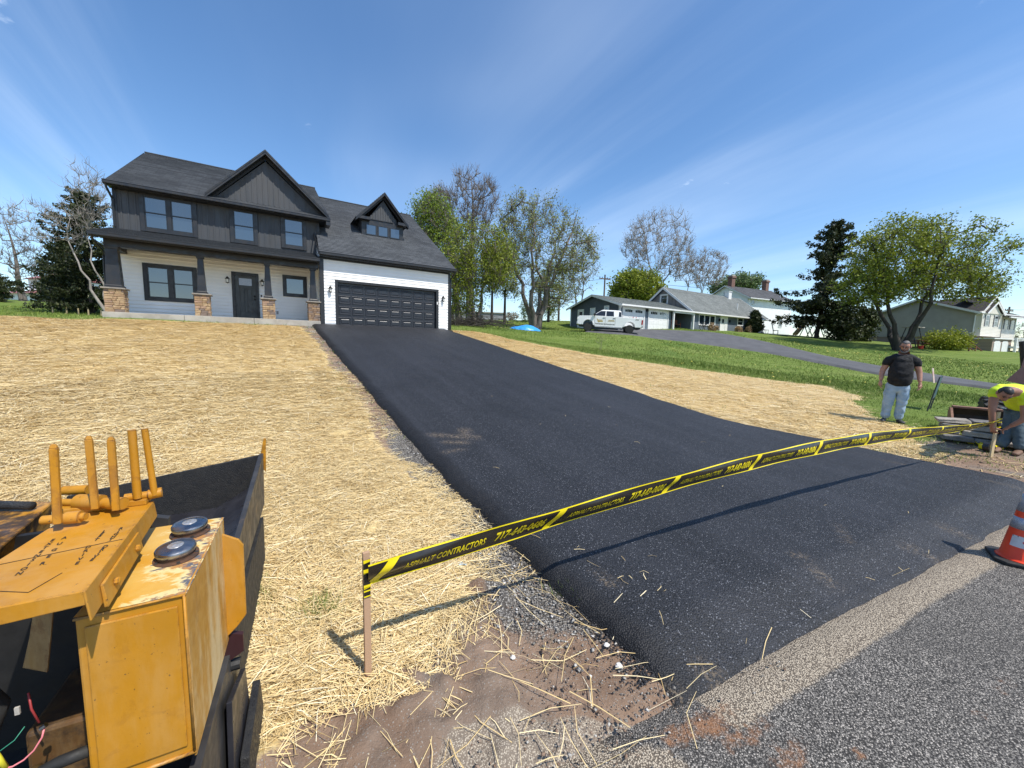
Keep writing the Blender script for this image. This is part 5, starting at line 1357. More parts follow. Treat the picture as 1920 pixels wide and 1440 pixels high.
def rel(b, px, py, Y=None):
    return at(px, py, Y if Y else b[1]) - b
def crown_px(b, cx, cy, wpx, hpx, depth=1.0, wt=1.0, dy=0.0):
    """an ellipsoid of foliage centred at a photograph point, at the distance of the tree"""
    Y = b[1] + dy; c = at(cx, cy, Y) - b; s = Y / FPX
    return (c[0], c[1], c[2], wpx * s / 2, wpx * s / 2 * depth, hpx * s / 2, wt)
# -- right: the leafing maple on the lawn, the spruce, shrubs
b = foot(1690, 640, 36); s36 = 36 / FPX
broadleaf('maple_tree', 'broad spring maple with yellow green leaves on the lawn behind the standing man', 'tree', b, 11.6,
          [crown_px(b, 1735, 500, 255, 150, 0.8, 1.3), crown_px(b, 1675, 480, 150, 130, 0.9, 0.7), crown_px(b, 1640, 545, 130, 70, 0.8, 0.45), crown_px(b, 1790, 535, 150, 80, 0.8, 0.5)], 11, 0.42, 0.13, 4, counts=(14, 110, 700, 3600), bark=M_bark2, leaf=L_spring, per=8, lsize=0.105, lspread=0.27, twig=0.012, sx=0.55)
b = foot(1530, 632, 46)
conifer('spruce_tree', 'tall dark spruce left of the leafing maple on the right hand lawn', 'x' and b, 13.6, 4.9, 12, bare=0.13, dens=0.66, lean=(1.0, 0), lsize=0.15, irregular=0.45, shape=0.75, droop=0.30)
for px, py, Y, rad, sd, lab in ((1577, 633, 44, (1.9, 1.6, 4.3), 21, 'dark evergreen shrub between the spruce trunk and the split level house'), (1612, 636, 45, (1.7, 1.5, 3.6), 22, 'dark rounded evergreen shrub against the corner of the split level house')):
    bush('evergreen_shrub', lab, 'shrub', foot(px, py, Y), rad, sd, L_dark, 5200, 0.16, clumps=44)
bush('golden_shrub', 'low yellow green shrub on the lawn before the split level house', 'shrub', foot(1772, 657, 38.5), (2.2, 1.4, 1.75), 23, L_gold, 6500, 0.085, clumps=60)
# -- behind the ranch
b = foot(1232, 600, 70)
broadleaf('bare_tree', 'tall bare pale limbed tree rising behind the ranch gable', 'tree', b, 20, [crown_px(b, 1235, 470, 120, 150, 0.8, 1.2), crown_px(b, 1190, 470, 50, 100, 0.9, 0.4), crown_px(b, 1275, 490, 55, 90, 0.9, 0.35)], 31, 0.42, 0.22, 2, counts=(12, 90, 520, 2600), bark=M_barkp, leaf=L_rust, per=1, lsize=0.085, lspread=0.2, twig=0.022, sx=0.25)
b = foot(1300, 600, 71)
broadleaf('bare_tree', 'smaller bare tree behind the middle of the ranch roof', 'tree', b, 14, [crown_px(b, 1322, 508, 78, 78, 0.8, 1)], 32, 0.25, 0.3, 3, counts=(10, 60, 340, 1700), bark=M_barkp, leaf=L_rust, per=1, lsize=0.085, lspread=0.2, twig=0.021, sx=0.2)
b = foot(1195, 600, 63)
broadleaf('round_tree', 'round olive green tree left of the ranch gable', 'tree', b, 8.0, [crown_px(b, 1193, 547, 98, 68, 0.9, 1)], 33, 0.25, 0.2, 1, counts=(10, 50, 260, 1800), leaf=L_spring, per=8, lsize=0.20, lspread=0.42, twig=0.02)
b = foot(1392, 600, 84)
broadleaf('pale_tree', 'pale green treetop behind the farmhouse ridge', 'tree', b, 13, [crown_px(b, 1392, 533, 66, 24, 0.9, 1), crown_px(b, 1350, 545, 26, 24, 0.9, 0.3)], 34, 0.25, 0.4, 1, counts=(8, 30, 120, 900), leaf=L_pale, per=8, lsize=0.22, lspread=0.5, twig=0.02)
# -- the belt of trees between the new house and the ranch
b = foot(1005, 615, 37)
broadleaf('budding_maple', 'many stemmed budding maple behind the blue tarpaulin', 'tree', b, 13, [crown_px(b, 1020, 470, 165, 190, 0.8, 1.3), crown_px(b, 970, 430, 70, 130, 0.9, 0.4), crown_px(b, 1085, 485, 80, 110, 0.9, 0.35), crown_px(b, 1035, 560, 90, 50, 0.9, 0.2)], 41, 0.50, 0.10, 5, counts=(18, 120, 620, 3600), bark=M_bark, leaf=L_bud, per=4, lsize=0.075, lspread=0.18, twig=0.012, sx=0.5, up=0.1)
b = foot(893, 612, 31.5)
broadleaf('leafy_tree', 'leafy yellow green tree beside the new garage', 'tree', b, 9.5, [crown_px(b, 900, 490, 130, 130, 0.9, 1.2), crown_px(b, 868, 540, 80, 120, 0.9, 0.8), crown_px(b, 935, 500, 60, 90, 0.9, 0.3)], 42, 0.30, 0.16, 2, counts=(14, 90, 480, 2600), bark=M_bark, leaf=L_spring, per=6, lsize=0.08, lspread=0.30, twig=0.011, sx=0.3)
b = foot(862, 606, 36)
broadleaf('green_tree', 'green spring tree rising right behind the garage roof', 'tree', b, 12, [crown_px(b, 812, 420, 80, 90, 0.9, 1), crown_px(b, 838, 500, 90, 150, 0.9, 1)], 43, 0.3, 0.3, 1, lean=(-1.5, 0), counts=(12, 70, 380, 2200), bark=M_bark, leaf=L_fresh, per=7, lsize=0.09, lspread=0.34, twig=0.012)
b = foot(880, 606, 42)
broadleaf('bare_tree', 'tallest bare tree above the leafy trees beside the garage', 'tree', b, 17, [crown_px(b, 885, 380, 105, 110, 0.8, 1.2), crown_px(b, 880, 450, 90, 100, 0.8, 0.5)], 44, 0.36, 0.45, 1, counts=(12, 80, 420, 2000), bark=M_bark, leaf=None, twig=0.016)
b = foot(845, 603, 46)
broadleaf('rusty_tree', 'rusty budded tree between the garage roof and the tall bare tree', 'tree', b, 15, [crown_px(b, 824, 395, 56, 75, 0.9, 1), crown_px(b, 838, 450, 60, 90, 0.9, 0.6)], 45, 0.3, 0.4, 2, counts=(9, 60, 340, 1800), bark=M_bark, leaf=L_rust, per=1, lsize=0.08, lspread=0.15, twig=0.014, sx=0.15)
b = foot(1085, 604, 48)
broadleaf('slender_tree', 'slender half bare tree between the budding maple and the ranch garage', 'tree', b, 10, [crown_px(b, 1088, 510, 70, 110, 0.8, 1), crown_px(b, 1070, 540, 50, 70, 0.8, 0.4)], 46, 0.16, 0.35, 2, counts=(9, 45, 200, 800), bark=M_bark, leaf=L_bud, per=1, lsize=0.10, lspread=0.2, twig=0.014, sx=0.2)
for i, (px, top, Y, w, lab) in enumerate(((922, 470, 44, 55, 'slim leaning tree left of the blue tarpaulin, nearer the garage'), (946, 480, 45, 60, 'slim dark tree just left of the blue tarpaulin'), (1028, 500, 46, 60, 'slim tree directly behind the budding maple trunk'))):
    b = foot(px, 603, Y); hh = (603 - top) * Y / FPX
    broadleaf('slim_tree', lab, 'tree', b, hh, [crown_px(b, px + 3, top + 40, w, 100, 0.9, 1)], 50 + i, 0.14, 0.5, 1, counts=(7, 30, 150, 700), bark=M_bark2, leaf=L_bud if i else L_spring, per=8, lsize=0.085, lspread=0.25, twig=0.012)
for i, (px, py, Y, w, h, lf, lab) in enumerate(((985, 600, 50, 26, 36, L_pale, 'pale green sapling behind the tarpaulin'), (1030, 602, 49, 34, 26, L_spring, 'olive shrub right of the budding maple trunk'), (960, 601, 52, 30, 14, L_rust, 'low tan scrub in front of the grey building'), (893, 603, 33, 26, 22, L_dark, 'scrubby brush at the foot of the leafy tree'))):
    b = foot(px, py, Y); s_ = Y / FPX
    bush('scrub', lab, 'shrub', b, (w * s_ / 2, w * s_ / 2, h * s_), 60 + i, lf, 900, 0.08, clumps=26)
# -- left of the new house
b = foot(173, 591, 27)
conifer('spruce_tree', 'dark spruce beside the left end of the new house', b, 8.2, 2.9, 71, bare=0.06, dens=0.62, lsize=0.085, irregular=0.5, shape=0.6, droop=0.2)
b = foot(130, 577, 33)
conifer('spruce_tree', 'lower spreading spruce left of the taller one beside the new house', b, 5.6, 1.75, 72, bare=0.06, dens=0.62, lsize=0.095, irregular=0.25, shape=0.5, droop=0.15)
b = foot(210, 594, 24)
broadleaf('leaning_tree', 'bare leaning tree with long arching limbs left of the new house', 'tree', b, 9.2, [crown_px(b, 90, 420, 150, 90, 0.6, 1.0), crown_px(b, 165, 370, 90, 120, 0.7, 0.8), crown_px(b, 195, 400, 60, 120, 0.7, 0.4)], 73, 0.14, 0.16, 2, lean=(-5.0, 0), counts=(14, 50, 200, 900), bark=M_barkp, leaf=None, twig=0.008, sx=0.2)
b = foot(45, 575, 45)
broadleaf('bare_tree', 'bare grey tree at the far left edge before the white house', 'tree', b, 11.5, [crown_px(b, 10, 450, 110, 120, 0.8, 1), crown_px(b, 62, 505, 70, 70, 0.8, 0.6)], 74, 0.28, 0.25, 1, lean=(-1.5, 0), counts=(12, 60, 300, 1400), bark=M_bark, leaf=None, twig=0.014)
b = foot(-36, 578, 40)
conifer('spruce_tree', 'green spruce cut off by the left edge of the photograph', b, 5.6, 2.0, 75, bare=0.05, dens=1.0, lsize=0.10, shape=0.5)
# far scrub against the sky at the right, and the distant wood line
for i, (px, w, h) in enumerate(((1905, 60, 40), (1865, 30, 20), (1960, 60, 46))):
    b = foot(px, 640, 95); s_ = 95 / FPX; b[2] = at(px, 650, 95)[2]
    broadleaf('far_tree', ('bare scrubby tree far off right of the split level house', 'small far tree over the deck of the split level house', 'far bare tree at the right edge')[i], 'tree', b, h * s_ * 1.3, [(0, 0, h * s_ * 0.6, w * s_ / 2, w * s_ / 2, h * s_ / 2, 1)], 80 + i, 0.15, 0.3, 2, counts=(8, 30, 120, 500), leaf=L_bud, per=1, lsize=0.14, twig=0.03)
# ------------------------------------------------------------------ text helper
def text_mesh(body, size, shear=0.0, bold=0.0, align='LEFT', line=1.0, word=1.0, char=1.0, extrude=0.0, res=2):
    cu = bpy.data.curves.new('lettering', 'FONT'); cu.body = body; cu.size = size; cu.shear = shear; cu.offset = bold
    cu.align_x = align; cu.space_line = line; cu.space_word = word; cu.space_character = char; cu.extrude = extrude; cu.resolution_u = res; cu.fill_mode = 'FRONT'
    o = bpy.data.objects.new('lettering', cu); COL.objects.link(o)
    dg = bpy.context.evaluated_depsgraph_get()
    me = bpy.data.meshes.new_from_object(o.evaluated_get(dg))
    COL.objects.unlink(o); bpy.data.objects.remove(o); bpy.data.curves.remove(cu)
    return me
# ------------------------------------------------------------------ asphalt paver, front left corner
def worn_yellow(name, scuff=0.0, rust=0.0, black=0.0, base=(0.48, 0.212, 0.010)):
    m, n, l, p = mk(name); t = NT(m); co = t.coord()
    c = t.mix(t.ramp(t.noise(co, 3.5, 5, 0.6), 0.35, 0.7), base, tuple(x * 0.86 for x in base))
    c = t.mix(t.math('MULTIPLY', t.ramp(t.noise(t.map(co, (14, 14, 1.6)), 1.0, 4, 0.6), 0.5, 0.75), 0.35), c, (0.42, 0.20, 0.02))
    c = t.mix(t.ramp(t.noise(co, 75, 3, 0.7), 0.67, 0.73), c, (0.10, 0.05, 0.015))           # pin pricks of grime
    c = t.mix(t.math('MULTIPLY', t.ramp(t.noise(co, 4.5, 7, 0.7, 0.8), 0.56, 0.74), 0.30), c, (0.13, 0.06, 0.012))
    if scuff:
        c = t.mix(t.math('MULTIPLY', t.ramp(t.noise(t.map(co, (5, 5, 1.2)), 1.0, 6, 0.7), 0.44, 0.62), scuff), c, (0.66, 0.50, 0.26))
    if rust:
        c = t.mix(t.math('MULTIPLY', t.ramp(t.noise(co, 9, 6, 0.7, 0.6), 0.54, 0.64), rust), c, (0.15, 0.055, 0.02))
    if black:
        c = t.mix(t.math('MULTIPLY', t.ramp(t.noise(co, 6, 7, 0.72, 0.4), 0.50 - 0.08 * black, 0.56), black), c, (0.014, 0.013, 0.013))
    bv = n.new('ShaderNodeBevel'); bv.samples = 4; bv.inputs['Radius'].default_value = 0.007
    vm = n.new('ShaderNodeVectorMath'); vm.operation = 'DOT_PRODUCT'; l.new(bv.outputs[0], vm.inputs[0]); l.new(n.new('ShaderNodeNewGeometry').outputs['Normal'], vm.inputs[1])
    ew = t.math('MULTIPLY', t.ramp(t.math('SUBTRACT', 1.0, vm.outputs['Value']), 0.03, 0.16), t.ramp(t.noise(co, 26, 5, 0.75), 0.44, 0.60))
    c = t.mix(ew, c, t.mix(t.ramp(t.noise(co, 60, 3), 0.4, 0.6), (0.055, 0.032, 0.022), (0.20, 0.085, 0.03)))
    t.set(p.inputs['Base Color'], c)
    t.set(p.inputs['Roughness'], t.ramp(t.noise(co, 20, 4), 0.3, 0.7, 0.38, 0.62)); p.inputs['Specular IOR Level'].default_value = 0.42
    t.set(p.inputs['Normal'], t.bump(t.noise(co, 70, 4, 0.6), 0.12, 0.003))
    return m
P_yel = worn_yellow('paver_yellow', 0.12, 0.15)
P_side = worn_yellow('paver_yellow_bleached', 0.85, 0.2, base=(0.50, 0.235, 0.028))
P_chip = worn_yellow('paver_yellow_chipped', 0.2, 0.3, 0.9)
P_edge = worn_yellow('paver_yellow_rust_edge', 0.3, 1.0, 0.35)
M_tar = mat('tar_coated_steel', (0.009, 0.009, 0.010), (0.020, 0.019, 0.018), 30, 0.55, bump=(220, 0.9, 0.006), rvar=0.2)
M_steel = mat('dull_dark_steel', (0.075, 0.072, 0.070), (0.045, 0.043, 0.042), 6, 0.5, metal=0.4, dirt=((0.16, 0.11, 0.07), 8, 0.55, 0.75))
M_hopin = mat('hopper_lining', (0.020, 0.020, 0.026), (0.040, 0.040, 0.048), 5, 0.35, metal=0.3, bump=(60, 0.2, 0.004))
M_rubber = mat('black_rubber', (0.012, 0.012, 0.012), (0.025, 0.024, 0.022), 12, 0.7, bump=(60, 0.3, 0.004))
M_chrome = mat('worn_chrome', (0.36, 0.365, 0.38), (0.25, 0.255, 0.27), 18, 0.33, metal=1.0, rvar=0.1, dirt=((0.10, 0.09, 0.08), 40, 0.62, 0.72))
M_ink = mat('black_stencil', (0.018, 0.014, 0.010), (0.05, 0.03, 0.012), 90, 0.7)
# tank top: paint worn to primer and rust round the filler necks
m, n, l, p = mk('tank_top_paint'); t = NT(m); co = t.coord()
base = t.mix(t.ramp(t.noise(co, 6, 5), 0.35, 0.7), (0.54, 0.265, 0.025), (0.58, 0.36, 0.085))
worn = t.attr('worn').outputs['Fac']
nz_ = t.noise(t.map(co, (16, 30, 16), (0, 0, R(35))), 1.0, 6, 0.7, 0.5)
w_ = t.math('ADD', worn, t.math('MULTIPLY', t.math('SUBTRACT', nz_, 0.5), 1.5))
c = t.mix(t.ramp(w_, 0.22, 0.42), base, (0.66, 0.52, 0.24))
c = t.mix(t.ramp(w_, 0.50, 0.60), c, t.mix(t.ramp(t.noise(co, 24, 5, 0.7), 0.42, 0.58), (0.10, 0.105, 0.12), (0.42, 0.20, 0.06)))
c = t.mix(t.ramp(t.math('MULTIPLY', w_, t.noise(co, 17, 4, 0.6)), 0.46, 0.56), c, (0.58, 0.55, 0.50))
t.set(p.inputs['Base Color'], c); t.set(p.inputs['Roughness'], t.ramp(w_, 0.3, 0.8, 0.45, 0.62))
t.set(p.inputs['Normal'], t.bump(t.math('ADD', t.ramp(w_, 0.5, 0.58), t.noise(co, 60, 4)), 0.25, 0.004))
P_top = m

PO = U * -0.209 + V * 1.284
paver = thing('asphalt_paver', 'yellow asphalt paver with chrome tank caps, control levers and black hopper at the left', 'paver', (PO[0], PO[1], 0), R(27.5))
# fuel tank: bottom, sides and a front with a raised panel
TT, TB = 1.11, 0.635
mb = MB()
x0, x1, y0, y1 = -0.215, 0.0, 0.0, 0.50
mb.hexa([(x0, y0, TB), (x1 - .006, y0, TB), (x1 - .006, y1, TB), (x0, y1, TB), (x0, y0, TT - .004), (x1 - .006, y0, TT - .004), (x1 - .006, y1, TT - .004), (x0, y1, TT - .004)])
tank = mb.build('fuel_tank', P_yel, paver, bevel=0.006, seg=2)
mb = MB(); mb.box(x0 + 0.018, x1 - 0.018, y0 - 0.006, y0, TB + 0.03, TT - 0.028); mb.build('front_panel', P_yel, tank, bevel=0.004, seg=2)
mb = MB(); mb.box(x1 - 0.006, x1, y0 - 0.003, y1, TB - 0.01, TT + 0.002); mb.build('side_plate', P_side, tank, bevel=0.002)
mb = MB(); mb.tube([(x1 - .004, y0 - .004, TB), (x1 - .004, y0 - .004, TT)], 0.0035, 6); mb.tube([(x0, y0 - .003, TB + .004), (x1, y0 - .003, TB + .004)], 0.005, 6); mb.tube([(x0, y0 - .003, TT - .004), (x1, y0 - .003, TT - .001)], 0.0035, 6); mb.build('weld_bead', P_edge, tank, smooth=True, kind='stuff')
nx_, ny_ = 44, 90
gx_, gy_ = np.meshgrid(np.linspace(x0, x1 + .002, nx_), np.linspace(y0 - .002, y1, ny_), indexing='ij')
caps = [(-0.078, 0.400), (-0.074, 0.226)]
wn_ = np.zeros_like(gx_)
for a, b in caps: wn_ = np.maximum(wn_, np.exp(-((np.hypot((gx_ - a - .01) / 1.25, gy_ - b + .03) - 0.02) / 0.075) ** 2) * 0.62)
wn_ = np.maximum(wn_, np.exp(-((x1 - gx_) / 0.045) ** 2) * 0.62); wn_ = np.maximum(wn_, np.exp(-((gy_ - y0) / 0.05) ** 2) * np.clip((gx_ - x0) / 0.14, 0, 1) * 0.5); wn_ *= np.clip((gx_ - x0 - 0.02) / 0.09, 0.1, 1)
ix = np.arange(gx_.size).reshape(gx_.shape); F_ = np.stack([ix[:-1, :-1], ix[1:, :-1], ix[1:, 1:], ix[:-1, 1:]], -1).reshape(-1, 4)
zz_ = TT + 0.0015 + 0.0012 * (fbm(gx_.ravel() * 4, gy_.ravel() * 4, 0.3, 3, 5) - .5)
fast_mesh('tank_top', np.stack([gx_.ravel(), gy_.ravel(), zz_], -1), F_, P_top, tank, attrs=dict(worn=wn_.ravel()), smooth=True)
for a, b in caps:
    T_ = Matrix.Translation((a, b, TT + 0.002)) @ Matrix.Rotation(R(4), 4, 'X')
    mb = MB(); mb.lathe([(0.056, 0.0), (0.056, 0.006), (0.044, 0.008), (0.044, 0.02)], 40, M=T_); nk = mb.build('filler_neck', mat('rusty_neck', (0.10, 0.045, 0.022), (0.05, 0.03, 0.02), 40, 0.7), paver, smooth=True, autosmooth=40)
    for k in range(5):
        q = MB(); an = k * 2 * math.pi / 5; q.lathe([(0.005, 0.006), (0.005, 0.009), (0.0, 0.0095)], 6, M=T_ @ Matrix.Translation((0.050 * math.cos(an), 0.050 * math.sin(an), 0))); q.build('screw', M_steel, nk)
    mb = MB(); mb.lathe([(0.040, 0.014), (0.047, 0.018), (0.0505, 0.026), (0.0505, 0.033), (0.0485, 0.0365), (0.0465, 0.0355), (0.0445, 0.0370), (0.036, 0.0395), (0.020, 0.0415), (0.0, 0.042)], 56, M=T_); cp_ = mb.build('tank_cap', M_chrome, paver, smooth=True, autosmooth=50)
    mb = MB(); mb.lathe([(0.021, 0.0414), (0.019, 0.0424), (0.0, 0.0430)], 32, M=T_ @ Matrix.Translation((0.0, 0.0, 0.0))); mb.build('worn_stamp', mat('worn_cap_centre', (0.42, 0.38, 0.32), (0.62, 0.62, 0.62), 120, 0.4, metal=0.7), cp_, smooth=True)
# side bracket plate behind the tank
mb = MB(); mb.prism([(-0.02, 0.455, 0.63), (0.032, 0.455, 0.68), (0.062, 0.455, 0.72), (0.064, 0.455, 1.005), (0.05, 0.455, 1.03), (-0.02, 0.455, 1.075)], (0, 0.012, 0)); mb.build('bracket_plate', P_yel, paver, bevel=0.002)
# control console: folded plate over the tank
CT = 1.22
mb = MB()
cpts = [(-0.425, -0.09), (-0.155, -0.09), (-0.195, 0.475), (-0.385, 0.475)]
mb.prism([(x, y, CT - 0.006) for x, y in cpts], (0, 0, 0.006))
mb.hexa([(-0.425, -0.094, CT - 0.045), (-0.155, -0.094, CT - 0.035), (-0.155, -0.088, CT - 0.035), (-0.425, -0.088, CT - 0.045), (-0.425, -0.094, CT), (-0.155, -0.094, CT), (-0.155, -0.088, CT), (-0.425, -0.088, CT)])
mb.hexa([(-0.150, -0.095, CT - 0.075), (-0.146, -0.095, CT - 0.075), (-0.184, 0.475, CT - 0.058), (-0.188, 0.475, CT - 0.058), (-0.158, -0.095, CT), (-0.152, -0.095, CT), (-0.190, 0.475, CT), (-0.196, 0.475, CT)])
console = mb.build('control_console', P_yel, paver, bevel=0.004, seg=2)
# hinge strip with two bolts along the console flank
mb = MB(); mb.hexa([(-0.149, -0.03, CT - 0.085), (-0.140, -0.03, CT - 0.085), (-0.163, 0.27, CT - 0.078), (-0.171, 0.27, CT - 0.078), (-0.153, -0.03, CT - 0.025), (-0.146, -0.03, CT - 0.025), (-0.170, 0.27, CT - 0.024), (-0.176, 0.27, CT - 0.024)]); hs = mb.build('hinge_strip', P_yel, console, bevel=0.002)
for yy in (0.03, 0.215):
    q = MB(); xx = -0.144 - 0.08 * yy; q.lathe([(0.010, 0), (0.010, 0.008), (0.006, 0.010), (0.0, 0.011)], 8, M=Matrix.Translation((xx, yy, CT - 0.052)) @ Matrix.Rotation(R(90), 4, 'Y')); q.build('bolt', P_yel, console)
mb = MB(); mb.tube([(-0.40, 0.13, CT + .0006), (-0.175, 0.17, CT + .0006)], 0.0011, 4); mb.tube([(-0.26, -0.05, CT + .0006), (-0.36, 0.005, CT + .0006)], 0.001, 4); mb.tube([(-0.26, -0.05, CT + .0006), (-0.235, 0.02, CT + .0006)], 0.001, 4); mb.build('scratch', M_ink, console, kind='stuff')
PM = paver.matrix_basis.copy() if False else Matrix.Translation((PO[0], PO[1], 0)) @ Matrix.Rotation(R(27.5), 4, 'Z')
PMi = PM.inverted()
def pl(px, py, z):
    q = PMi @ Vector(at_z(px, py, z)); return q
z3 = lambda X, Y: (X / 3.692, 780 + Y / 3.692)
def stacked(word, a, b, sz):
    A = pl(*z3(*a), CT); B = pl(*z3(*b), CT); n_ = len(word); d = (B - A); st_ = d / max(n_ - 1, 1)
    up = Vector((-d.x, -d.y, 0)).normalized(); rt = Vector((up.y, -up.x, 0))
    grp = None
    me_all = MB()
    for k, ch in enumerate(word):
        me = text_mesh(ch, sz, bold=sz * 0.025, align='CENTER'); c0 = A + st_ * k
        vs_ = [tuple(c0 + rt * v.co.x * 0.72 + up * (v.co.y - sz * 0.35) * 1.1 + Vector((0, 0, 0.0014 - 0.0))) for v in me.vertices]
        off = len(me_all.v); me_all.v += vs_
        for f in me.polygons: me_all.f.append(tuple(off + i for i in f.vertices)); me_all.m.append(0)
        bpy.data.meshes.remove(me)
    o = me_all.build('lettering', M_ink, console); return o
for w_, a, b in (('AUGER', (447, 845), (296, 1022)), ('EXTENSION', (365, 862), (135, 1092)), ('LEFT', (722, 800), (668, 858)), ('DRIVE', (612, 908), (536, 1020)), ('RIGHT', (838, 780), (768, 858)), ('DRIVE', (730, 905), (640, 995))):
    stacked(w_, a, b, 0.0205)
# levers on their pivots
def bar(px_, py_, lean, flat_, r_, top=1.482, z0=1.245):
    mb = MB()
    b = Vector((px_, py_, z0)); e = Vector((px_ + lean, py_ + 0.004, top))
    if flat_:
        w, d = 0.0088, 0.0065
        def rg(c, k): return [c + Vector((-w * k, -d * k, 0)), c + Vector((w * k, -d * k, 0)), c + Vector((w * k, d * k, 0)), c + Vector((-w * k, d * k, 0))]
        mb.hexa(rg(b, 1) + rg(e - Vector((0, 0, 0.012)), 1)); mb.hexa(rg(e - Vector((0, 0, 0.012)), 1) + rg(e, 0.55))
        return mb.build('lever', worn_lever, paver, bevel=0.0015, seg=1)
    mb.tube([b, e], r_, 14); return mb.build('lever', worn_lever, paver, smooth=True, autosmooth=40)
worn_lever = worn_yellow('lever_yellow', 0.1, 0.35, 0.0, (0.48, 0.212, 0.010))
for q in ((-0.356, 0.303, 0.006, True, 0), (-0.309, 0.394, -0.002, True, 0), (-0.247, 0.354, 0.001, True, 0), (-0.224, 0.448, -0.002, False, 0.0115), (-0.182, 0.457, -0.014, False, 0.0095)): bar(*q)
for a, b, r_ in (((-0.405, 0.345, 1.247), (-0.352, 0.337, 1.247), 0.013), ((-0.352, 0.337, 1.247), (-0.318, 0.332, 1.247), 0.018), ((-0.318, 0.332, 1.247), (-0.306, 0.330, 1.247), 0.011), ((-0.43, 0.492, 1.25), (-0.385, 0.470, 1.25), 0.011), ((-0.375, 0.468, 1.252), (-0.308, 0.432, 1.252), 0.024), ((-0.300, 0.428, 1.25), (-0.280, 0.418, 1.25), 0.017), ((-0.280, 0.416, 1.25), (-0.243, 0.396, 1.25), 0.020), ((-0.47, 0.62, 1.25), (-0.40, 0.60, 1.25), 0.016), ((-0.26, 0.46, 1.248), (-0.20, 0.463, 1.248), 0.013), ((-0.20, 0.463, 1.248), (-0.165, 0.470, 1.25), 0.017)):
    mb = MB(); mb.tube([a, b], r_, 18); mb.build('pivot_tube', P_yel, paver, smooth=True, autosmooth=40)
mb = MB(); mb.tube([(-0.265, 0.455, 1.243), (-0.20, 0.468, 1.243)], 0.010, 12); mb.build('pivot_rod', M_steel, paver, smooth=True)
mb = MB(); mb.box(-0.42, -0.20, 0.44, 0.49, CT + 0.0, CT + 0.02); mb.build('lever_mount', P_yel, paver, bevel=0.003)
# chipped frame beam running off to the left
mb = MB(); mb.hexa([(-0.95, 0.55, 1.10), (-0.50, 0.28, 1.10), (-0.53, 0.66, 1.10), (-0.98, 0.92, 1.10), (-0.95, 0.55, 1.185), (-0.48, 0.26, 1.185), (-0.52, 0.67, 1.2), (-0.98, 0.92, 1.2)]); mb.build('frame_beam', P_chip, paver, bevel=0.006)
mb = MB(); mb.box(-0.62, -0.545, 0.40, 0.46, 1.19, 1.29); mb.build('frame_lug', P_chip, paver, bevel=0.012)
mb = MB(); mb.tube([(-0.66, 0.66, 1.215), (-0.54, 0.60, 1.215)], 0.014, 10); mb.build('tar_covered_bar', M_tar, paver, smooth=True)
# engine bay under the console
mb = MB()
mb.box(-1.1, -0.218, 0.42, 0.44, 0.3, 1.18); mb.box(-1.1, -0.216, -0.05, 0.44, 0.45, 0.47); mb.build('bay_lining', mat('bay_black', (0.006, 0.006, 0.006), (0.013, 0.012, 0.011), 8, 0.6), paver)  # near black lining at the back and floor of the bay
mb = MB(); mb.prism([(-0.318, 0.11, 1.17), (-0.285, 0.11, 1.17), (-0.32, 0.11, 0.915), (-0.362, 0.11, 0.945), (-0.345, 0.11, 1.02)], (0, 0.006, 0)); mb.build('bay_bracket', worn_yellow('bracket_grimy', 0.3, 0.5, 0.2, (0.30, 0.17, 0.06)), paver, bevel=0.001)
mb = MB(); mb.box(-0.40, -0.24, 0.16, 0.40, 0.5, 0.72); mb.build('engine_block', worn_yellow('engine_grimy', 0.1, 0.6, 0.6, (0.10, 0.05, 0.015)), paver, bevel=0.01)
mb = MB(); mb.tube([(-0.60, 0.16, 1.1), (-0.48, 0.12, 0.95), (-0.42, 0.10, 0.86), (-0.46, 0.12, 0.76), (-0.6, 0.15, 0.7)], 0.035, 12); mb.build('engine_hose', M_rubber, paver, smooth=True)
mb = MB(); mb.tube([(-0.43, 0.085, 0.60), (-0.36, 0.075, 0.66), (-0.30, 0.07, 0.683), (-0.23, 0.07, 0.69)], 0.015, 12); mb.build('hydraulic_hose', M_rubber, paver, smooth=True)
mb = MB(); mb.tube([(-0.37, 0.072, 0.652), (-0.335, 0.071, 0.672)], 0.022, 12); mb.build('hose_clamp', mat('brass_clamp', (0.30, 0.20, 0.08), metal=0.8, rough=0.4), paver, smooth=True)
def wire(nm, pts, r_, mt): mb = MB(); mb.tube(pts, r_, 6); return mb.build(nm, mt, paver, smooth=True)
wire('pink_wire', [(-0.322, 0.08, 0.785), (-0.325, 0.075, 0.765), (-0.340, 0.072, 0.738), (-0.358, 0.07, 0.722), (-0.378, 0.07, 0.714), (-0.390, 0.07, 0.716)], 0.0022, mat('pink_wire', (0.75, 0.22, 0.24), rough=0.4))
wire('yellow_connector', [(-0.390, 0.07, 0.716), (-0.402, 0.07, 0.758)], 0.0065, mat('yellow_connector', (0.55, 0.50, 0.03), rough=0.4))
wire('white_wire', [(-0.402, 0.07, 0.758), (-0.41, 0.075, 0.78), (-0.43, 0.08, 0.80)], 0.003, mat('white_wire', (0.6, 0.6, 0.55), rough=0.5))
wire('green_wire', [(-0.402, 0.075, 0.76), (-0.38, 0.09, 0.768), (-0.365, 0.10, 0.79)], 0.0012, mat('green_wire', (0.03, 0.22, 0.14), rough=0.5))
wire('red_wire', [(-0.352, 0.10, 0.88), (-0.345, 0.09, 0.84), (-0.332, 0.085, 0.80)], 0.0025, mat('red_wire', (0.30, 0.03, 0.03), rough=0.5))
mb = MB(); mb.box(-0.372, -0.363, 0.085, 0.09, 0.838, 0.858); mb.build('wire_tag', M_conc, paver)
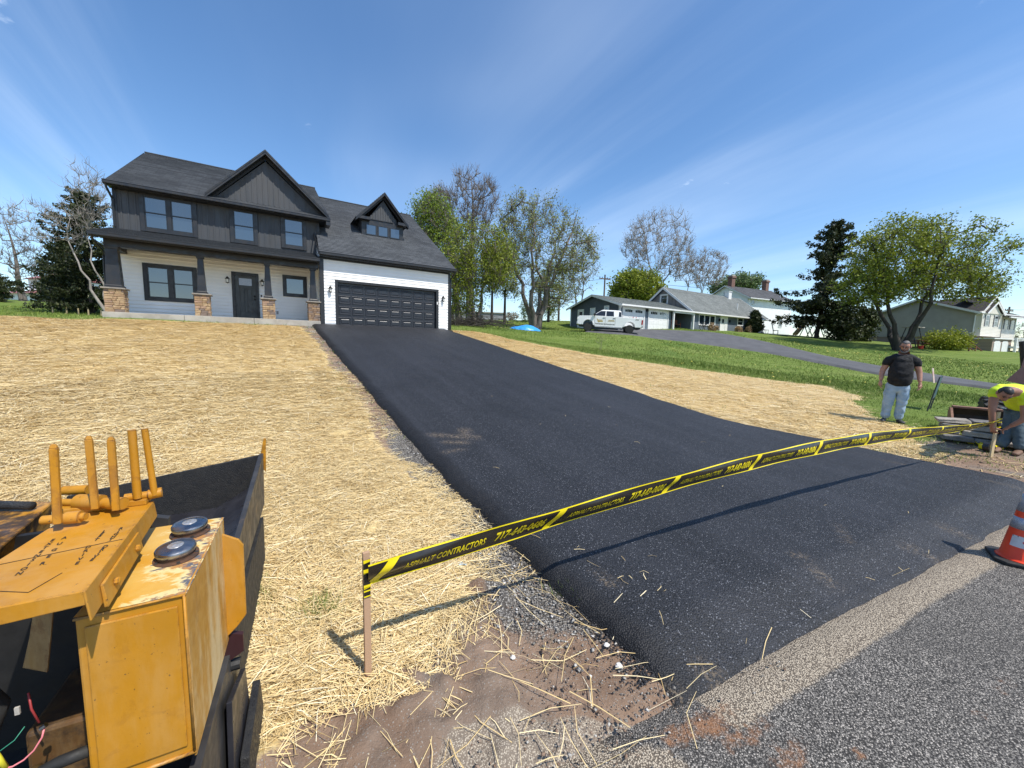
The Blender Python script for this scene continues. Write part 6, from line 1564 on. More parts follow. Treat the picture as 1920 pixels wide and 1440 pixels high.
mb = MB(); mb.tube([(-0.328, 0.08, 0.786), (-0.318, 0.08, 0.792)], 0.006, 8); mb.build('wire_terminal', M_chrome, paver)
# hopper
mb = MB()
HF = [(-1.05, 1.98, 0.55), (-0.16, 2.0, 0.57)]      # far lower edge
mb.hexa([(-1.05, 2.02, 0.52), (-0.05, 2.02, 0.54), (-0.05, 2.04, 0.54), (-1.05, 2.04, 0.52), (-1.05, 2.02, 0.80), (-0.045, 2.02, 0.945), (-0.045, 2.04, 0.945), (-1.05, 2.04, 0.80)])
mb.build('hopper_far_wall', M_tar, paver, bevel=0.003)
mb = MB()
mb.hexa([(-0.06, 0.86, 0.56), (-0.035, 0.86, 0.56), (-0.030, 2.05, 0.56), (-0.055, 2.05, 0.56), (-0.035, 0.86, 0.845), (-0.012, 0.86, 0.845), (-0.022, 2.05, 0.95), (-0.047, 2.05, 0.95)])
hw = mb.build('hopper_wing', [M_steel], paver, bevel=0.002)
mb = MB(); mb.hexa([(-0.064, 0.88, 0.56), (-0.061, 0.88, 0.56), (-0.056, 2.02, 0.56), (-0.059, 2.02, 0.56), (-0.039, 0.88, 0.838), (-0.036, 0.88, 0.838), (-0.048, 2.02, 0.94), (-0.051, 2.02, 0.94)]); mb.build('wing_lining', M_hopin, hw)
mb = MB(); mb.prism([(-0.052, 2.06, 0.86), (-0.012, 2.06, 0.80), (-0.006, 2.06, 1.00), (-0.002, 2.06, 1.055), (-0.018, 2.06, 1.06), (-0.034, 2.06, 0.98)], (0, 0.012, 0)); mb.build('wing_tip', P_edge, paver, bevel=0.002)
mb = MB(); mb.hexa([(-1.05, 0.75, 0.50), (-0.07, 0.75, 0.50), (-0.06, 2.03, 0.58), (-1.05, 2.03, 0.56), (-1.05, 0.75, 0.53), (-0.07, 0.75, 0.53), (-0.06, 2.03, 0.60), (-1.05, 2.03, 0.58)]); mb.build('hopper_floor', M_hopin, paver)
mb = MB(); mb.hexa([(-0.30, 1.0, 0.535), (-0.075, 1.0, 0.535), (-0.075, 2.0, 0.602), (-0.30, 2.0, 0.602), (-0.30, 1.0, 0.54), (-0.075, 1.0, 0.66), (-0.075, 2.0, 0.74), (-0.30, 2.0, 0.61)]); mb.build('hopper_slope', M_hopin, paver)
mb = MB(); mb.hexa([(-0.40, 0.60, 0.85), (-0.21, 0.60, 0.85), (-0.20, 0.63, 0.85), (-0.40, 0.63, 0.85), (-0.40, 0.60, 1.17), (-0.19, 0.60, 1.10), (-0.19, 0.63, 1.10), (-0.40, 0.63, 1.17)]); mb.build('hopper_near_wall', M_steel, paver)
# running gear plates and rubber skirt below the tank
mb = MB(); mb.hexa([(-0.03, -0.15, 0.02), (0.0, -0.15, 0.02), (0.0, 0.75, 0.02), (-0.03, 0.75, 0.02), (-0.03, -0.15, 0.56), (0.0, -0.15, 0.56), (0.0, 0.60, 0.56), (-0.03, 0.60, 0.56)]); mb.build('track_guard', M_steel, paver, bevel=0.002)
mb = MB(); mb.hexa([(0.012, 0.25, 0.02), (0.03, 0.25, 0.02), (0.03, 0.68, 0.02), (0.012, 0.68, 0.02), (0.012, 0.30, 0.5), (0.03, 0.30, 0.5), (0.03, 0.585, 0.40), (0.012, 0.585, 0.40)]); mb.build('track_guard', M_hopin, paver, bevel=0.002)
mb = MB(); mb.hexa([(0.04, 0.30, 0.0), (0.075, 0.30, 0.0), (0.075, 0.72, 0.0), (0.04, 0.72, 0.0), (0.035, 0.34, 0.22), (0.065, 0.34, 0.22), (0.065, 0.70, 0.235), (0.035, 0.70, 0.235)]); mb.build('rubber_skirt', M_tar, paver, bevel=0.004)
mb = MB(); mb.prism([(-0.03, 0.47, 0.52), (0.045, 0.47, 0.56), (0.045, 0.47, 0.63), (-0.02, 0.47, 0.66)], (0, 0.02, 0)); mb.build('red_bracket', mat('oxide_red', (0.035, 0.008, 0.009), rough=0.6), paver)
mb = MB(); mb.tube([(0.0, 0.49, 0.50), (0.03, 0.49, 0.50)], 0.022, 10); mb.build('roller', M_rubber, paver)
mb = MB(); mb.box(-1.05, -0.035, -0.12, 2.0, 0.06, 0.48); mb.build('chassis', M_rubber, paver)
# ------------------------------------------------------------------ stakes, tape, cone, signs
M_lath = mat('stake_wood', (0.44, 0.28, 0.17), (0.34, 0.21, 0.125), 3, 0.8, bump=(40, 0.3, 0.003), stretch=(1, 1, 0.06), dirt=((0.16, 0.10, 0.06), 9, 0.58, 0.75))
M_lath2 = mat('pale_stake_wood', (0.52, 0.41, 0.24), (0.44, 0.34, 0.19), 3, 0.8, bump=(40, 0.3, 0.003), stretch=(1, 1, 0.06))
S0 = np.array([-0.72, 1.845, 0.0]); S1 = on_ground(1858, 857)
def stake(label, base, h, w, d, rz, tilt, m):
    o = thing('wooden_stake', label, 'stake', tuple(base), rz)
    mb = MB(); P0 = [(-w * .35, -d / 2, -0.16), (w * .35, -d / 2, -0.16), (w * .35, d / 2, -0.16), (-w * .35, d / 2, -0.16)]
    r1 = lambda z, dx: [(-w / 2 + dx, -d / 2, z), (w / 2 + dx, -d / 2, z), (w / 2 + dx, d / 2, z), (-w / 2 + dx, d / 2, z)]
    mb.hexa(P0 + r1(0.05, tilt * .05)); mb.hexa(r1(0.05, tilt * .05) + r1(h, tilt * h)); mb.build('shaft', m, o, bevel=0.0015, seg=1)
    return o
stake('slender wooden stake in the straw at the near end of the warning tape', S0, 0.735, 0.034, 0.018, R(38), 0.0, M_lath)
stake('pale wooden stake at the far end of the tape by the bending worker', S1, 0.76, 0.075, 0.022, R(18), 0.035, M_lath2)
# the tape itself
sk = np.array([0, .112, .203, .456, .771, 1.0]); zk = np.array([.625, .716, .762, .845, .745, .70])
TA = np.array([-0.700, 1.815]); TBp = S1[:2] + np.array([-0.02, -0.03])
TD = TBp - TA; TL = float(np.hypot(*TD)); TDn = TD / TL; TN = np.array([TDn[1], -TDn[0]])       # TN faces the camera
TW = 0.135; UNIT = 1.035; T0 = 0.075
def cub(s):
    # smooth interpolation of the measured heights
    p = np.polyfit(sk, zk, 4); return np.polyval(p, s)
def tape_pt(a, h, out=0.0):
    """a along in metres, h height across the tape (-.5 .. .5), out towards the camera"""
    a = np.asarray(a, float); s = np.clip(a / TL, 0, 1)
    w = TW * (1 - 0.30 * sstep(0.62, 1.0, s))
    tw = 0.10 + 0.16 * np.sin(a * 0.9 + 0.4) + 0.5 * sstep(0.8, 1.0, s)
    wav = 0.006 * np.sin(a * 5.3 + h * 4) + 0.004 * np.sin(a * 11.0 - h * 9) * np.exp(-a / 1.2) + 0.010 * np.sin(h * 5.5 + 0.6)
    c = TA[None] + TDn[None] * a[..., None]
    d = out + wav + h * w * np.sin(tw)
    return np.stack([c[..., 0] + TN[0] * d, c[..., 1] + TN[1] * d, cub(s) + h * w * np.cos(tw) + 0 * a], -1)
M_tapeb = mat('black_tape_film', (0.016, 0.013, 0.010), (0.022, 0.018, 0.013), 6, 0.30, spec=0.6, rvar=0.08)
M_tapey = mat('yellow_tape_print', (0.80, 0.66, 0.012), (0.74, 0.58, 0.01), 6, 0.35, spec=0.5)
tape = thing('warning_tape', 'black and yellow contractor warning tape stretched across the driveway mouth', 'tape', (0, 0, 0))
aa = np.linspace(0, TL, 300); hh = np.linspace(-.5, .5, 33)
AA, HH = np.meshgrid(aa, hh, indexing='ij')
ix = np.arange(AA.size).reshape(AA.shape); F_ = np.stack([ix[:-1, :-1], ix[1:, :-1], ix[1:, 1:], ix[:-1, 1:]], -1).reshape(-1, 4)
fast_mesh('film', tape_pt(AA.ravel(), HH.ravel()), F_, M_tapeb, tape, smooth=True)
def print_quads(nm, a0, a1, h0, h1, na, slant=0.0):
    A_1, H_1 = np.meshgrid(np.linspace(a0, a1, na), np.linspace(h0, h1, 4 if h1 - h0 < .2 else 30), indexing='ij')
    ix = np.arange(A_1.size).reshape(A_1.shape); F1 = np.stack([ix[:-1, :-1], ix[1:, :-1], ix[1:, 1:], ix[:-1, 1:]], -1).reshape(-1, 4)
    return tape_pt((A_1 + slant * (H_1)).ravel(), H_1.ravel(), 0.0024), F1
for h0, h1 in ((0.44, 0.5), (-0.5, -0.455)):
    V_, F1 = print_quads('b', 0, TL, h0, h1, 300); fast_mesh('yellow_border', V_, F1, M_tapey, tape, smooth=True)
def lay_text(body, size, a0, a1, hc, shear, bold):
    me = text_mesh(body, 1.0, shear=shear, bold=bold, char=1.0)
    bm = bmesh.new(); bm.from_mesh(me); bmesh.ops.triangulate(bm, faces=bm.faces[:])
    bmesh.ops.subdivide_edges(bm, edges=[e for e in bm.edges if e.calc_length() > 0.14], cuts=3)
    bm.to_mesh(me); bm.free()
    co = np.empty(len(me.vertices) * 3); me.vertices.foreach_get('co', co); co = co.reshape(-1, 3)
    x0_, x1_ = co[:, 0].min(), co[:, 0].max()
    fx = (co[:, 0] - x0_) / (x1_ - x0_); hy = hc + (co[:, 1] - 0.35) * size
    fc = [tuple(p_.vertices) for p_ in me.polygons]; bpy.data.meshes.remove(me)
    return fx, hy, fc
TXT = [(lay_text('ASPHALT CONTRACTORS', 0.46, 0, 1, -0.03, 0.28, 0.018), 0.095, 0.545), (lay_text('717-643-0686', 0.60, 0, 1, -0.02, 0.30, 0.035), 0.60, 0.935)]
k = -1
while T0 + k * UNIT < TL:
    o_ = T0 + k * UNIT
    if 0 < o_ < TL - 0.05:
        V_, F1 = print_quads('s', o_ - 0.028, o_ + 0.028, -0.455, 0.44, 5, 0.115); fast_mesh('slash_mark', V_, F1, M_tapey, tape)
    for (fx, hy, fc), b0, b1 in TXT:
        ap = o_ + UNIT * (b0 + (b1 - b0) * fx)
        ok = (ap > 0.0) & (ap < TL - 0.02)
        fs = [f for f in fc if all(ok[i] for i in f)]
        if not fs: continue
        me = bpy.data.meshes.new('lettering'); me.from_pydata([tuple(q) for q in tape_pt(ap, hy, 0.0026)], [], fs); me.materials.append(M_tapey); me.update()
        link('lettering', me, tape)
    k += 1
# wraps round both stakes
def wrap(c, r_, z0, z1, nm, turns=1, rot=0.6, stripe=True):
    mb = MB(); n_ = 4
    def pt(k, z, e=0): a = rot + k * math.pi / 2 + math.pi / 4; return (c[0] + (r_[0] + e) * math.cos(a) * math.cos(0) , c[1] + (r_[1] + e) * math.sin(a), z)
    for k in range(4):
        mb.quad(pt(k, z0), pt(k + 1, z0), pt(k + 1, z1), pt(k, z1), 0)
        for f0, f1 in ((0.0, 0.14), (0.52, 0.68), (0.88, 1.0)):
            mb.quad(pt(k, z0 + (z1 - z0) * f0, .0012), pt(k + 1, z0 + (z1 - z0) * (f0 + .04), .0012), pt(k + 1, z0 + (z1 - z0) * f1, .0012), pt(k, z0 + (z1 - z0) * f1, .0012), 1)
    mb.build(nm, [M_tapeb, M_tapey], tape)
wrap(S0, (0.022, 0.022), 0.50, 0.555, 'tape_wrap'); wrap(S0, (0.022, 0.022), 0.545, 0.70, 'tape_wrap', stripe=False)
wrap(S1 + [0.025, 0, 0], (0.050, 0.03), S1[2] + 0.50, S1[2] + 0.66, 'tape_wrap', rot=0.3)
# traffic cone
CB = at_z(1914, 1053, 0.012)
cone = thing('traffic_cone', 'orange traffic cone with two reflective bands cut off by the right edge', 'cone', tuple(CB), R(52))
M_orange = mat('cone_orange', (0.86, 0.060, 0.012), (0.80, 0.050, 0.010), 4, 0.42, bump=(200, 0.06, 0.001), dirt=((0.35, 0.06, 0.03), 14, 0.68, 0.8))
M_refl = mat('reflective_band', (0.42, 0.42, 0.45), (0.36, 0.36, 0.40), 60, 0.32, metal=0.35)
def cr(z): return 0.128 - (0.128 - 0.030) * (z - 0.035) / (0.71 - 0.035)
mb = MB(); s_ = 0.18
o8 = [(s_ * c, s_ * d) for c, d in ((-1, -.72), (-.72, -1), (.72, -1), (1, -.72), (1, .72), (.72, 1), (-.72, 1), (-1, .72))]
mb.prism([(x, y, 0.0) for x, y in o8], (0, 0, 0.03)); mb.build('base', M_rubber, cone, bevel=0.008)
mb = MB(); mb.lathe([(0.150, 0.030), (0.140, 0.036), (cr(0.05), 0.05), (cr(0.32), 0.32), (cr(0.70), 0.70), (0.026, 0.712), (0.020, 0.705)], 48); mb.build('body', M_orange, cone, smooth=True)
for a, b in ((0.300, 0.400), (0.452, 0.604)):
    mb = MB(); mb.lathe([(cr(a) + .0016, a), (cr((a + b) / 2) + .0018, (a + b) / 2), (cr(b) + .0016, b)], 48); mb.v = mb.v; o = mb.build('reflective_band', M_refl, cone, smooth=True)
# sticker on the near face: white label, red arrow, dark print block
cam_a = math.atan2(-CB[1], -CB[0]) - R(52) - 0.42
def on_cone(th, z, e): r_ = cr(z) + e; return (r_ * math.cos(cam_a + th), r_ * math.sin(cam_a + th), z)
def cpatch(nm, t0, t1, z0, z1, m_, e, n_=10):
    mb = MB()
    for k in range(n_):
        a, b = t0 + (t1 - t0) * k / n_, t0 + (t1 - t0) * (k + 1) / n_
        mb.quad(on_cone(a, z0, e), on_cone(b, z0, e), on_cone(b, z1, e), on_cone(a, z1, e))
    return mb.build(nm, m_, cone)
stk = cpatch('sticker', -0.28, 0.72, 0.150, 0.245, mat('sticker_paper', (0.62, 0.60, 0.60), (0.54, 0.52, 0.52), 30, 0.5), 0.0012)
mb = MB(); mb.poly([on_cone(0.34, 0.20, .002), on_cone(0.56, 0.17, .002), on_cone(0.56, 0.23, .002)]); mb.build('red_arrow', mat('red_print', (0.65, 0.03, 0.05), rough=0.5), cone)
mb = MB(); mb.poly([on_cone(-0.26, 0.236, .002), on_cone(0.1, 0.236, .002), on_cone(0.1, 0.243, .002), on_cone(-0.26, 0.243, .002)]); mb.build('black_print', M_ink, cone)
# yard sign seen on edge, white marker stake
YB = on_ground(1738, 772)
ys = thing('yard_sign', 'leaning dark framed yard sign seen nearly edge on in the grass', 'sign', tuple(YB), R(0))
a0 = Vector((0, 0, 0)); axis = Vector((at(1762, 708, YB[1] + .05) - YB)); axis_n = axis.normalized(); wv_ = Vector((0.44, 0.34, 0.02))
mb = MB(); L_ = axis.length
for q0 in (Vector((0, 0, 0)), wv_): mb.tube([q0 - axis_n * 0.05, q0 + axis_n * L_], 0.016, 6)
mb.tube([axis_n * L_, axis_n * L_ + wv_], 0.016, 6); mb.tube([axis_n * L_ * 0.38, axis_n * L_ * 0.38 + wv_], 0.013, 6); mb.build('frame', M_black, ys)
mb = MB(); mb.quad(axis_n * L_ * .40, axis_n * L_ * .40 + wv_, axis_n * L_ * .97 + wv_, axis_n * L_ * .97); o = mb.build('panel', mat('sign_blue_green', (0.05, 0.11, 0.15), (0.08, 0.16, 0.17), 3, 0.4), ys); sdm = o.modifiers.new('thick', 'SOLIDIFY'); sdm.thickness = 0.012
mb = MB(); mb.quad(axis_n * L_ * .44 + wv_ * .1 + Vector((-.012, 0, 0)), axis_n * L_ * .44 + wv_ * .7 + Vector((-.012, 0, 0)), axis_n * L_ * .58 + wv_ * .8 + Vector((-.012, 0, 0)), axis_n * L_ * .52 + wv_ * .1 + Vector((-.012, 0, 0))); mb.build('green_print', mat('sign_lime', (0.25, 0.36, 0.06), rough=0.4), ys)
WB = on_ground(1752, 719)
ws = thing('marker_stake', 'short white marker stake with faded pink paint by the old driveway', 'stake', tuple(WB), R(10))
tv = Vector(at(1747, 690, WB[1]) - WB)
mb = MB(); w_ = 0.045
mb.hexa([(-w_, -.012, -.1), (w_, -.012, -.1), (w_, .012, -.1), (-w_, .012, -.1), (tv.x - w_, tv.y - .012, tv.z), (tv.x + w_, tv.y - .012, tv.z), (tv.x + w_, tv.y + .012, tv.z), (tv.x - w_, tv.y + .012, tv.z)]); mb.build('shaft', mat('white_pink_paint', (0.70, 0.62, 0.55), (0.66, 0.40, 0.36), 4, 0.7), ws)
# scrap of blue wrapper by the stones
BW = on_ground(866, 1066)
mb = MB(); rr_ = random.Random(4)
pts = [[Vector((i * .016 + rr_.uniform(-.004, .004), j * .012 + rr_.uniform(-.004, .004), 0.012 + rr_.uniform(0, .016))) for j in range(4)] for i in range(5)]
for i in range(4):
    for j in range(3): mb.quad(pts[i][j], pts[i + 1][j], pts[i + 1][j + 1], pts[i][j + 1])
o = mb.build('wrapper', mat('blue_wrapper', (0.22, 0.42, 0.60), (0.50, 0.62, 0.70), 60, 0.4), None, loc=(BW[0] - .03, BW[1], BW[2] + .008)); tag(o, 'crumpled scrap of light blue wrapper lying by the crushed stone', 'litter')
# larger pale stones lying about
for i, (px, py, s_, lab) in enumerate(((1137, 1215, .018, 'small white stone at the driveway edge, the upper of two'), (1160, 1255, .022, 'white stone at the driveway edge nearest the road'), (962, 1238, .016, 'white pebble on the bare soil'))):
    q = on_ground(px, py); mb = MB(); r9 = random.Random(i)
    mb.lathe([(0.0, 0), (s_ * .8, s_ * .15), (s_, s_ * .5), (s_ * .6, s_ * .9), (0, s_)], 7); mb.v = [(x * r9.uniform(.7, 1.2), y * r9.uniform(.7, 1.2), z) for x, y, z in mb.v]
    o = mb.build('stone', mat('white_stone', (0.66, 0.63, 0.58), rough=0.8), None, loc=(q[0], q[1], q[2] + .012)); tag(o, lab, 'stone')
# blue tarpaulin over a heap
TBs = on_ground(985, 619)
gx_, gy_ = np.meshgrid(np.linspace(-1.35, 1.35, 50), np.linspace(-0.9, 0.9, 34), indexing='ij')
r2 = (gx_ / 1.3) ** 2 + (gy_ / 0.85) ** 2
zz_ = np.maximum(0, 1 - r2) ** 0.6 * (0.34 + 0.08 * np.sin(gx_ * 2.2 + 1)) + (fbm(gx_.ravel() + 9, gy_.ravel() + 9, 0.35, 4, 3).reshape(gx_.shape) - .5) * 0.16 * (r2 < 1.25)
X_, Y_ = TBs[0] + gx_ * 1.0, TBs[1] + gy_ + 0.3
Zt = height(X_.ravel(), Y_.ravel()).reshape(gx_.shape) + np.maximum(zz_, -0.02) + 0.02
ix = np.arange(gx_.size).reshape(gx_.shape); F_ = np.stack([ix[:-1, :-1], ix[1:, :-1], ix[1:, 1:], ix[:-1, 1:]], -1).reshape(-1, 4)
keepf = (r2.ravel()[F_].mean(1) < 1.12)
o = fast_mesh('tarpaulin', np.stack([X_.ravel(), Y_.ravel(), Zt.ravel()], -1), F_[keepf], mat('blue_tarp', (0.035, 0.26, 0.70), (0.05, 0.33, 0.80), 2, 0.35), smooth=False); tag(o, 'bright blue tarpaulin draped over a low heap under the budding maple', 'tarpaulin')
# ------------------------------------------------------------------ loader with its bucket of fieldstones
M_rusty = mat('rusty_bucket_steel', (0.26, 0.135, 0.08), (0.17, 0.085, 0.055), 6, 0.75, bump=(30, 0.4, 0.006))
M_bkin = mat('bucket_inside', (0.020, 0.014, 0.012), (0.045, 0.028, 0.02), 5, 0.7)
M_arm = mat('maroon_arm', (0.060, 0.026, 0.026), (0.045, 0.020, 0.022), 4, 0.5, dirt=((0.30, 0.10, 0.05), 10, 0.62, 0.72))
LB = on_ground(1800, 826); LB = on_ground(1792, 822); LB[2] = gh(LB[0], LB[1])
ld = thing('loader', 'rusty front loader with its bucket on the grass behind the bending worker', 'loader', tuple(LB), R(-42))
def lp(px, py, Y): return Matrix.Rotation(R(42), 3, 'Z') @ Vector(at(px, py, Y) - LB)
mb = MB()
W_ = 2.1
prof = [(0.0, -0.02), (0.95, -0.02), (1.0, 0.05), (1.0, 0.40), (0.90, 0.52), (0.86, 0.52), (0.94, 0.38), (0.94, 0.08), (0.90, 0.03), (0.0, 0.03)]
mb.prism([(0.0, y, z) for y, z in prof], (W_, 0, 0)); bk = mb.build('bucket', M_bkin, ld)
mb = MB(); mb.prism([(-0.03, 0.0, -0.02), (-0.03, 1.0, -0.02), (-0.03, 1.0, 0.4), (-0.03, 0.90, 0.52), (-0.03, 0.78, 0.52)], (0.035, 0, 0)); mb.build('bucket_side', M_rusty, bk)
mb = MB(); mb.box(0, W_, 0.78, 0.93, 0.515, 0.56); mb.build('bucket_lip', M_rusty, bk, bevel=0.01)
mb = MB()
TYc = Vector((0.62, 1.35, 0.36)); 
def tyre_profile(R0, w): return [(R0 * .58, -w * .5), (R0 * .9, -w * .52), (R0, -w * .40), (R0, w * .40), (R0 * .9, w * .52), (R0 * .58, w * .5)]
TM = Matrix.Translation(TYc) @ Matrix.Rotation(R(90), 4, 'Y')
mb.lathe(tyre_profile(0.36, 0.30), 30, M=TM); ty = mb.build('tyre', M_rubber, ld, smooth=True, autosmooth=35)
for k in range(18):
    q = MB(); A_t = k / 18 * 2 * math.pi
    q.box(-0.17, 0.0 + 0.02, -0.03, 0.03, 0.34, 0.39, M=Matrix.Translation(TYc) @ Matrix.Rotation(A_t, 4, 'X') @ Matrix.Rotation(R(25), 4, 'Z')); q.box(-0.02, 0.17, -0.03, 0.03, 0.34, 0.39, M=Matrix.Translation(TYc) @ Matrix.Rotation(A_t + .17, 4, 'X') @ Matrix.Rotation(R(-25), 4, 'Z')); q.build('tread_lug', M_rubber, ty)
mb = MB(); mb.lathe([(0.0, -0.02), (0.3, -0.05), (0.31, 0.05), (0.0, 0.02)], 20, M=TM); mb.build('rim', M_arm, ld)
mb = MB(); a, b, c, d = lp(1886, 714, 8.3), lp(1925, 722, 8.3), lp(1932, 660, 8.3), lp(1916, 668, 8.3)
mb.prism([a, b, c, lp(1930, 640, 8.3), lp(1914, 690, 8.3)], Vector((0.02, 0.12, 0))); mb.build('lift_arm', M_arm, ld)
mb = MB(); mb.tube([lp(1917, 640, 8.35), lp(1921, 700, 8.35)], 0.05, 8); mb.build('upright', M_rubber, ld)
mb = MB(); mb.box(3.2, 4.2, 1.4, 2.6, 0.5, 1.15); mb.build('body', M_arm, ld, bevel=0.03)
M_fs = [mat('fieldstone', c_, tuple(x * .65 for x in c_), 7, 0.9, bump=(18, 0.9, 0.03)) for c_ in ((0.30, 0.27, 0.24), (0.22, 0.205, 0.19), (0.36, 0.32, 0.27), (0.17, 0.16, 0.15))]
rs = random.Random(12)
LR = Matrix.Translation(LB) @ Matrix.Rotation(R(-42), 4, 'Z')
for lay in range(4):
    x = -0.20 + rs.uniform(-.1, .05) - 0.12 * (3 - lay) * 0; z = 0.02 + lay * 0.098
    while x < 2.2:
        L_ = rs.uniform(0.22, 0.48); hgt = rs.uniform(0.06, 0.093); dep = rs.uniform(0.3, 0.45)
        mb = MB(); y0_ = -0.42 + lay * 0.09 + rs.uniform(-.05, .05); j_ = lambda: rs.uniform(-.022, .022)
        P_ = [(x, y0_, z), (x + L_, y0_, z), (x + L_, y0_ + dep, z), (x, y0_ + dep, z), (x, y0_, z + hgt), (x + L_, y0_, z + hgt), (x + L_, y0_ + dep, z + hgt), (x, y0_ + dep, z + hgt)]
        c_ = LR @ Vector((x + L_ / 2, y0_ + dep / 2, z))
        vs_ = [LR @ Vector((a + j_(), b + j_() * 1.6, c + j_() * .6)) - c_ for a, b, c in P_]
        mb.hexa(vs_); o = mb.build('fieldstone', M_fs[rs.randrange(4)], None, loc=tuple(c_), bevel=0.014)
        tag(o, 'flat grey brown fieldstone slab piled in the mouth of the loader bucket', 'stone', 'fieldstones piled in the loader bucket')
        x += L_ + rs.uniform(0.0, 0.03)
# yellow tape slack and tape roll on the grass by the far stake
q0, q1 = on_ground(1806, 830), on_ground(1858, 842)
mb = MB(); pr = None
for k in range(15):
    s_ = k / 14; c_ = q0 * (1 - s_) + q1 * s_; w_ = 0.05 + .03 * math.sin(k * 2.1); up_ = 0.05 + 0.035 * math.sin(k * 1.7)
    cur = (Vector((c_[0], c_[1] - w_, gh(c_[0], c_[1]) + up_)), Vector((c_[0] + .02, c_[1] + w_, gh(c_[0], c_[1]) + up_ + .04 * math.sin(k * 1.3))))
    if pr: mb.quad(pr[0], cur[0], cur[1], pr[1])
    pr = cur
o = mb.build('tape_slack', M_tapey, None); sdm = o.modifiers.new('thick', 'SOLIDIFY'); sdm.thickness = 0.004; tag(o, 'loose yellow tape slack lying in the grass below the stones', 'tape')
RB = on_ground(1864, 851)
rl_ = thing('tape_roll', 'yellow tape roll with a dark round core standing beside the far stake', 'tape roll', (RB[0] + .02, RB[1] + .1, RB[2] + .085), R(10))
TM = Matrix.Rotation(R(80), 4, 'X')
mb = MB(); mb.lathe([(0.035, -.04), (0.085, -.04), (0.085, .04), (0.035, .04)], 24, M=TM); mb.build('roll', M_tapeb, rl_, smooth=True, autosmooth=40)
mb = MB(); mb.lathe([(0.03, -.043), (0.045, -.045), (0.045, .045), (0.03, .043)], 24, M=TM); mb.build('core', M_tapey, rl_, smooth=True, autosmooth=40)
mb = MB(); mb.box(0.03, 0.36, 0.0, 0.16, -.06, 0.03); mb.build('loose_end', M_tapey, rl_, bevel=0.02)
# ------------------------------------------------------------------ pickup truck
TRf, TRr = on_ground(1101, 623), on_ground(1179, 628)
tdir = (TRf - TRr)[:2]; wbase = float(np.hypot(*tdir)); tang = math.atan2(tdir[1], tdir[0])
truck = thing('pickup_truck', 'white crew cab pickup with gold door lettering parked before the ranch garage', 'pickup truck', (TRr[0] - math.sin(tang) * -0.85 * 0 , TRr[1], TRr[2] + 0.12), tang)
slope_t = math.atan2(TRf[2] - TRr[2], wbase); truck.rotation_euler = (0, -slope_t, tang)
M_tw = mat('truck_white', (0.78, 0.78, 0.77), (0.74, 0.74, 0.73), 1, 0.25, spec=0.6)
M_tg = glass_mat('tinted_glass', (0.006, 0.007, 0.008), 1.7)
M_plast = mat('black_plastic', (0.015, 0.015, 0.016), rough=0.55)
M_rim = mat('alloy', (0.55, 0.55, 0.56), (0.42, 0.42, 0.43), 10, 0.3, metal=0.7)
WB = wbase; y1 = 0.0          # the near (left) flank sits over the measured wheel contact line; x forward from the rear axle
# lower body outline with wheel arches
def arch(cx_, r_, z0, n=9): return [(cx_ - r_ * math.cos(math.pi * k / (n - 1)), z0 + r_ * math.sin(math.pi * k / (n - 1)) * 1.02) for k in range(n)]
zb = 0.55
out = [(-0.98, zb)] + arch(0, 0.50, zb) + [(0.62, 0.48), (WB - 0.62, 0.48)] + arch(WB, 0.50, zb) + [(WB + 0.80, zb), (WB + 0.93, 0.62), (WB + 0.95, 1.16), (WB + 0.80, 1.30), (WB - 0.32, 1.36), (1.28, 1.36), (1.26, 1.33), (-1.02, 1.33), (-1.06, 1.28), (-1.04, 0.62)]
mb = MB(); mb.prism([(x, 0.0, z) for x, z in out], (0, -1.95, 0)); mb.build('body', M_tw, truck, bevel=0.035, seg=2)
# cab
def cabring(z, xf, xr, ins): return [(xf, -ins, z), (xr, -ins, z), (xr, -1.95 + ins, z), (xf, -1.95 + ins, z)]
mb = MB(); mb.hexa(cabring(1.34, WB - 0.30, 0.72, 0.03) + cabring(1.88, WB - 1.08, 0.80, 0.20)); mb.hexa(cabring(1.875, WB - 1.06, 0.80, 0.20) + cabring(1.93, WB - 1.20, 0.92, 0.28)); mb.build('cab', M_tw, truck, bevel=0.03, seg=2)
def flank(x, z): return (x, 0.008 - 0.03 - 0.17 * (z - 1.34) / 0.54, z)
for pts in ([(WB - 0.42, 1.38), (WB - 1.02, 1.80), (WB - 1.42, 1.82), (WB - 1.42, 1.38)], [(WB - 1.50, 1.38), (WB - 1.50, 1.82), (WB - 2.12, 1.82), (WB - 2.16, 1.38)], [(0.98, 1.38), (0.98, 1.80), (0.80, 1.78), (0.76, 1.38)]):
    mb = MB(); mb.poly([flank(*p) for p in pts]); mb.build('window', M_tg, truck)
mb = MB(); mb.poly([(0.745, -0.2, 1.40), (0.745, -1.75, 1.40), (0.785, -1.62, 1.83), (0.785, -0.33, 1.83)]); mb.build('rear_window', M_tg, truck)
mb = MB(); mb.poly([(WB - 0.33, -0.15, 1.39), (WB - 0.33, -1.8, 1.39), (WB - 1.03, -1.7, 1.84), (WB - 1.03, -0.25, 1.84)]); mb.build('windscreen', M_tg, truck)
for x in (WB - 0.55, WB - 1.46, WB - 2.3):
    mb = MB(); mb.box(x - .008, x + .008, 0.0, 0.003, 0.56, 1.34); mb.build('door_seam', M_plast, truck)
for x in (WB - 1.32, WB - 2.18):
    mb = MB(); mb.box(x - .10, x + .10, 0.0, 0.03, 1.18, 1.23); mb.build('door_handle', M_plast, truck, bevel=0.01)
mb = MB(); mb.box(WB - 0.62, WB - 0.42, 0.02, 0.20, 1.36, 1.56); mb.build('wing_mirror', M_plast, truck, bevel=0.03)
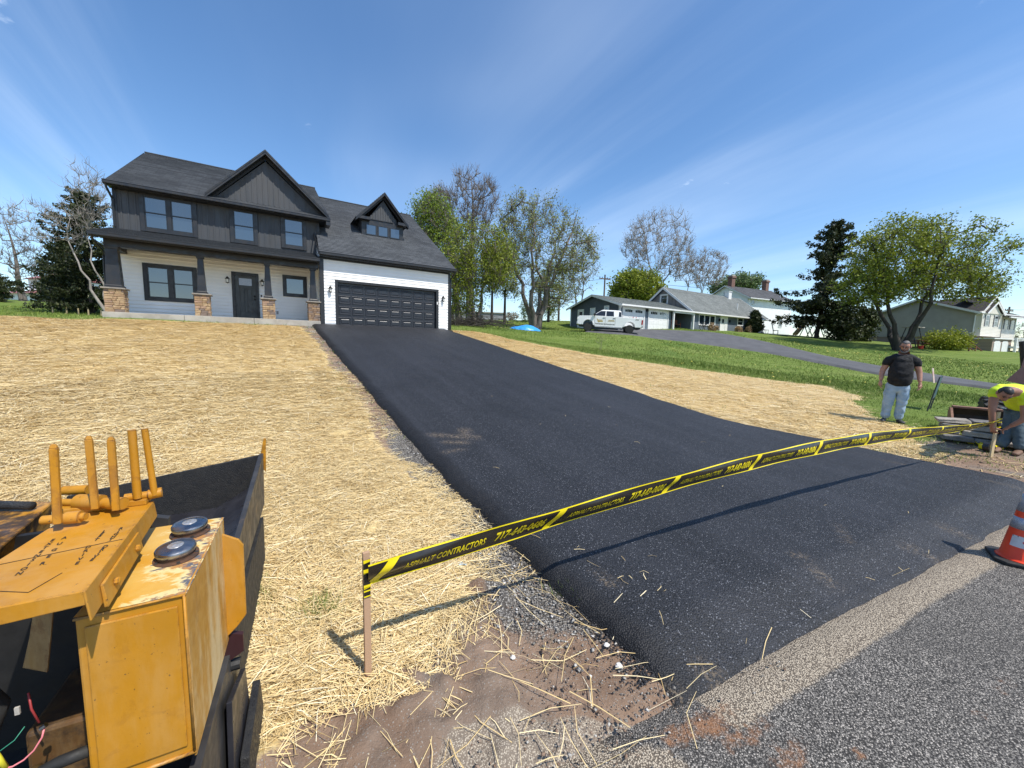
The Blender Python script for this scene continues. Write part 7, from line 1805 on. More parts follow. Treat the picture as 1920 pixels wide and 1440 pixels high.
for cx_ in (0.0, WB):
    for yy in (-0.30, -1.93):
        T_ = Matrix.Translation((cx_, yy + 0.14, 0.36)) @ Matrix.Rotation(R(-90), 4, 'X')
        mb = MB(); mb.lathe([(0.20, -.13), (0.34, -.13), (0.37, -.09), (0.37, .09), (0.34, .13), (0.22, .135)], 28, M=T_); w_ = mb.build('wheel', M_rubber, truck, smooth=True, autosmooth=40)
        mb = MB(); mb.lathe([(0.23, .10), (0.215, .12), (0.20, .09)], 24, M=T_)
        for k in range(6):
            A_t = T_ @ Matrix.Rotation(k * math.pi / 3, 4, 'Z'); mb.box(0.03, 0.21, -.035, .035, .085, .115, M=A_t)
        mb.lathe([(0.07, .08), (0.065, .12), (0.0, .125)], 12, M=T_); mb.build('rim', M_rim, w_)
    mb = MB(); pr = [(cx_ + 0.52 * math.cos(a), zb + 0.53 * math.sin(a)) for a in np.linspace(0, math.pi, 13)]; qr = [(cx_ + 0.44 * math.cos(a), zb + 0.45 * math.sin(a)) for a in np.linspace(0, math.pi, 13)]
    for k in range(12): mb.hexa([(pr[k][0], 0.03, pr[k][1]), (pr[k + 1][0], 0.03, pr[k + 1][1]), (qr[k + 1][0], 0.03, qr[k + 1][1]), (qr[k][0], 0.03, qr[k][1]), (pr[k][0], -0.05, pr[k][1]), (pr[k + 1][0], -0.05, pr[k + 1][1]), (qr[k + 1][0], -0.05, qr[k + 1][1]), (qr[k][0], -0.05, qr[k][1])])
    mb.build('wheel_flare', M_tw, truck)
mb = MB(); mb.box(-0.9, WB + .8, -1.8, -0.12, 0.42, 0.62); mb.build('underbody', M_plast, truck)
mb = MB(); mb.box(0.6, WB - .6, -0.03, 0.06, 0.40, 0.46); mb.build('side_step', M_rim, truck)
mb = MB(); mb.box(-1.12, -1.0, -1.95, 0.03, 0.56, 0.76); mb.build('rear_bumper', M_rim, truck, bevel=0.02)
mb = MB(); mb.box(WB + .88, WB + 1.0, -1.95, 0.02, 0.55, 0.80); mb.build('front_bumper', M_rim, truck, bevel=0.03)
mb = MB(); mb.box(-1.075, -0.94, -0.17, 0.012, 0.80, 1.20); mb.build('tail_light', mat('red_lens', (0.35, 0.008, 0.012), rough=0.2), truck, bevel=0.01)
mb = MB(); mb.box(-1.075, -0.98, -1.95, -1.78, 0.80, 1.20); mb.build('tail_light', mat('red_lens_far', (0.35, 0.008, 0.012), rough=0.2), truck, bevel=0.01)
mb = MB(); mb.box(WB + .82, WB + .965, -0.30, 0.01, 0.95, 1.15); mb.build('headlight', M_seeded, truck, bevel=0.01)
mb = MB(); mb.box(-1.08, -1.06, -1.2, -0.75, 1.02, 1.28); mb.build('tailgate_handle', M_plast, truck)
def side_text(body, size, x, z, m_, shear=0.0, nm='lettering'):
    me = text_mesh(body, size, shear=shear, bold=0.004); me.materials.append(m_)
    o = link(nm, me, truck); o.matrix_local = Matrix.Translation((x, 0.006, z)) @ Matrix(((-1, 0, 0), (0, 0, 1), (0, 1, 0))).to_4x4(); return o
M_gold = mat('gold_vinyl', (0.42, 0.30, 0.07), (0.34, 0.24, 0.06), rough=0.5)
side_text('Residential & Commercial', 0.155, WB - 0.62, 0.64, M_ink, 0.1)
side_text('FX4', 0.16, -0.42, 1.14, M_ink, 0.3)
for a, b, z0, z1 in ((0.80, 1.25, .86, .97), (0.86, 1.2, 1.0, 1.05), (1.72, 2.22, 1.0, 1.06), (1.66, 2.26, .92, .96)):
    mb = MB(); mb.box(WB - b, WB - a, 0.0, 0.004, z0, z1); mb.build('gold_lettering', M_gold, truck)
mb = MB(); mb.prism([(WB - .70, 0.0, 1.12), (WB - .78, 0, 1.12), (WB - .98, 0, .82), (WB - .90, 0, .80)], (0, 0.005, 0)); mb.build('gold_emblem', M_gold, truck)
for k in range(4):
    mb = MB(); mb.tube([(-0.30 - k * .13, -0.9, 1.33), (-0.30 - k * .13, -0.9, 1.52)], 0.03, 6); mb.build('bed_cargo', [mat('cargo_red', (0.5, 0.1, 0.1)), M_white][k % 2], truck)
# ------------------------------------------------------------------ distant car
cp_ = at(1054, 606, 52); 
car = thing('parked_car', 'white car half hidden by the rise left of the ranch garage', 'car', (cp_[0], cp_[1] + 1.0, cp_[2] - 1.05), R(175))
prof = [(-2.1, .35), (-2.15, .8), (-1.3, .92), (-.8, 1.40), (.6, 1.42), (1.2, .98), (2.1, .85), (2.15, .35)]
mb = MB(); mb.prism([(x, -.85, z) for x, z in prof], (0, 1.7, 0)); mb.build('body', M_tw, car, bevel=0.05)
for s_ in (-.856, .856):
    mb = MB(); mb.poly([(x, s_, z) for x, z in ((-1.15, .95), (-.75, 1.33), (.55, 1.35), (1.0, .98))]); mb.build('window', M_tg, car)
for cx_ in (-1.3, 1.3):
    for s_ in (-.8, .8):
        mb = MB(); mb.lathe([(0.0, -.1), (.32, -.1), (.32, .1), (0, .1)], 16, M=Matrix.Translation((cx_, s_, .32)) @ Matrix.Rotation(R(90), 4, 'X')); mb.build('wheel', M_rubber, car)
# ------------------------------------------------------------------ poles and wires
M_pole = mat('weathered_pole', (0.16, 0.125, 0.10), (0.10, 0.08, 0.065), 3, 0.9, stretch=(1, 1, .1))
def pole(label, px, top, Y, base_py=612, arms=1, rz=0.0):
    b = at(px, base_py, Y); h = at(px, top, Y)[2] - b[2]
    o = thing('utility_pole', label, 'utility pole', tuple(b), rz)
    mb = MB(); mb.tube([(0, 0, -1), (0, 0, h)], [0.16, 0.11], 8); mb.build('shaft', M_pole, o)
    for k in range(arms):
        mb = MB(); mb.box(-1.1, 1.1, -.06, .06, h - .7 - k * .9, h - .55 - k * .9); ar = mb.build('crossarm', M_pole, o)
        for x in (-1.0, -.5, .5, 1.0):
            q = MB(); q.tube([(x, 0, h - .55 - k * .9), (x, 0, h - .35 - k * .9)], 0.05, 6); q.build('insulator', M_dark, ar)
    return np.array([b[0], b[1], b[2] + h])
t1 = pole('utility pole with a crossarm behind the ranch garage roof', 1130, 515, 60, rz=0.5)
t2 = pole('utility pole over the roof of the split level house', 1883, 575, 62, 640, rz=0.3)
t3 = pole('plain pole between the budding maple and the ranch garage', 1047, 560, 50, 606, 0)
def wire_run(label, A, B, sag, r_=0.02):
    A, B = np.array(A), np.array(B); s_ = np.linspace(0, 1, 24)[:, None]
    P = A * (1 - s_) + B * s_; P[:, 2] -= 4 * sag * (s_ * (1 - s_))[:, 0]
    mb = MB(); mb.tube([tuple(q) for q in P], r_, 4); tag(mb.build('overhead_wire', M_dark, None), label, 'wire')
wire_run('upper overhead wire leaving the pole over the split level house to the right', t2 + [0, 0, -.4], at(1990, 562, 60), 0.6)
wire_run('lower overhead wire leaving the pole over the split level house to the right', t2 + [0, 0, -1.4], at(1990, 580, 60), 0.6)
wire_run('long overhead wire behind the farmhouse chimneys from the ranch garage pole', t1 + [0, 0, -.5], at(1560, 541, 110), 1.2, 0.03)
wire_run('overhead wire from the ranch garage pole to the left behind the budding maple', t1 + [0, 0, -.6], at(860, 520, 75), 1.0)
# ------------------------------------------------------------------ garden things round the ranch and the lawn
def hp(u, v): x, y = xy(25.64 + u, 6.5 + v); return np.array([x, y, gh(x, y)])
M_tan = leaf_mat('tan_grass', [(0, (0.30, 0.19, 0.10)), (1, (0.52, 0.38, 0.23))])
for i, (u_, s_, lab) in enumerate(((14.2, 1.0, 'clump of dry tan ornamental grass under the ranch picture window'), (19.6, .9, 'clump of dry tan ornamental grass right of the ranch front door'), (22.3, .9, 'clump of dry tan ornamental grass beside the pointed evergreen'))):
    bush('ornamental_grass', lab, 'plant', hp(u_, -0.9), (0.55 * s_, 0.45 * s_, 0.75 * s_), 120 + i, M_tan, 500, 0.09, clumps=14)
b = hp(23.3, -0.9); conifer('pointed_evergreen', 'pointed dark evergreen beside the last ranch window', b, 2.7, 0.85, 131, bare=0.02, lsize=0.08, shape=0.7, droop=-0.3, leaf=L_dark)
b = hp(12.3, -0.7)
bc = thing('bicycle', 'small black bicycle leaning by the ranch porch post', 'bicycle', tuple(b), HROT)
for x in (0.0, 0.85):
    mb = MB(); n_ = 20; mb.tube([(x + .33 * math.cos(k * 2 * math.pi / n_), 0, .34 + .33 * math.sin(k * 2 * math.pi / n_)) for k in range(n_ + 1)], 0.03, 6); mb.build('wheel', M_rubber, bc)
mb = MB()
for p_, q in (((0, 0, .34), (.3, 0, .75)), ((.3, 0, .75), (.7, 0, .8)), ((.7, 0, .8), (.85, 0, .34)), ((.3, 0, .75), (.38, 0, .36)), ((.38, 0, .36), (.7, 0, .75)), ((0, 0, .34), (.38, 0, .36))): mb.tube([p_, q], 0.025, 6)
mb.build('frame', M_plast, bc)
mb = MB(); mb.tube([(.66, -.25, 1.0), (.70, 0, .95), (.66, .25, 1.0)], 0.02, 6); mb.build('handlebar', M_plast, bc)
mb = MB(); mb.box(.2, .42, -.07, .07, .82, .88); mb.build('saddle', M_plast, bc, bevel=.02)
b = hp(9.2, 0.9); bn = thing('porch_bench', 'red brown wooden bench under the ranch breezeway window', 'bench', tuple(b), HROT)
M_redw = mat('red_brown_wood', (0.24, 0.085, 0.055), (0.17, 0.06, 0.04), 5, 0.6)
mb = MB(); mb.box(0, 1.7, 0, .5, .42, .48); mb.build('seat', M_redw, bn)
mb = MB(); mb.box(0, 1.7, .45, .5, .48, .95); mb.build('backrest', M_redw, bn)
for x in (0.0, 1.62):
    for y in (0.0, .42): mb = MB(); mb.box(x, x + .08, y, y + .08, 0, .65 if y == 0 else .48); mb.build('leg', M_redw, bn)
b = hp(25.6, -0.8); bb = thing('bird_bath', 'pale pedestal bird bath at the right end of the ranch', 'bird bath', tuple(b), 0)
mb = MB(); mb.lathe([(.2, 0), (.18, .08), (.08, .15), (.07, .7), (.12, .78)], 16); mb.build('pedestal', M_conc, bb); mb = MB(); mb.lathe([(.12, .78), (.34, .88), (.34, .91), (.28, .90), (0, .84)], 16); mb.build('basin', M_conc, bb)
# swing set with slide
b = foot(1512, 629, 49); sw = thing('swing_set', 'play swing set with red top bar and yellow slide on the lawn beyond the ranch', 'swing set', tuple(b), HROT)
M_redp = mat('faded_red_paint', (0.30, 0.05, 0.05), (0.24, 0.05, 0.05), rough=0.5); M_blk = mat('dark_tube', (0.03, 0.03, 0.035), rough=0.5)
s_ = 49 / FPX
mb = MB(); mb.tube([(-1.4, 0, 1.75), (3.6, 0, 1.75)], 0.06, 8); mb.build('top_bar', M_redp, sw)
for x in (-1.3, -.2, 1.9, 3.4):
    for y in (-.7, .7): mb = MB(); mb.tube([(x, 0, 1.75), (x, y, -.05)], .05, 6); mb.build('leg', M_blk, sw)
for x in (.4, 1.1, 2.3, 2.9):
    mb = MB(); mb.tube([(x, 0, 1.72), (x, 0, .45)], .015, 4); mb.build('chain', M_blk, sw)
for x in (.75, 2.6): mb = MB(); mb.box(x - .4, x + .4, -.1, .1, .42, .46); mb.build('swing_seat', M_blk, sw)
mb = MB(); mb.hexa([(-1.4, -.25, 1.15), (-1.4, .25, 1.15), (-3.2, .25, .05), (-3.2, -.25, .05), (-1.4, -.25, 1.35), (-1.4, .25, 1.35), (-3.2, .25, .25), (-3.2, -.25, .25)]); mb.build('slide', mat('faded_yellow_plastic', (0.40, 0.25, 0.05), rough=0.5), sw)
# garden chairs by the farmhouse
for i, (px, lab) in enumerate(((1434, 'left one of the two garden chairs against the white farmhouse'), (1454, 'right hand reclined garden chair against the white farmhouse'))):
    b = foot(px, 624, 53); o = thing('garden_chair', lab, 'chair', tuple(b), HROT + .3 * i)
    mb = MB(); mb.box(-.35, .35, -.3, .3, .45, .5); mb.build('seat', M_shut, o); mb = MB(); mb.hexa([(-.35, .25, .5), (.35, .25, .5), (.35, .3, .5), (-.35, .3, .5), (-.35, .5, 1.15 + .4 * i), (.35, .5, 1.15 + .4 * i), (.35, .55, 1.15 + .4 * i), (-.35, .55, 1.15 + .4 * i)]); mb.build('backrest', M_shut, o)
    for x in (-.33, .29):
        for y in (-.28, .24): mb = MB(); mb.box(x, x + .04, y, y + .04, -.05, .45); mb.build('leg', M_shut, o)
# canopy swing and red bench beside the maple
b = foot(1708, 641, 39.5); sc_ = thing('canopy_swing', 'dark canopy garden swing behind the maple trunk', 'garden swing', tuple(b), R(25))
mb = MB(); mb.box(-.9, .9, -.6, .6, 1.95, 2.02); mb.build('canopy', M_conc, sc_)
for x in (-.8, .8):
    for y in (-.7, .7): mb = MB(); mb.tube([(x, y * .3, 1.95), (x, y, -.05)], .045, 6); mb.build('leg', M_blk, sc_)
mb = MB(); mb.box(-.7, .7, -.25, .25, .5, .56); mb.build('seat', M_blk, sc_); mb = MB(); mb.box(-.7, .7, .2, .26, .56, 1.0); mb.build('backrest', M_blk, sc_)
b = foot(1728, 645, 39); o = thing('picnic_table', 'dark red picnic table between the canopy swing and the golden shrub', 'table', tuple(b), R(20))
mb = MB(); mb.box(-.9, .9, -.4, .4, .70, .76); mb.build('tabletop', M_redw, o)
for y in (-.65, .65): mb = MB(); mb.box(-.9, .9, y - .13, y + .13, .42, .46); mb.build('bench', M_redw, o)
for x in (-.6, .6): mb = MB(); mb.box(x - .04, x + .04, -.7, .7, .36, .42); mb.box(x - .04, x + .04, -.05, .05, -.05, .7); mb.build('leg', M_redw, o)
b = foot(1727, 649, 38); mb = MB(); mb.lathe([(0, 0), (.16, 0), (.2, .3), (.2, .34), (.17, .34), (0, .1)], 14); tag(mb.build('bucket', mat('red_plastic', (0.6, 0.05, 0.03), rough=0.4), None, loc=tuple(b)), 'small bright red bucket on the grass beside the golden shrub', 'bucket')
b = foot(1835, 655, 38.5); o = thing('ramp_rail', 'sloping red brown rail running down from the deck towards the golden shrub', 'railing', tuple(b), R(20))
mb = MB(); mb.tube([(-1.9, 0, .95), (.9, 0, -.1)], .06, 6); mb.build('rail', M_redw, o); mb = MB(); mb.tube([(-1.9, .6, 1.0), (.9, .6, -.05)], .06, 6); mb.build('rail', M_redw, o)
for x in (-1.8, -.6): mb = MB(); mb.box(x - .05, x + .05, -.05, .05, -.1, .9 - (x + 1.9) * .37); mb.build('post', M_redw, o)
# sapling on the near lawn, garden stakes by the spruce, brush heap, ground litter near the house
b = foot(1126, 650, 22.5); broadleaf('sapling', 'thin bare sapling standing alone on the lawn below the pickup', 'tree', b, 0.95, [(0, 0, .6, .32, .32, .36, 1)], 140, .012, .3, 3, counts=(6, 14, 30, 40), leaf=L_bud, per=1, lsize=.012, lspread=.02, twig=.004, sx=.3)
for i, (px, py, lab) in enumerate(((99, 583, 'leftmost of the pale garden stakes near the spruces'), (125, 586, 'pale garden stake directly before the lower spruce'), (147, 588, 'pale garden stake between the two spruce trunks'), (166, 589, 'garden stake nearest the taller spruce trunk'), (190, 589, 'garden stake nearest the porch pier'))):
    b = foot(px, py, 25.5); mb = MB(); mb.box(-.03, .03, -.02, .02, -.1, .42); tag(mb.build('garden_stake', M_lath2, None, loc=tuple(b)), lab, 'stake')
b = foot(878, 611, 30); r_b = np.random.default_rng(9)
T_ = Tree(3)
for k in range(240):
    a = r_b.normal(0, 1, 3) * [1.3, .8, .25]; d = r_b.normal(0, 1, 3) * [.7, .5, .22]; a[2] = abs(a[2]) * 1.4; T_.path([a - d, a, a + d * .8], .02, .008, 4)
V_, F_ = T_.mesh(); o = fast_mesh('brush_heap', V_ + b, F_, M_bark2); o['kind'] = 'stuff'; tag(o, 'heap of cut brush at the foot of the leafy tree by the garage', 'brush heap')
# ------------------------------------------------------------------ people
M_skin = mat('skin', (0.44, 0.225, 0.155), (0.38, 0.185, 0.125), 12, 0.5, bump=(120, 0.1, 0.002))
M_skin2 = mat('skin_tan', (0.34, 0.17, 0.115), (0.29, 0.14, 0.095), 12, 0.5, bump=(120, 0.1, 0.002))
M_tee = mat('black_cotton', (0.006, 0.006, 0.007), (0.010, 0.010, 0.012), 10, 0.9, bump=(9, 0.5, 0.03))
M_hiv = mat('hi_vis_cotton', (0.62, 0.80, 0.02), (0.54, 0.72, 0.02), 8, 0.7, bump=(9, 0.4, 0.03))
M_jean = mat('washed_denim', (0.235, 0.345, 0.46), (0.34, 0.44, 0.54), 7, 0.85, bump=(14, 0.5, 0.02), dirt=((0.17, 0.23, 0.30), 5, 0.55, 0.75))
M_jean2 = mat('dark_denim', (0.045, 0.07, 0.09), (0.075, 0.11, 0.135), 6, 0.85, bump=(12, 0.6, 0.03), dirt=((0.20, 0.25, 0.27), 7, 0.62, 0.74))
M_shoe = mat('dark_shoe', (0.03, 0.03, 0.033), (0.05, 0.05, 0.052), 20, 0.6)
M_boot = mat('brown_boot', (0.20, 0.11, 0.07), (0.14, 0.08, 0.05), 10, 0.7)
M_hairg = mat('greying_hair', (0.055, 0.045, 0.04), (0.15, 0.14, 0.135), 40, 0.6, bump=(90, 0.6, 0.006))
M_hairk = mat('black_hair', (0.010, 0.009, 0.009), (0.02, 0.018, 0.016), 30, 0.5, bump=(90, 0.6, 0.006))
def skin(name, J, E, m, parent, sub=2, root=0, fold=0.0):
    """J: list of (point, radius), E: joint pairs; grown into one smooth surface and baked"""
    me = bpy.data.meshes.new(name); me.from_pydata([tuple(map(float, p)) for p, r_ in J], E, [])
    o = bpy.data.objects.new(name, me); COL.objects.link(o)
    md = o.modifiers.new('skin', 'SKIN'); md.use_smooth_shade = True
    sv = me.skin_vertices[0].data
    for i, (p, r_) in enumerate(J):
        rr = r_ if isinstance(r_, tuple) else (r_, r_); sv[i].radius = rr; sv[i].use_root = (i == root)
    sb = o.modifiers.new('sub', 'SUBSURF'); sb.levels = sub; sb.render_levels = sub
    dg = bpy.context.evaluated_depsgraph_get(); dg.update()
    nm = bpy.data.meshes.new_from_object(o.evaluated_get(dg)); COL.objects.unlink(o); bpy.data.objects.remove(o)
    if fold:
        from mathutils import noise as mn
        for v in nm.vertices:
            q = v.co; k = mn.noise(q * 9.0 + Vector((0, 0, q.z * 6))) + 0.6 * mn.noise(q * 19.0); v.co = q + v.normal * fold * k
    nm.materials.clear(); nm.materials.append(m)
    return link(name, nm, parent)
def chain(pts): return pts, [(i, i + 1) for i in range(len(pts) - 1)]
def hand(parent, wrist, fwd, palm_n, side, m, curl=0.9, s=1.0, spread=1.0):
    """five fingers of their own lengths, curled towards the palm; side +1: thumb on the +cross side"""
    w = Vector(wrist); f = Vector(fwd).normalized(); n = Vector(palm_n); n = (n - f * n.dot(f)).normalized(); x = f.cross(n) * side
    J = [(w - f * .03 * s, .026 * s), (w + f * .025 * s, (.036 * s, .022 * s)), (w + f * .065 * s, (.040 * s, .019 * s)), (w + f * .092 * s, (.036 * s, .015 * s))]
    E = [(0, 1), (1, 2), (2, 3)]
    skin('hand', J, E, m, parent, 2)
    for k, (off, L) in enumerate(((.030, .072), (.010, .082), (-.010, .076), (-.029, .060))):
        p = w + f * .082 * s + x * off * s; d = (f + x * off * 3 * spread).normalized(); J = [(p, .0105 * s)]
        for q, part in enumerate((.45, .32, .25)):
            a = curl * (0.45 + q * .42); dd = (d * math.cos(a) + n * math.sin(a)); p = p + dd * L * part * s; J.append((p, (.0098 - .0012 * q) * s))
        skin('finger', *chain(J), m, parent, 1)
    p = w + f * .022 * s + x * .030 * s; d = (f * .55 + x * .75 + n * .35).normalized()
    skin('thumb', *chain([(p, .014 * s), (p + d * .032 * s, .0125 * s), (p + (d * .055 + (f * .4 + n * .4) * .018) * s, .011 * s), (p + (d * .066 + (f * .6 + n * .6) * .034) * s, .009 * s)]), m, parent, 1)
def head(parent, c, face, up, m, hair_m, s=1.0, beard=None, glasses=False, hair_top=True):
    """head with brow, nose, mouth, ears; c is the centre of the skull"""
    c = Vector(c); f = Vector(face).normalized(); u = Vector(up); u = (u - f * u.dot(f)).normalized(); r_ = f.cross(u)
    P = lambda a, b, d: c + (r_ * a + u * b + f * d) * s
    bm = bmesh.new(); bmesh.ops.create_uvsphere(bm, u_segments=28, v_segments=20, radius=1.0)
    for v in bm.verts:
        x, y, z = v.co
        q = Vector((x * .076, y * .098, z * .118))
        if z < 0: q.x *= 1 + z * .22; q.y *= 1 + z * .12
        if y > 0: q.y += .012 * math.exp(-((z + .35) / .35) ** 2) * (1 - abs(x)) - .010 * math.exp(-((z - .05) / .16) ** 2) * (1 if .18 < abs(x) < .7 else 0)
        if y < 0 and z < -.3: q.y *= .86
        v.co = P(q.x, q.z, q.y)
    me = bpy.data.meshes.new('head'); bm.to_mesh(me); bm.free(); me.materials.append(m); me.polygons.foreach_set('use_smooth', [True] * len(me.polygons)); hd = link('head', me, parent)
    mb = MB(); mb.hexa([P(-.010, -.028, .094), P(.010, -.028, .094), P(.017, -.034, .094), P(-.017, -.034, .094), P(-.007, .020, .096), P(.007, .020, .096), P(.010, -.028, .124), P(-.010, -.028, .124)]); mb.build('nose', m, hd, bevel=0.004)
    mb = MB(); mb.tube([P(-.026, -.058, .092), P(0, -.056, .101), P(.026, -.058, .092)], .006, 6); mb.build('mouth', mat('lips', (0.26, 0.09, 0.07), rough=0.5), hd, smooth=True)
    for a in (-1, 1):
        mb = MB(); mb.lathe([(0, -.002), (.024, 0), (.030, .006), (.022, .012), (0, .010)], 12, M=Matrix.Translation(P(a * .078, -.005, -.006)) @ (r_ * a).to_track_quat('Z', 'Y').to_matrix().to_4x4() @ Matrix.Diagonal((.75, 1.15, 1, 1))); mb.build('ear', m, hd, smooth=True)
        mb = MB(); mb.lathe([(0, -.008), (.010, 0), (0, .006)], 10, M=Matrix.Translation(P(a * .032, .012, .088)) @ f.to_track_quat('Z', 'Y').to_matrix().to_4x4()); mb.build('eye', M_dark, hd, smooth=True)
        mb = MB(); mb.tube([P(a * .014, .032, .096), P(a * .034, .036, .092), P(a * .054, .028, .080)], .005, 5); mb.build('eyebrow', hair_m, hd)
    # hair cap
    bm = bmesh.new(); bmesh.ops.create_uvsphere(bm, u_segments=28, v_segments=18, radius=1.0); rr_ = random.Random(5)
    kill = [v for v in bm.verts if (v.co.z < (.52 if v.co.y > .25 else (.12 if v.co.y > -.2 else -.38)))]
    bmesh.ops.delete(bm, geom=kill, context='VERTS')
    for v in bm.verts: x, y, z = v.co; k = 1 + rr_.uniform(-.015, .02); v.co = P(x * .081 * k, z * .126 * k, y * .103 * k)
    me = bpy.data.meshes.new('hair'); bm.to_mesh(me); bm.free(); me.materials.append(hair_m); me.polygons.foreach_set('use_smooth', [True] * len(me.polygons)); o = link('hair', me, hd); sd_ = o.modifiers.new('thick', 'SOLIDIFY'); sd_.thickness = .012
    if beard:
        mb = MB(); mb.tube([P(-.070, -.030, .035), P(-.058, -.078, .060), P(-.028, -.104, .088), P(0, -.110, .096), P(.028, -.104, .088), P(.058, -.078, .060), P(.070, -.030, .035)], [.010, .017, .021, .022, .021, .017, .010], 8); mb.tube([P(-.030, -.05, .096), P(0, -.045, .105), P(.03, -.05, .096)], .007, 6); mb.build('beard', beard, hd, smooth=True)
    if glasses:
        mb = MB()
        for a in (-1, 1):
            mb.tube([P(a * .012, .018, .108), P(a * .056, .020, .098), P(a * .054, -.008, .098), P(a * .016, -.008, .107), P(a * .012, .018, .108)], .003, 5); mb.tube([P(a * .056, .018, .098), P(a * .078, .014, .0)], .003, 5)
        mb.build('glasses', M_dark, hd)
    return hd
# --- the standing man, drawn up from where his feet stand
MF = on_ground(1673, 792)
man = thing('person', 'heavy set man in black t-shirt, pale jeans and glasses standing at the straw edge', 'person', tuple(MF), math.atan2(-MF[0], MF[1]) * 0 + R(-38))
# local: he faces -y, x is his left
lt = .035                                  # slight lean of the whole body
J = [((0.02, 0, .94), (.12, .095)), ((.025, -.04, 1.10), (.165, .14)), ((.03, -.02, 1.28), (.165, .125)), ((.035, .0, 1.42), (.17, .11)), ((.04, -.01, 1.52), .066), ((.045, -.035, 1.60), .062),
     ((.13, .0, 1.43), .085), ((.225, .0, 1.40), .075), ((.315, .01, 1.14), .055), ((.335, -.06, .91), .036),
     ((-.07, .0, 1.43), .085), ((-.165, .0, 1.40), .075), ((-.26, .01, 1.14), .055), ((-.275, -.08, .91), .036),
     ((.105, .0, .84), .095), ((.10, -.015, .48), .082), ((.085, .02, .10), .055), ((-.085, .0, .84), .095), ((-.115, -.015, .48), .082), ((-.13, .02, .10), .055)]
E = [(0, 1), (1, 2), (2, 3), (3, 4), (4, 5), (3, 6), (6, 7), (7, 8), (8, 9), (3, 10), (10, 11), (11, 12), (12, 13), (0, 14), (14, 15), (15, 16), (0, 17), (17, 18), (18, 19)]
skin('body', J, E, M_skin, man)
J = [((.022, -.01, .79), (.205, .175)), ((.025, -.05, .98), (.215, .205)), ((.028, -.055, 1.14), (.215, .21)), ((.03, -.03, 1.29), (.212, .17)), ((.035, .0, 1.42), (.185, .125)), ((.04, -.005, 1.49), .085),
     ((.14, .0, 1.425), .105), ((.235, .0, 1.39), .10), ((.308, .005, 1.23), .088), ((-.07, .0, 1.425), .105), ((-.175, .0, 1.39), .10), ((-.255, .005, 1.23), .088)]
E = [(0, 1), (1, 2), (2, 3), (3, 4), (4, 5), (4, 6), (6, 7), (7, 8), (4, 9), (9, 10), (10, 11)]
skin('shirt', J, E, M_tee, man, 3, fold=0.012)
J = [((0.02, 0, .99), (.19, .16)), ((0.02, 0, .86), (.19, .165)), ((.10, -.005, .72), .13), ((.105, -.015, .48), .098), ((.09, .01, .22), .083), ((.085, .005, .055), .085), ((-.085, -.005, .72), .13), ((-.11, -.015, .48), .098), ((-.125, .01, .22), .083), ((-.13, .005, .055), .085)]
E = [(0, 1), (1, 2), (2, 3), (3, 4), (4, 5), (1, 6), (6, 7), (7, 8), (8, 9)]
skin('jeans', J, E, M_jean, man, 3, fold=0.012)
for x, a in ((.088, .35), (-.133, -.25)):
    d = Vector((math.sin(a), -math.cos(a), 0)); p = Vector((x, .04, .045))
    skin('shoe', *chain([(p - d * .02, (.045, .045)), (p + d * .09, (.048, .038)), (p + d * .18 + Vector((0, 0, -.012)), (.045, .026)), (p + d * .22 + Vector((0, 0, -.016)), (.03, .02))]), M_shoe, man)
hand(man, (.337, -.075, .895), (.02, -.12, -1), (-1, -.2, 0), -1, M_skin, 0.8); hand(man, (-.277, -.095, .895), (-.02, -.12, -1), (1, -.2, 0), 1, M_skin, 0.8)
head(man, (.05, -.05, 1.685), (-.25, -.9, -.35), (0, -.3, 1), M_skin, M_hairg, 1.0, beard=M_hairg, glasses=True)
# --- the worker bending over the far stake
FB = on_ground(1893, 853)
wk = thing('person', 'worker in neon yellow shirt and dark jeans bending to tie the tape', 'person', (0, 0, 0), 0)
A = lambda px, py, Y: Vector(at(px, py, Y))
hipc = A(1915, 762, 6.65); shc = A(1895, 730, 6.22); nk = A(1889, 733, 6.08); hc = A(1884, 738, 5.98)
shR, elR, wrR = A(1866, 735, 6.26), A(1860, 768, 6.24), A(1860, 800, 6.26)
shL, elL, wrL = A(1923, 745, 6.12), A(1921, 786, 6.08), A(1893, 800, 6.2)
hL, kL, fL = A(1913, 775, 6.62), A(1911, 812, 6.5), Vector((FB[0] + .18, FB[1] + .02, FB[2] + .1)); hR, kR, fR = A(1898, 775, 6.72), A(1893, 812, 6.62), Vector((FB[0] + .06, FB[1] + .2, FB[2] + .1))
mid = (hipc + shc) / 2 + Vector((0, 0, .07))
J = [(hipc, (.13, .10)), (mid, (.14, .10)), (shc, (.13, .09)), (nk, .062), (hc, .06), (shR.lerp(shc, .35), .08), (shR, .07), (elR, .046), (wrR, .032), (shL.lerp(shc, .35), .08), (shL, .07), (elL, .046), (wrL, .032), (hL, .10), (kL, .072), (fL, .05), (hR, .10), (kR, .072), (fR, .05)]
E = [(0, 1), (1, 2), (2, 3), (3, 4), (2, 5), (5, 6), (6, 7), (7, 8), (2, 9), (9, 10), (10, 11), (11, 12), (0, 13), (13, 14), (14, 15), (0, 16), (16, 17), (17, 18)]
skin('body', J, E, M_skin2, wk)
J = [(hipc.lerp(mid, .02), (.19, .17)), (mid, (.20, .165)), (shc, (.18, .125)), (shc.lerp(nk, .6), .08), (shR.lerp(shc, .35), .105), (shR, .095), (shR.lerp(elR, .45), .082), (shL.lerp(shc, .35), .105), (shL, .095), (shL.lerp(elL, .45), .082)]
E = [(0, 1), (1, 2), (2, 3), (2, 4), (4, 5), (5, 6), (2, 7), (7, 8), (8, 9)]
skin('shirt', J, E, M_hiv, wk, 3, fold=0.012)
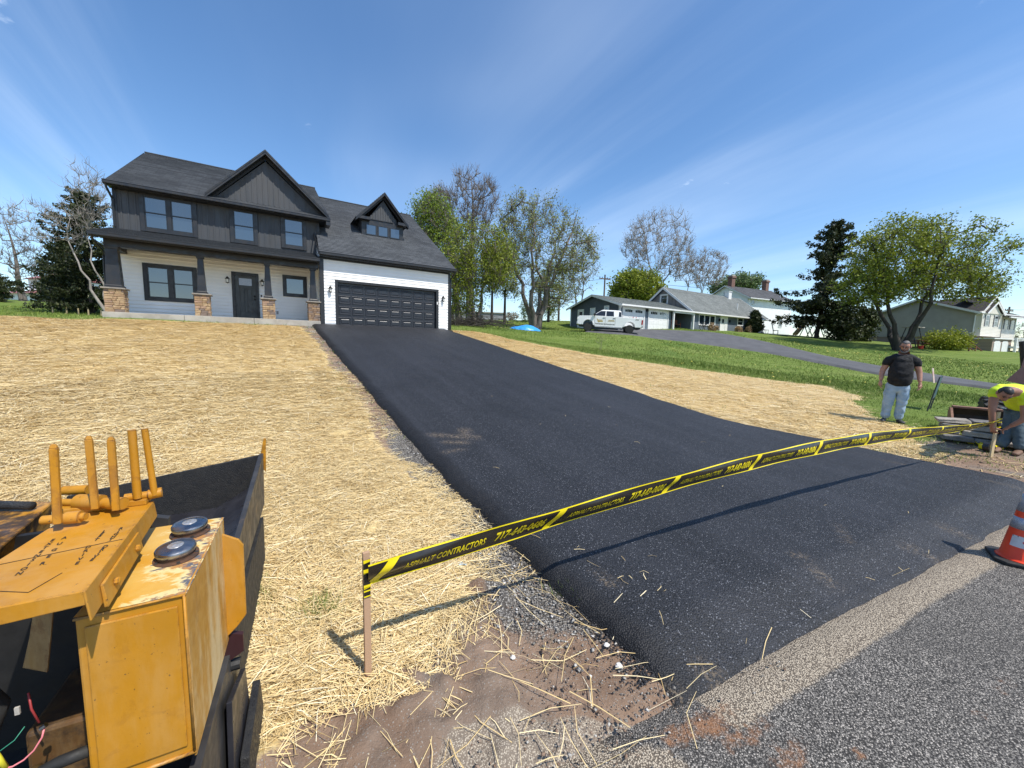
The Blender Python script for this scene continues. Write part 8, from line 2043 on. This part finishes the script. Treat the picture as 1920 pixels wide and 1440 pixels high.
J = [(hipc, (.17, .15)), (hL.lerp(hipc, .2), .12), (hL.lerp(kL, .5), .105), (kL, .09), (kL.lerp(fL, .6), .08), (fL - Vector((0, 0, .02)), .082), (hR.lerp(hipc, .2), .12), (hR.lerp(kR, .5), .105), (kR, .09), (kR.lerp(fR, .6), .08), (fR - Vector((0, 0, .02)), .082)]
E = [(0, 1), (1, 2), (2, 3), (3, 4), (4, 5), (0, 6), (6, 7), (7, 8), (8, 9), (9, 10)]
skin('jeans', J, E, M_jean2, wk, 3, fold=0.012)
for p, d in ((fL, Vector((-.9, -.45, 0)).normalized()), (fR, Vector((-.9, -.45, 0)).normalized())):
    p = p - Vector((0, 0, .05)); skin('boot', *chain([(p + d * -.03, (.05, .05)), (p + d * .09, (.052, .042)), (p + d * .19 + Vector((0, 0, -.012)), (.048, .03)), (p + d * .235 + Vector((0, 0, -.016)), (.032, .022))]), M_boot, wk)
hand(wk, wrR, (wrR - elR) + Vector((.10, 0, -.05)), (1, .3, 0), 1, M_skin2, 0.9); hand(wk, wrL, (wrL - elL), (0, .3, -1), -1, M_skin2, 1.0)
head(wk, hc, (-.35, -.55, -.75), (-.3, -.75, .6), M_skin2, M_hairk, 1.0)
# ------------------------------------------------------------------ loose cover: straw, grass, stones (nobody could count them)
def strips(name, P, yaw, L, Wd, pitch, bend, roll, zoff, m, rnd, kind='stuff'):
    """flat stems, each bent once: P base centre"""
    n = len(P)
    d = np.stack([np.cos(yaw), np.sin(yaw), np.zeros(n)], -1)
    sd = np.stack([-np.sin(yaw) * np.cos(roll), np.cos(yaw) * np.cos(roll), np.sin(roll)], -1)
    yaw2 = yaw + bend; d2 = np.stack([np.cos(yaw2), np.sin(yaw2), np.zeros(n)], -1)
    h = (L / 2)[:, None]; up = np.zeros((n, 3)); up[:, 2] = 1
    c = P + up * zoff[:, None]
    a = c - d * h + up * (-np.sin(pitch)[:, None] * h); b = c + d2 * h + up * (np.sin(pitch)[:, None] * h)
    c = c + up * (0.012 * np.abs(np.sin(yaw * 7.1)))[:, None]
    w = sd * (Wd / 2)[:, None]
    V_ = np.stack([a - w, a + w, c - w, c + w, b - w * 0.7, b + w * 0.7], 1).reshape(-1, 3)
    i = np.arange(n)[:, None] * 6
    F_ = np.concatenate([i + np.array([[0, 1, 3, 2]]), i + np.array([[2, 3, 5, 4]])], 0)
    return fast_mesh(name, V_, F_, m, attrs=dict(rnd=np.repeat(rnd, 6)), kind=kind)
m, n, l, p = mk('straw_stems'); t = NT(m)
r_ = t.attr('rnd').outputs['Fac']
c = t.cramp(r_, [(0.0, (0.20, 0.125, 0.055)), (0.18, (0.48, 0.33, 0.135)), (0.5, (0.68, 0.51, 0.24)), (0.8, (0.79, 0.645, 0.36)), (1.0, (0.87, 0.78, 0.56))])
c = t.mix(t.ramp(t.noise(t.pos(), 0.6, 4, 0.6), 0.45, 0.7), c, t.mix(0.25, c, (0.52, 0.38, 0.18)))
t.set(p.inputs['Base Color'], c); p.inputs['Roughness'].default_value = 0.55; p.inputs['Specular IOR Level'].default_value = 0.35
M_straw = m
def scatter(n, x0, x1, y0, y1): return rng.uniform(x0, x1, n), rng.uniform(y0, y1, n)
PX, PY, PD = [], [], []
for n_, r0, r1 in ((330000, 0.9, 5.0), (270000, 5.0, 10.0), (420000, 10.0, 27.0)):
    th = rng.uniform(R(-62), R(62), n_); rr = np.sqrt(rng.uniform(r0 * r0, r1 * r1, n_))
    PX.append(rr * np.sin(th)); PY.append(rr * np.cos(th)); PD.append(rr)
X, Y, D = map(np.concatenate, (PX, PY, PD))
S_, G_, Dm, Vm = masks(X, Y)
uu, vv = uv(X, Y)
dl = poly_sd(X, Y, STRAW_L); dr = poly_sd(X, Y, STRAW_R)
spill = np.maximum(np.exp(-np.maximum(-dl, 0) / 0.22) * 0.35, np.exp(-np.maximum(-dr, 0) / 0.5) * 0.35)
clump = fbm(X, Y, 0.5, 3, 70)
dens = np.clip(np.maximum(S_, spill * (clump > 0.45)) * (0.45 + 0.9 * clump), 0, 1)
on_drive = (uu > -1.0) & (uu < drive_right(vv)) & (vv > -18.5) & (vv < 0)
dens = np.where(on_drive, 0.0, dens) * (vv > road_edge(uu) - 0.05)
keep = rng.random(len(X)) < dens
X, Y, D, S_ = X[keep], Y[keep], D[keep], S_[keep]
Zg = height(X, Y) + S_ * (fbm(X, Y, 0.8, 4, 8) - 0.5) * 0.035
n_ = len(X)
swirl = fbm(X, Y, 1.1, 3, 55) * 9.0
yaw = np.where(rng.random(n_) < 0.38, swirl + rng.normal(0, 0.55, n_), rng.uniform(0, 6.28, n_))
sc = np.clip(D / 5.0, 1.0, 2.3)
L_ = np.clip(rng.gamma(4, 0.045, n_), 0.05, 0.42) * np.clip(sc, 1, 1.6)
strips('straw_mulch', np.stack([X, Y, Zg], -1), yaw, L_, rng.uniform(0.0022, 0.0048, n_) * sc, rng.normal(0.04, 0.12, n_) * np.clip(5 / D, 0.25, 1), rng.normal(0, 0.22, n_), rng.normal(0, 0.5, n_) * np.clip(6 / D, 0.3, 1),
       rng.uniform(0.004, 0.042, n_) * np.clip(S_ + 0.15, 0, 1) * np.clip(8 / D, 0.5, 1), M_straw, np.clip(rng.normal(0.58, 0.20, n_), 0, 1))
# stray stems on the soil and on the fresh asphalt
n_ = 420
X = np.concatenate([rng.uniform(-0.9, 1.1, 260), rng.uniform(-0.5, 4.5, 160)]); Y = np.concatenate([rng.uniform(1.2, 3.3, 260), rng.uniform(2.0, 8.0, 160)])
uu, vv = uv(X, Y); on = (uu > -0.85) & (uu < drive_right(vv)) & (vv > road_edge(uu) + 0.3)
keep = (~on & (vv > road_edge(uu))) | (on & (rng.random(n_) < 0.17)); X, Y, on = X[keep], Y[keep], on[keep]; n_ = len(X)
uu, vv = uv(X, Y)
Zg = np.where(on, drive_z(uu, vv) + 0.004, height(X, Y) + 0.018)
strips('loose_straw', np.stack([X, Y, Zg], -1), rng.uniform(0, 6.28, n_), np.where(on, rng.uniform(0.03, 0.13, n_), rng.uniform(0.08, 0.36, n_)), rng.uniform(0.0025, 0.0048, n_), rng.normal(0, 0.04, n_), rng.normal(0, 0.35, n_), rng.normal(0, 0.4, n_),
       rng.uniform(0.002, 0.01, n_), M_straw, np.clip(rng.normal(0.6, 0.2, n_), 0, 1))
# grass blades
m, n, l, p = mk('grass_blades'); t = NT(m)
r_ = t.attr('rnd').outputs['Fac']
c = t.cramp(r_, [(0.0, (0.08, 0.125, 0.02)), (0.4, (0.145, 0.205, 0.032)), (0.8, (0.215, 0.270, 0.05)), (1.0, (0.32, 0.30, 0.10))])
t.set(p.inputs['Base Color'], c); p.inputs['Roughness'].default_value = 0.6; p.inputs['Specular IOR Level'].default_value = 0.3
M_grass = m
PX, PY, PD = [], [], []
for n_, r0, r1 in ((150000, 5.5, 13.0), (160000, 13.0, 24.0), (130000, 24.0, 48.0)):
    th = rng.uniform(R(-60), R(62), n_); rr = np.sqrt(rng.uniform(r0 * r0, r1 * r1, n_))
    PX.append(rr * np.sin(th)); PY.append(rr * np.cos(th)); PD.append(rr)
X, Y, D = map(np.concatenate, (PX, PY, PD))
S_, G_, Dm, Vm = masks(X, Y); uu, vv = uv(X, Y)
tuft = fbm(X, Y, 0.35, 3, 71)
dens = np.clip(G_ * (0.35 + 1.1 * tuft) + 0.10 * (S_ > 0.05) * (tuft > 0.66) * (uu > 5) + 0.6 * Dm * (tuft > 0.50) * (uu > 6.4), 0, 1)
nd_in = poly_sd(X, Y, np.vstack([A_, B_[::-1]]))
dens = np.where((nd_in > -0.02) | ((uu > -7.6) & (uu < 5.7) & (vv > -0.3) & (vv < 14)) | ((uu > -1) & (uu < drive_right(vv)) & (vv < 0)) | (vv < road_edge(uu) + 0.1), 0, dens)
keep = rng.random(len(X)) < dens; X, Y, D = X[keep], Y[keep], D[keep]; n_ = len(X)
Zg = height(X, Y) - 0.01
yaw = rng.uniform(0, 6.28, n_); hgt = rng.uniform(0.03, 0.08, n_) * (0.7 + 0.8 * fbm(X, Y, 0.8, 3, 72)) * np.clip(D / 14, 1.0, 1.5); wd = rng.uniform(0.005, 0.010, n_) * np.clip(D / 7, 1, 5.5)
lean = rng.normal(0, 0.45, (n_, 2)) * hgt[:, None]
B0 = np.stack([X, Y, Zg], -1); sd = np.stack([np.cos(yaw), np.sin(yaw), np.zeros(n_)], -1) * (wd / 2)[:, None]
T0 = B0 + np.stack([lean[:, 0], lean[:, 1], hgt], -1)
V_ = np.stack([B0 - sd, B0 + sd, T0], 1).reshape(-1, 3)
fast_mesh('lawn_grass', V_, np.arange(n_ * 3).reshape(-1, 3), M_grass, attrs=dict(rnd=np.repeat(np.clip(rng.normal(0.5, 0.24, n_) + (fbm(X, Y, 2.5, 3, 73) - 0.5) * 0.5, 0, 1), 3)), kind='stuff')
# a few green blades poking through the straw
PG = [on_ground(*q) for q in ((600, 1145), (585, 1160), (478, 1100), (490, 1130), (610, 1150), (640, 735), (1080, 1120))]
X = np.concatenate([rng.normal(q[0], 0.07, 90) for q in PG]); Y = np.concatenate([rng.normal(q[1], 0.05, 90) for q in PG]); n_ = len(X)
B0 = np.stack([X, Y, height(X, Y) + 0.01], -1); yaw = rng.uniform(0, 6.28, n_); hgt = rng.uniform(0.05, 0.11, n_)
sd = np.stack([np.cos(yaw), np.sin(yaw), np.zeros(n_)], -1) * 0.002; T0 = B0 + np.stack([rng.normal(0, .05, n_), rng.normal(0, .05, n_), hgt], -1)
fast_mesh('grass_tuft', np.stack([B0 - sd, B0 + sd, T0], 1).reshape(-1, 3), np.arange(n_ * 3).reshape(-1, 3), M_grass, attrs=dict(rnd=np.repeat(rng.uniform(0.1, 0.6, n_), 3)), kind='stuff')
# dandelions
q0 = on_ground(1535, 655); q1 = on_ground(1230, 640)
X = np.concatenate([rng.normal(q0[0], 2.2, 110), rng.uniform(8, 34, 160)]); Y = np.concatenate([rng.normal(q0[1], 1.6, 110), rng.uniform(12, 34, 160)]); n_ = len(X)
S_, G_, Dm, Vm = masks(X, Y); kp = (G_ > 0.8) & (poly_sd(X, Y, np.vstack([A_, B_[::-1]])) < -0.2); X, Y = X[kp], Y[kp]; n_ = len(X)
c0 = np.stack([X, Y, height(X, Y) + 0.10], -1); s_ = rng.uniform(0.02, 0.045, n_)[:, None]
ex, ey, ez = np.eye(3)
V_ = np.stack([c0 + ex * s_, c0 + ey * s_, c0 - ex * s_, c0 - ey * s_, c0 + ez * s_ * 0.7], 1).reshape(-1, 3)
i = np.arange(n_)[:, None] * 5
F_ = np.concatenate([i + np.array([[a, b, 4]]) for a, b in ((0, 1), (1, 2), (2, 3), (3, 0))], 0)
fast_mesh('dandelion_flowers', V_, F_, mat('dandelion_yellow', (0.75, 0.55, 0.02), (0.7, 0.62, 0.25), 30), kind='stuff')
# crushed stone along the left edge of the drive and crumbs of asphalt
def stones(name, X, Y, Z, size, m, flatz=0.5):
    n_ = len(X)
    base = np.array([[1, 0, 0], [-1, 0, 0], [0, 1, 0], [0, -1, 0], [0, 0, 1], [0, 0, -1], [.6, .6, .5], [-.6, .55, .45]], float)
    fc = np.array([[0, 6, 4], [6, 2, 4], [2, 7, 4], [7, 1, 4], [1, 3, 4], [3, 0, 4], [0, 2, 6], [2, 1, 7], [0, 5, 2], [2, 5, 1], [1, 5, 3], [3, 5, 0]])
    V_ = base[None] * rng.uniform(0.35, 1.25, (n_, 8, 1)) * np.stack([size * rng.uniform(.7, 1.3, n_), size * rng.uniform(.6, 1.1, n_), size * flatz * rng.uniform(.6, 1.2, n_)], -1)[:, None, :]
    a = rng.uniform(0, 6.28, n_); ca, sa = np.cos(a)[:, None], np.sin(a)[:, None]
    V_ = np.stack([V_[..., 0] * ca - V_[..., 1] * sa, V_[..., 0] * sa + V_[..., 1] * ca, V_[..., 2]], -1) + np.stack([X, Y, Z], -1)[:, None, :]
    F_ = (fc[None] + (np.arange(n_) * 8)[:, None, None]).reshape(-1, 3)
    return fast_mesh(name, V_.reshape(-1, 3), F_, m, attrs=dict(rnd=np.repeat(rng.random(n_), 8)), kind='stuff')
m, n, l, p = mk('crushed_stone'); t = NT(m)
c = t.cramp(t.attr('rnd').outputs['Fac'], [(0, (0.13, 0.115, 0.095)), (0.5, (0.26, 0.24, 0.21)), (0.85, (0.42, 0.395, 0.35)), (1, (0.62, 0.60, 0.57))])
t.set(p.inputs['Base Color'], c); p.inputs['Roughness'].default_value = 0.85
M_stone = m
v_ = -18.2 + 18.0 * rng.random(17000) ** 2.2; u_ = -1.08 + rng.normal(-0.08, 0.17, 17000) * np.where(v_ < -13, 1.25, 0.8)
X, Y = xy(u_, v_); S_, G_, Dm, Vm = masks(X, Y)
kp = rng.random(len(X)) < np.clip(Vm * 1.0 * (0.2 + fbm(X, Y, 0.6, 3, 91)) + 0.03, 0, 1); kp &= (u_ < -0.93) & (u_ > -2.0)
X, Y = X[kp], Y[kp]; dd = np.hypot(X, Y)
stones('crushed_stone_edge', X, Y, height(X, Y) + 0.008, np.clip(rng.gamma(3.0, 0.0024, len(X)), 0.0025, 0.02) * np.clip(dd / 6, 1, 2.2), M_stone)
X = rng.uniform(-0.8, 1.6, 5200); Y = rng.uniform(0.9, 3.2, 5200); uu, vv = uv(X, Y); S_, G_, Dm, Vm = masks(X, Y)
kp = (Dm > 0.5) & ~((uu > -1.0) & (vv > road_edge(uu) + 0.1)) & (vv > road_edge(uu) - 0.1) & (rng.random(5200) < fbm(X, Y, 0.4, 3, 95) * 1.2)
stones('soil_pebbles', X[kp], Y[kp], height(X[kp], Y[kp]) + 0.006, np.clip(rng.gamma(1.6, 0.0019, kp.sum()), 0.001, 0.012), M_stone)
u_ = -0.98 + rng.normal(0, 0.07, 5000); v_ = -18.1 + 15 * rng.random(5000) ** 1.7; X, Y = xy(u_, v_)
stones('asphalt_crumbs', X, Y, height(X, Y) + 0.012, rng.uniform(0.004, 0.013, 5000), mat('asphalt_crumb', (0.012, 0.012, 0.014), (0.03, 0.03, 0.034), 60, 0.7))

m, n, l, p = mk('soil_clod'); t = NT(m)
t.set(p.inputs['Base Color'], t.cramp(t.attr('rnd').outputs['Fac'], [(0, (0.14, 0.09, 0.06)), (0.7, (0.26, 0.175, 0.12)), (1, (0.30, 0.24, 0.19))])); p.inputs['Roughness'].default_value = 0.95
X = np.concatenate([rng.uniform(-0.9, 1.6, 20000), rng.uniform(5.5, 9.5, 7000)]); Y = np.concatenate([rng.uniform(0.9, 3.4, 20000), rng.uniform(4.5, 9.5, 7000)]); uu, vv = uv(X, Y); S_, G_, Dm, Vm = masks(X, Y)
kp = (Dm > 0.4) & ~((uu > -1.0) & (uu < 6.05) & (vv > road_edge(uu) + 0.05)) & (vv > road_edge(uu) - 0.02) & (rng.random(len(X)) < np.clip((fbm(X, Y, 0.3, 3, 96) - 0.3) * 2.0, 0.05, 1))
stones('soil_clods', X[kp], Y[kp], height(X[kp], Y[kp]) + 0.008, np.clip(rng.gamma(1.5, 0.0026, kp.sum()), 0.0015, 0.017) * np.clip(np.hypot(X, Y)[kp] / 5, 1, 2), m, 0.6)
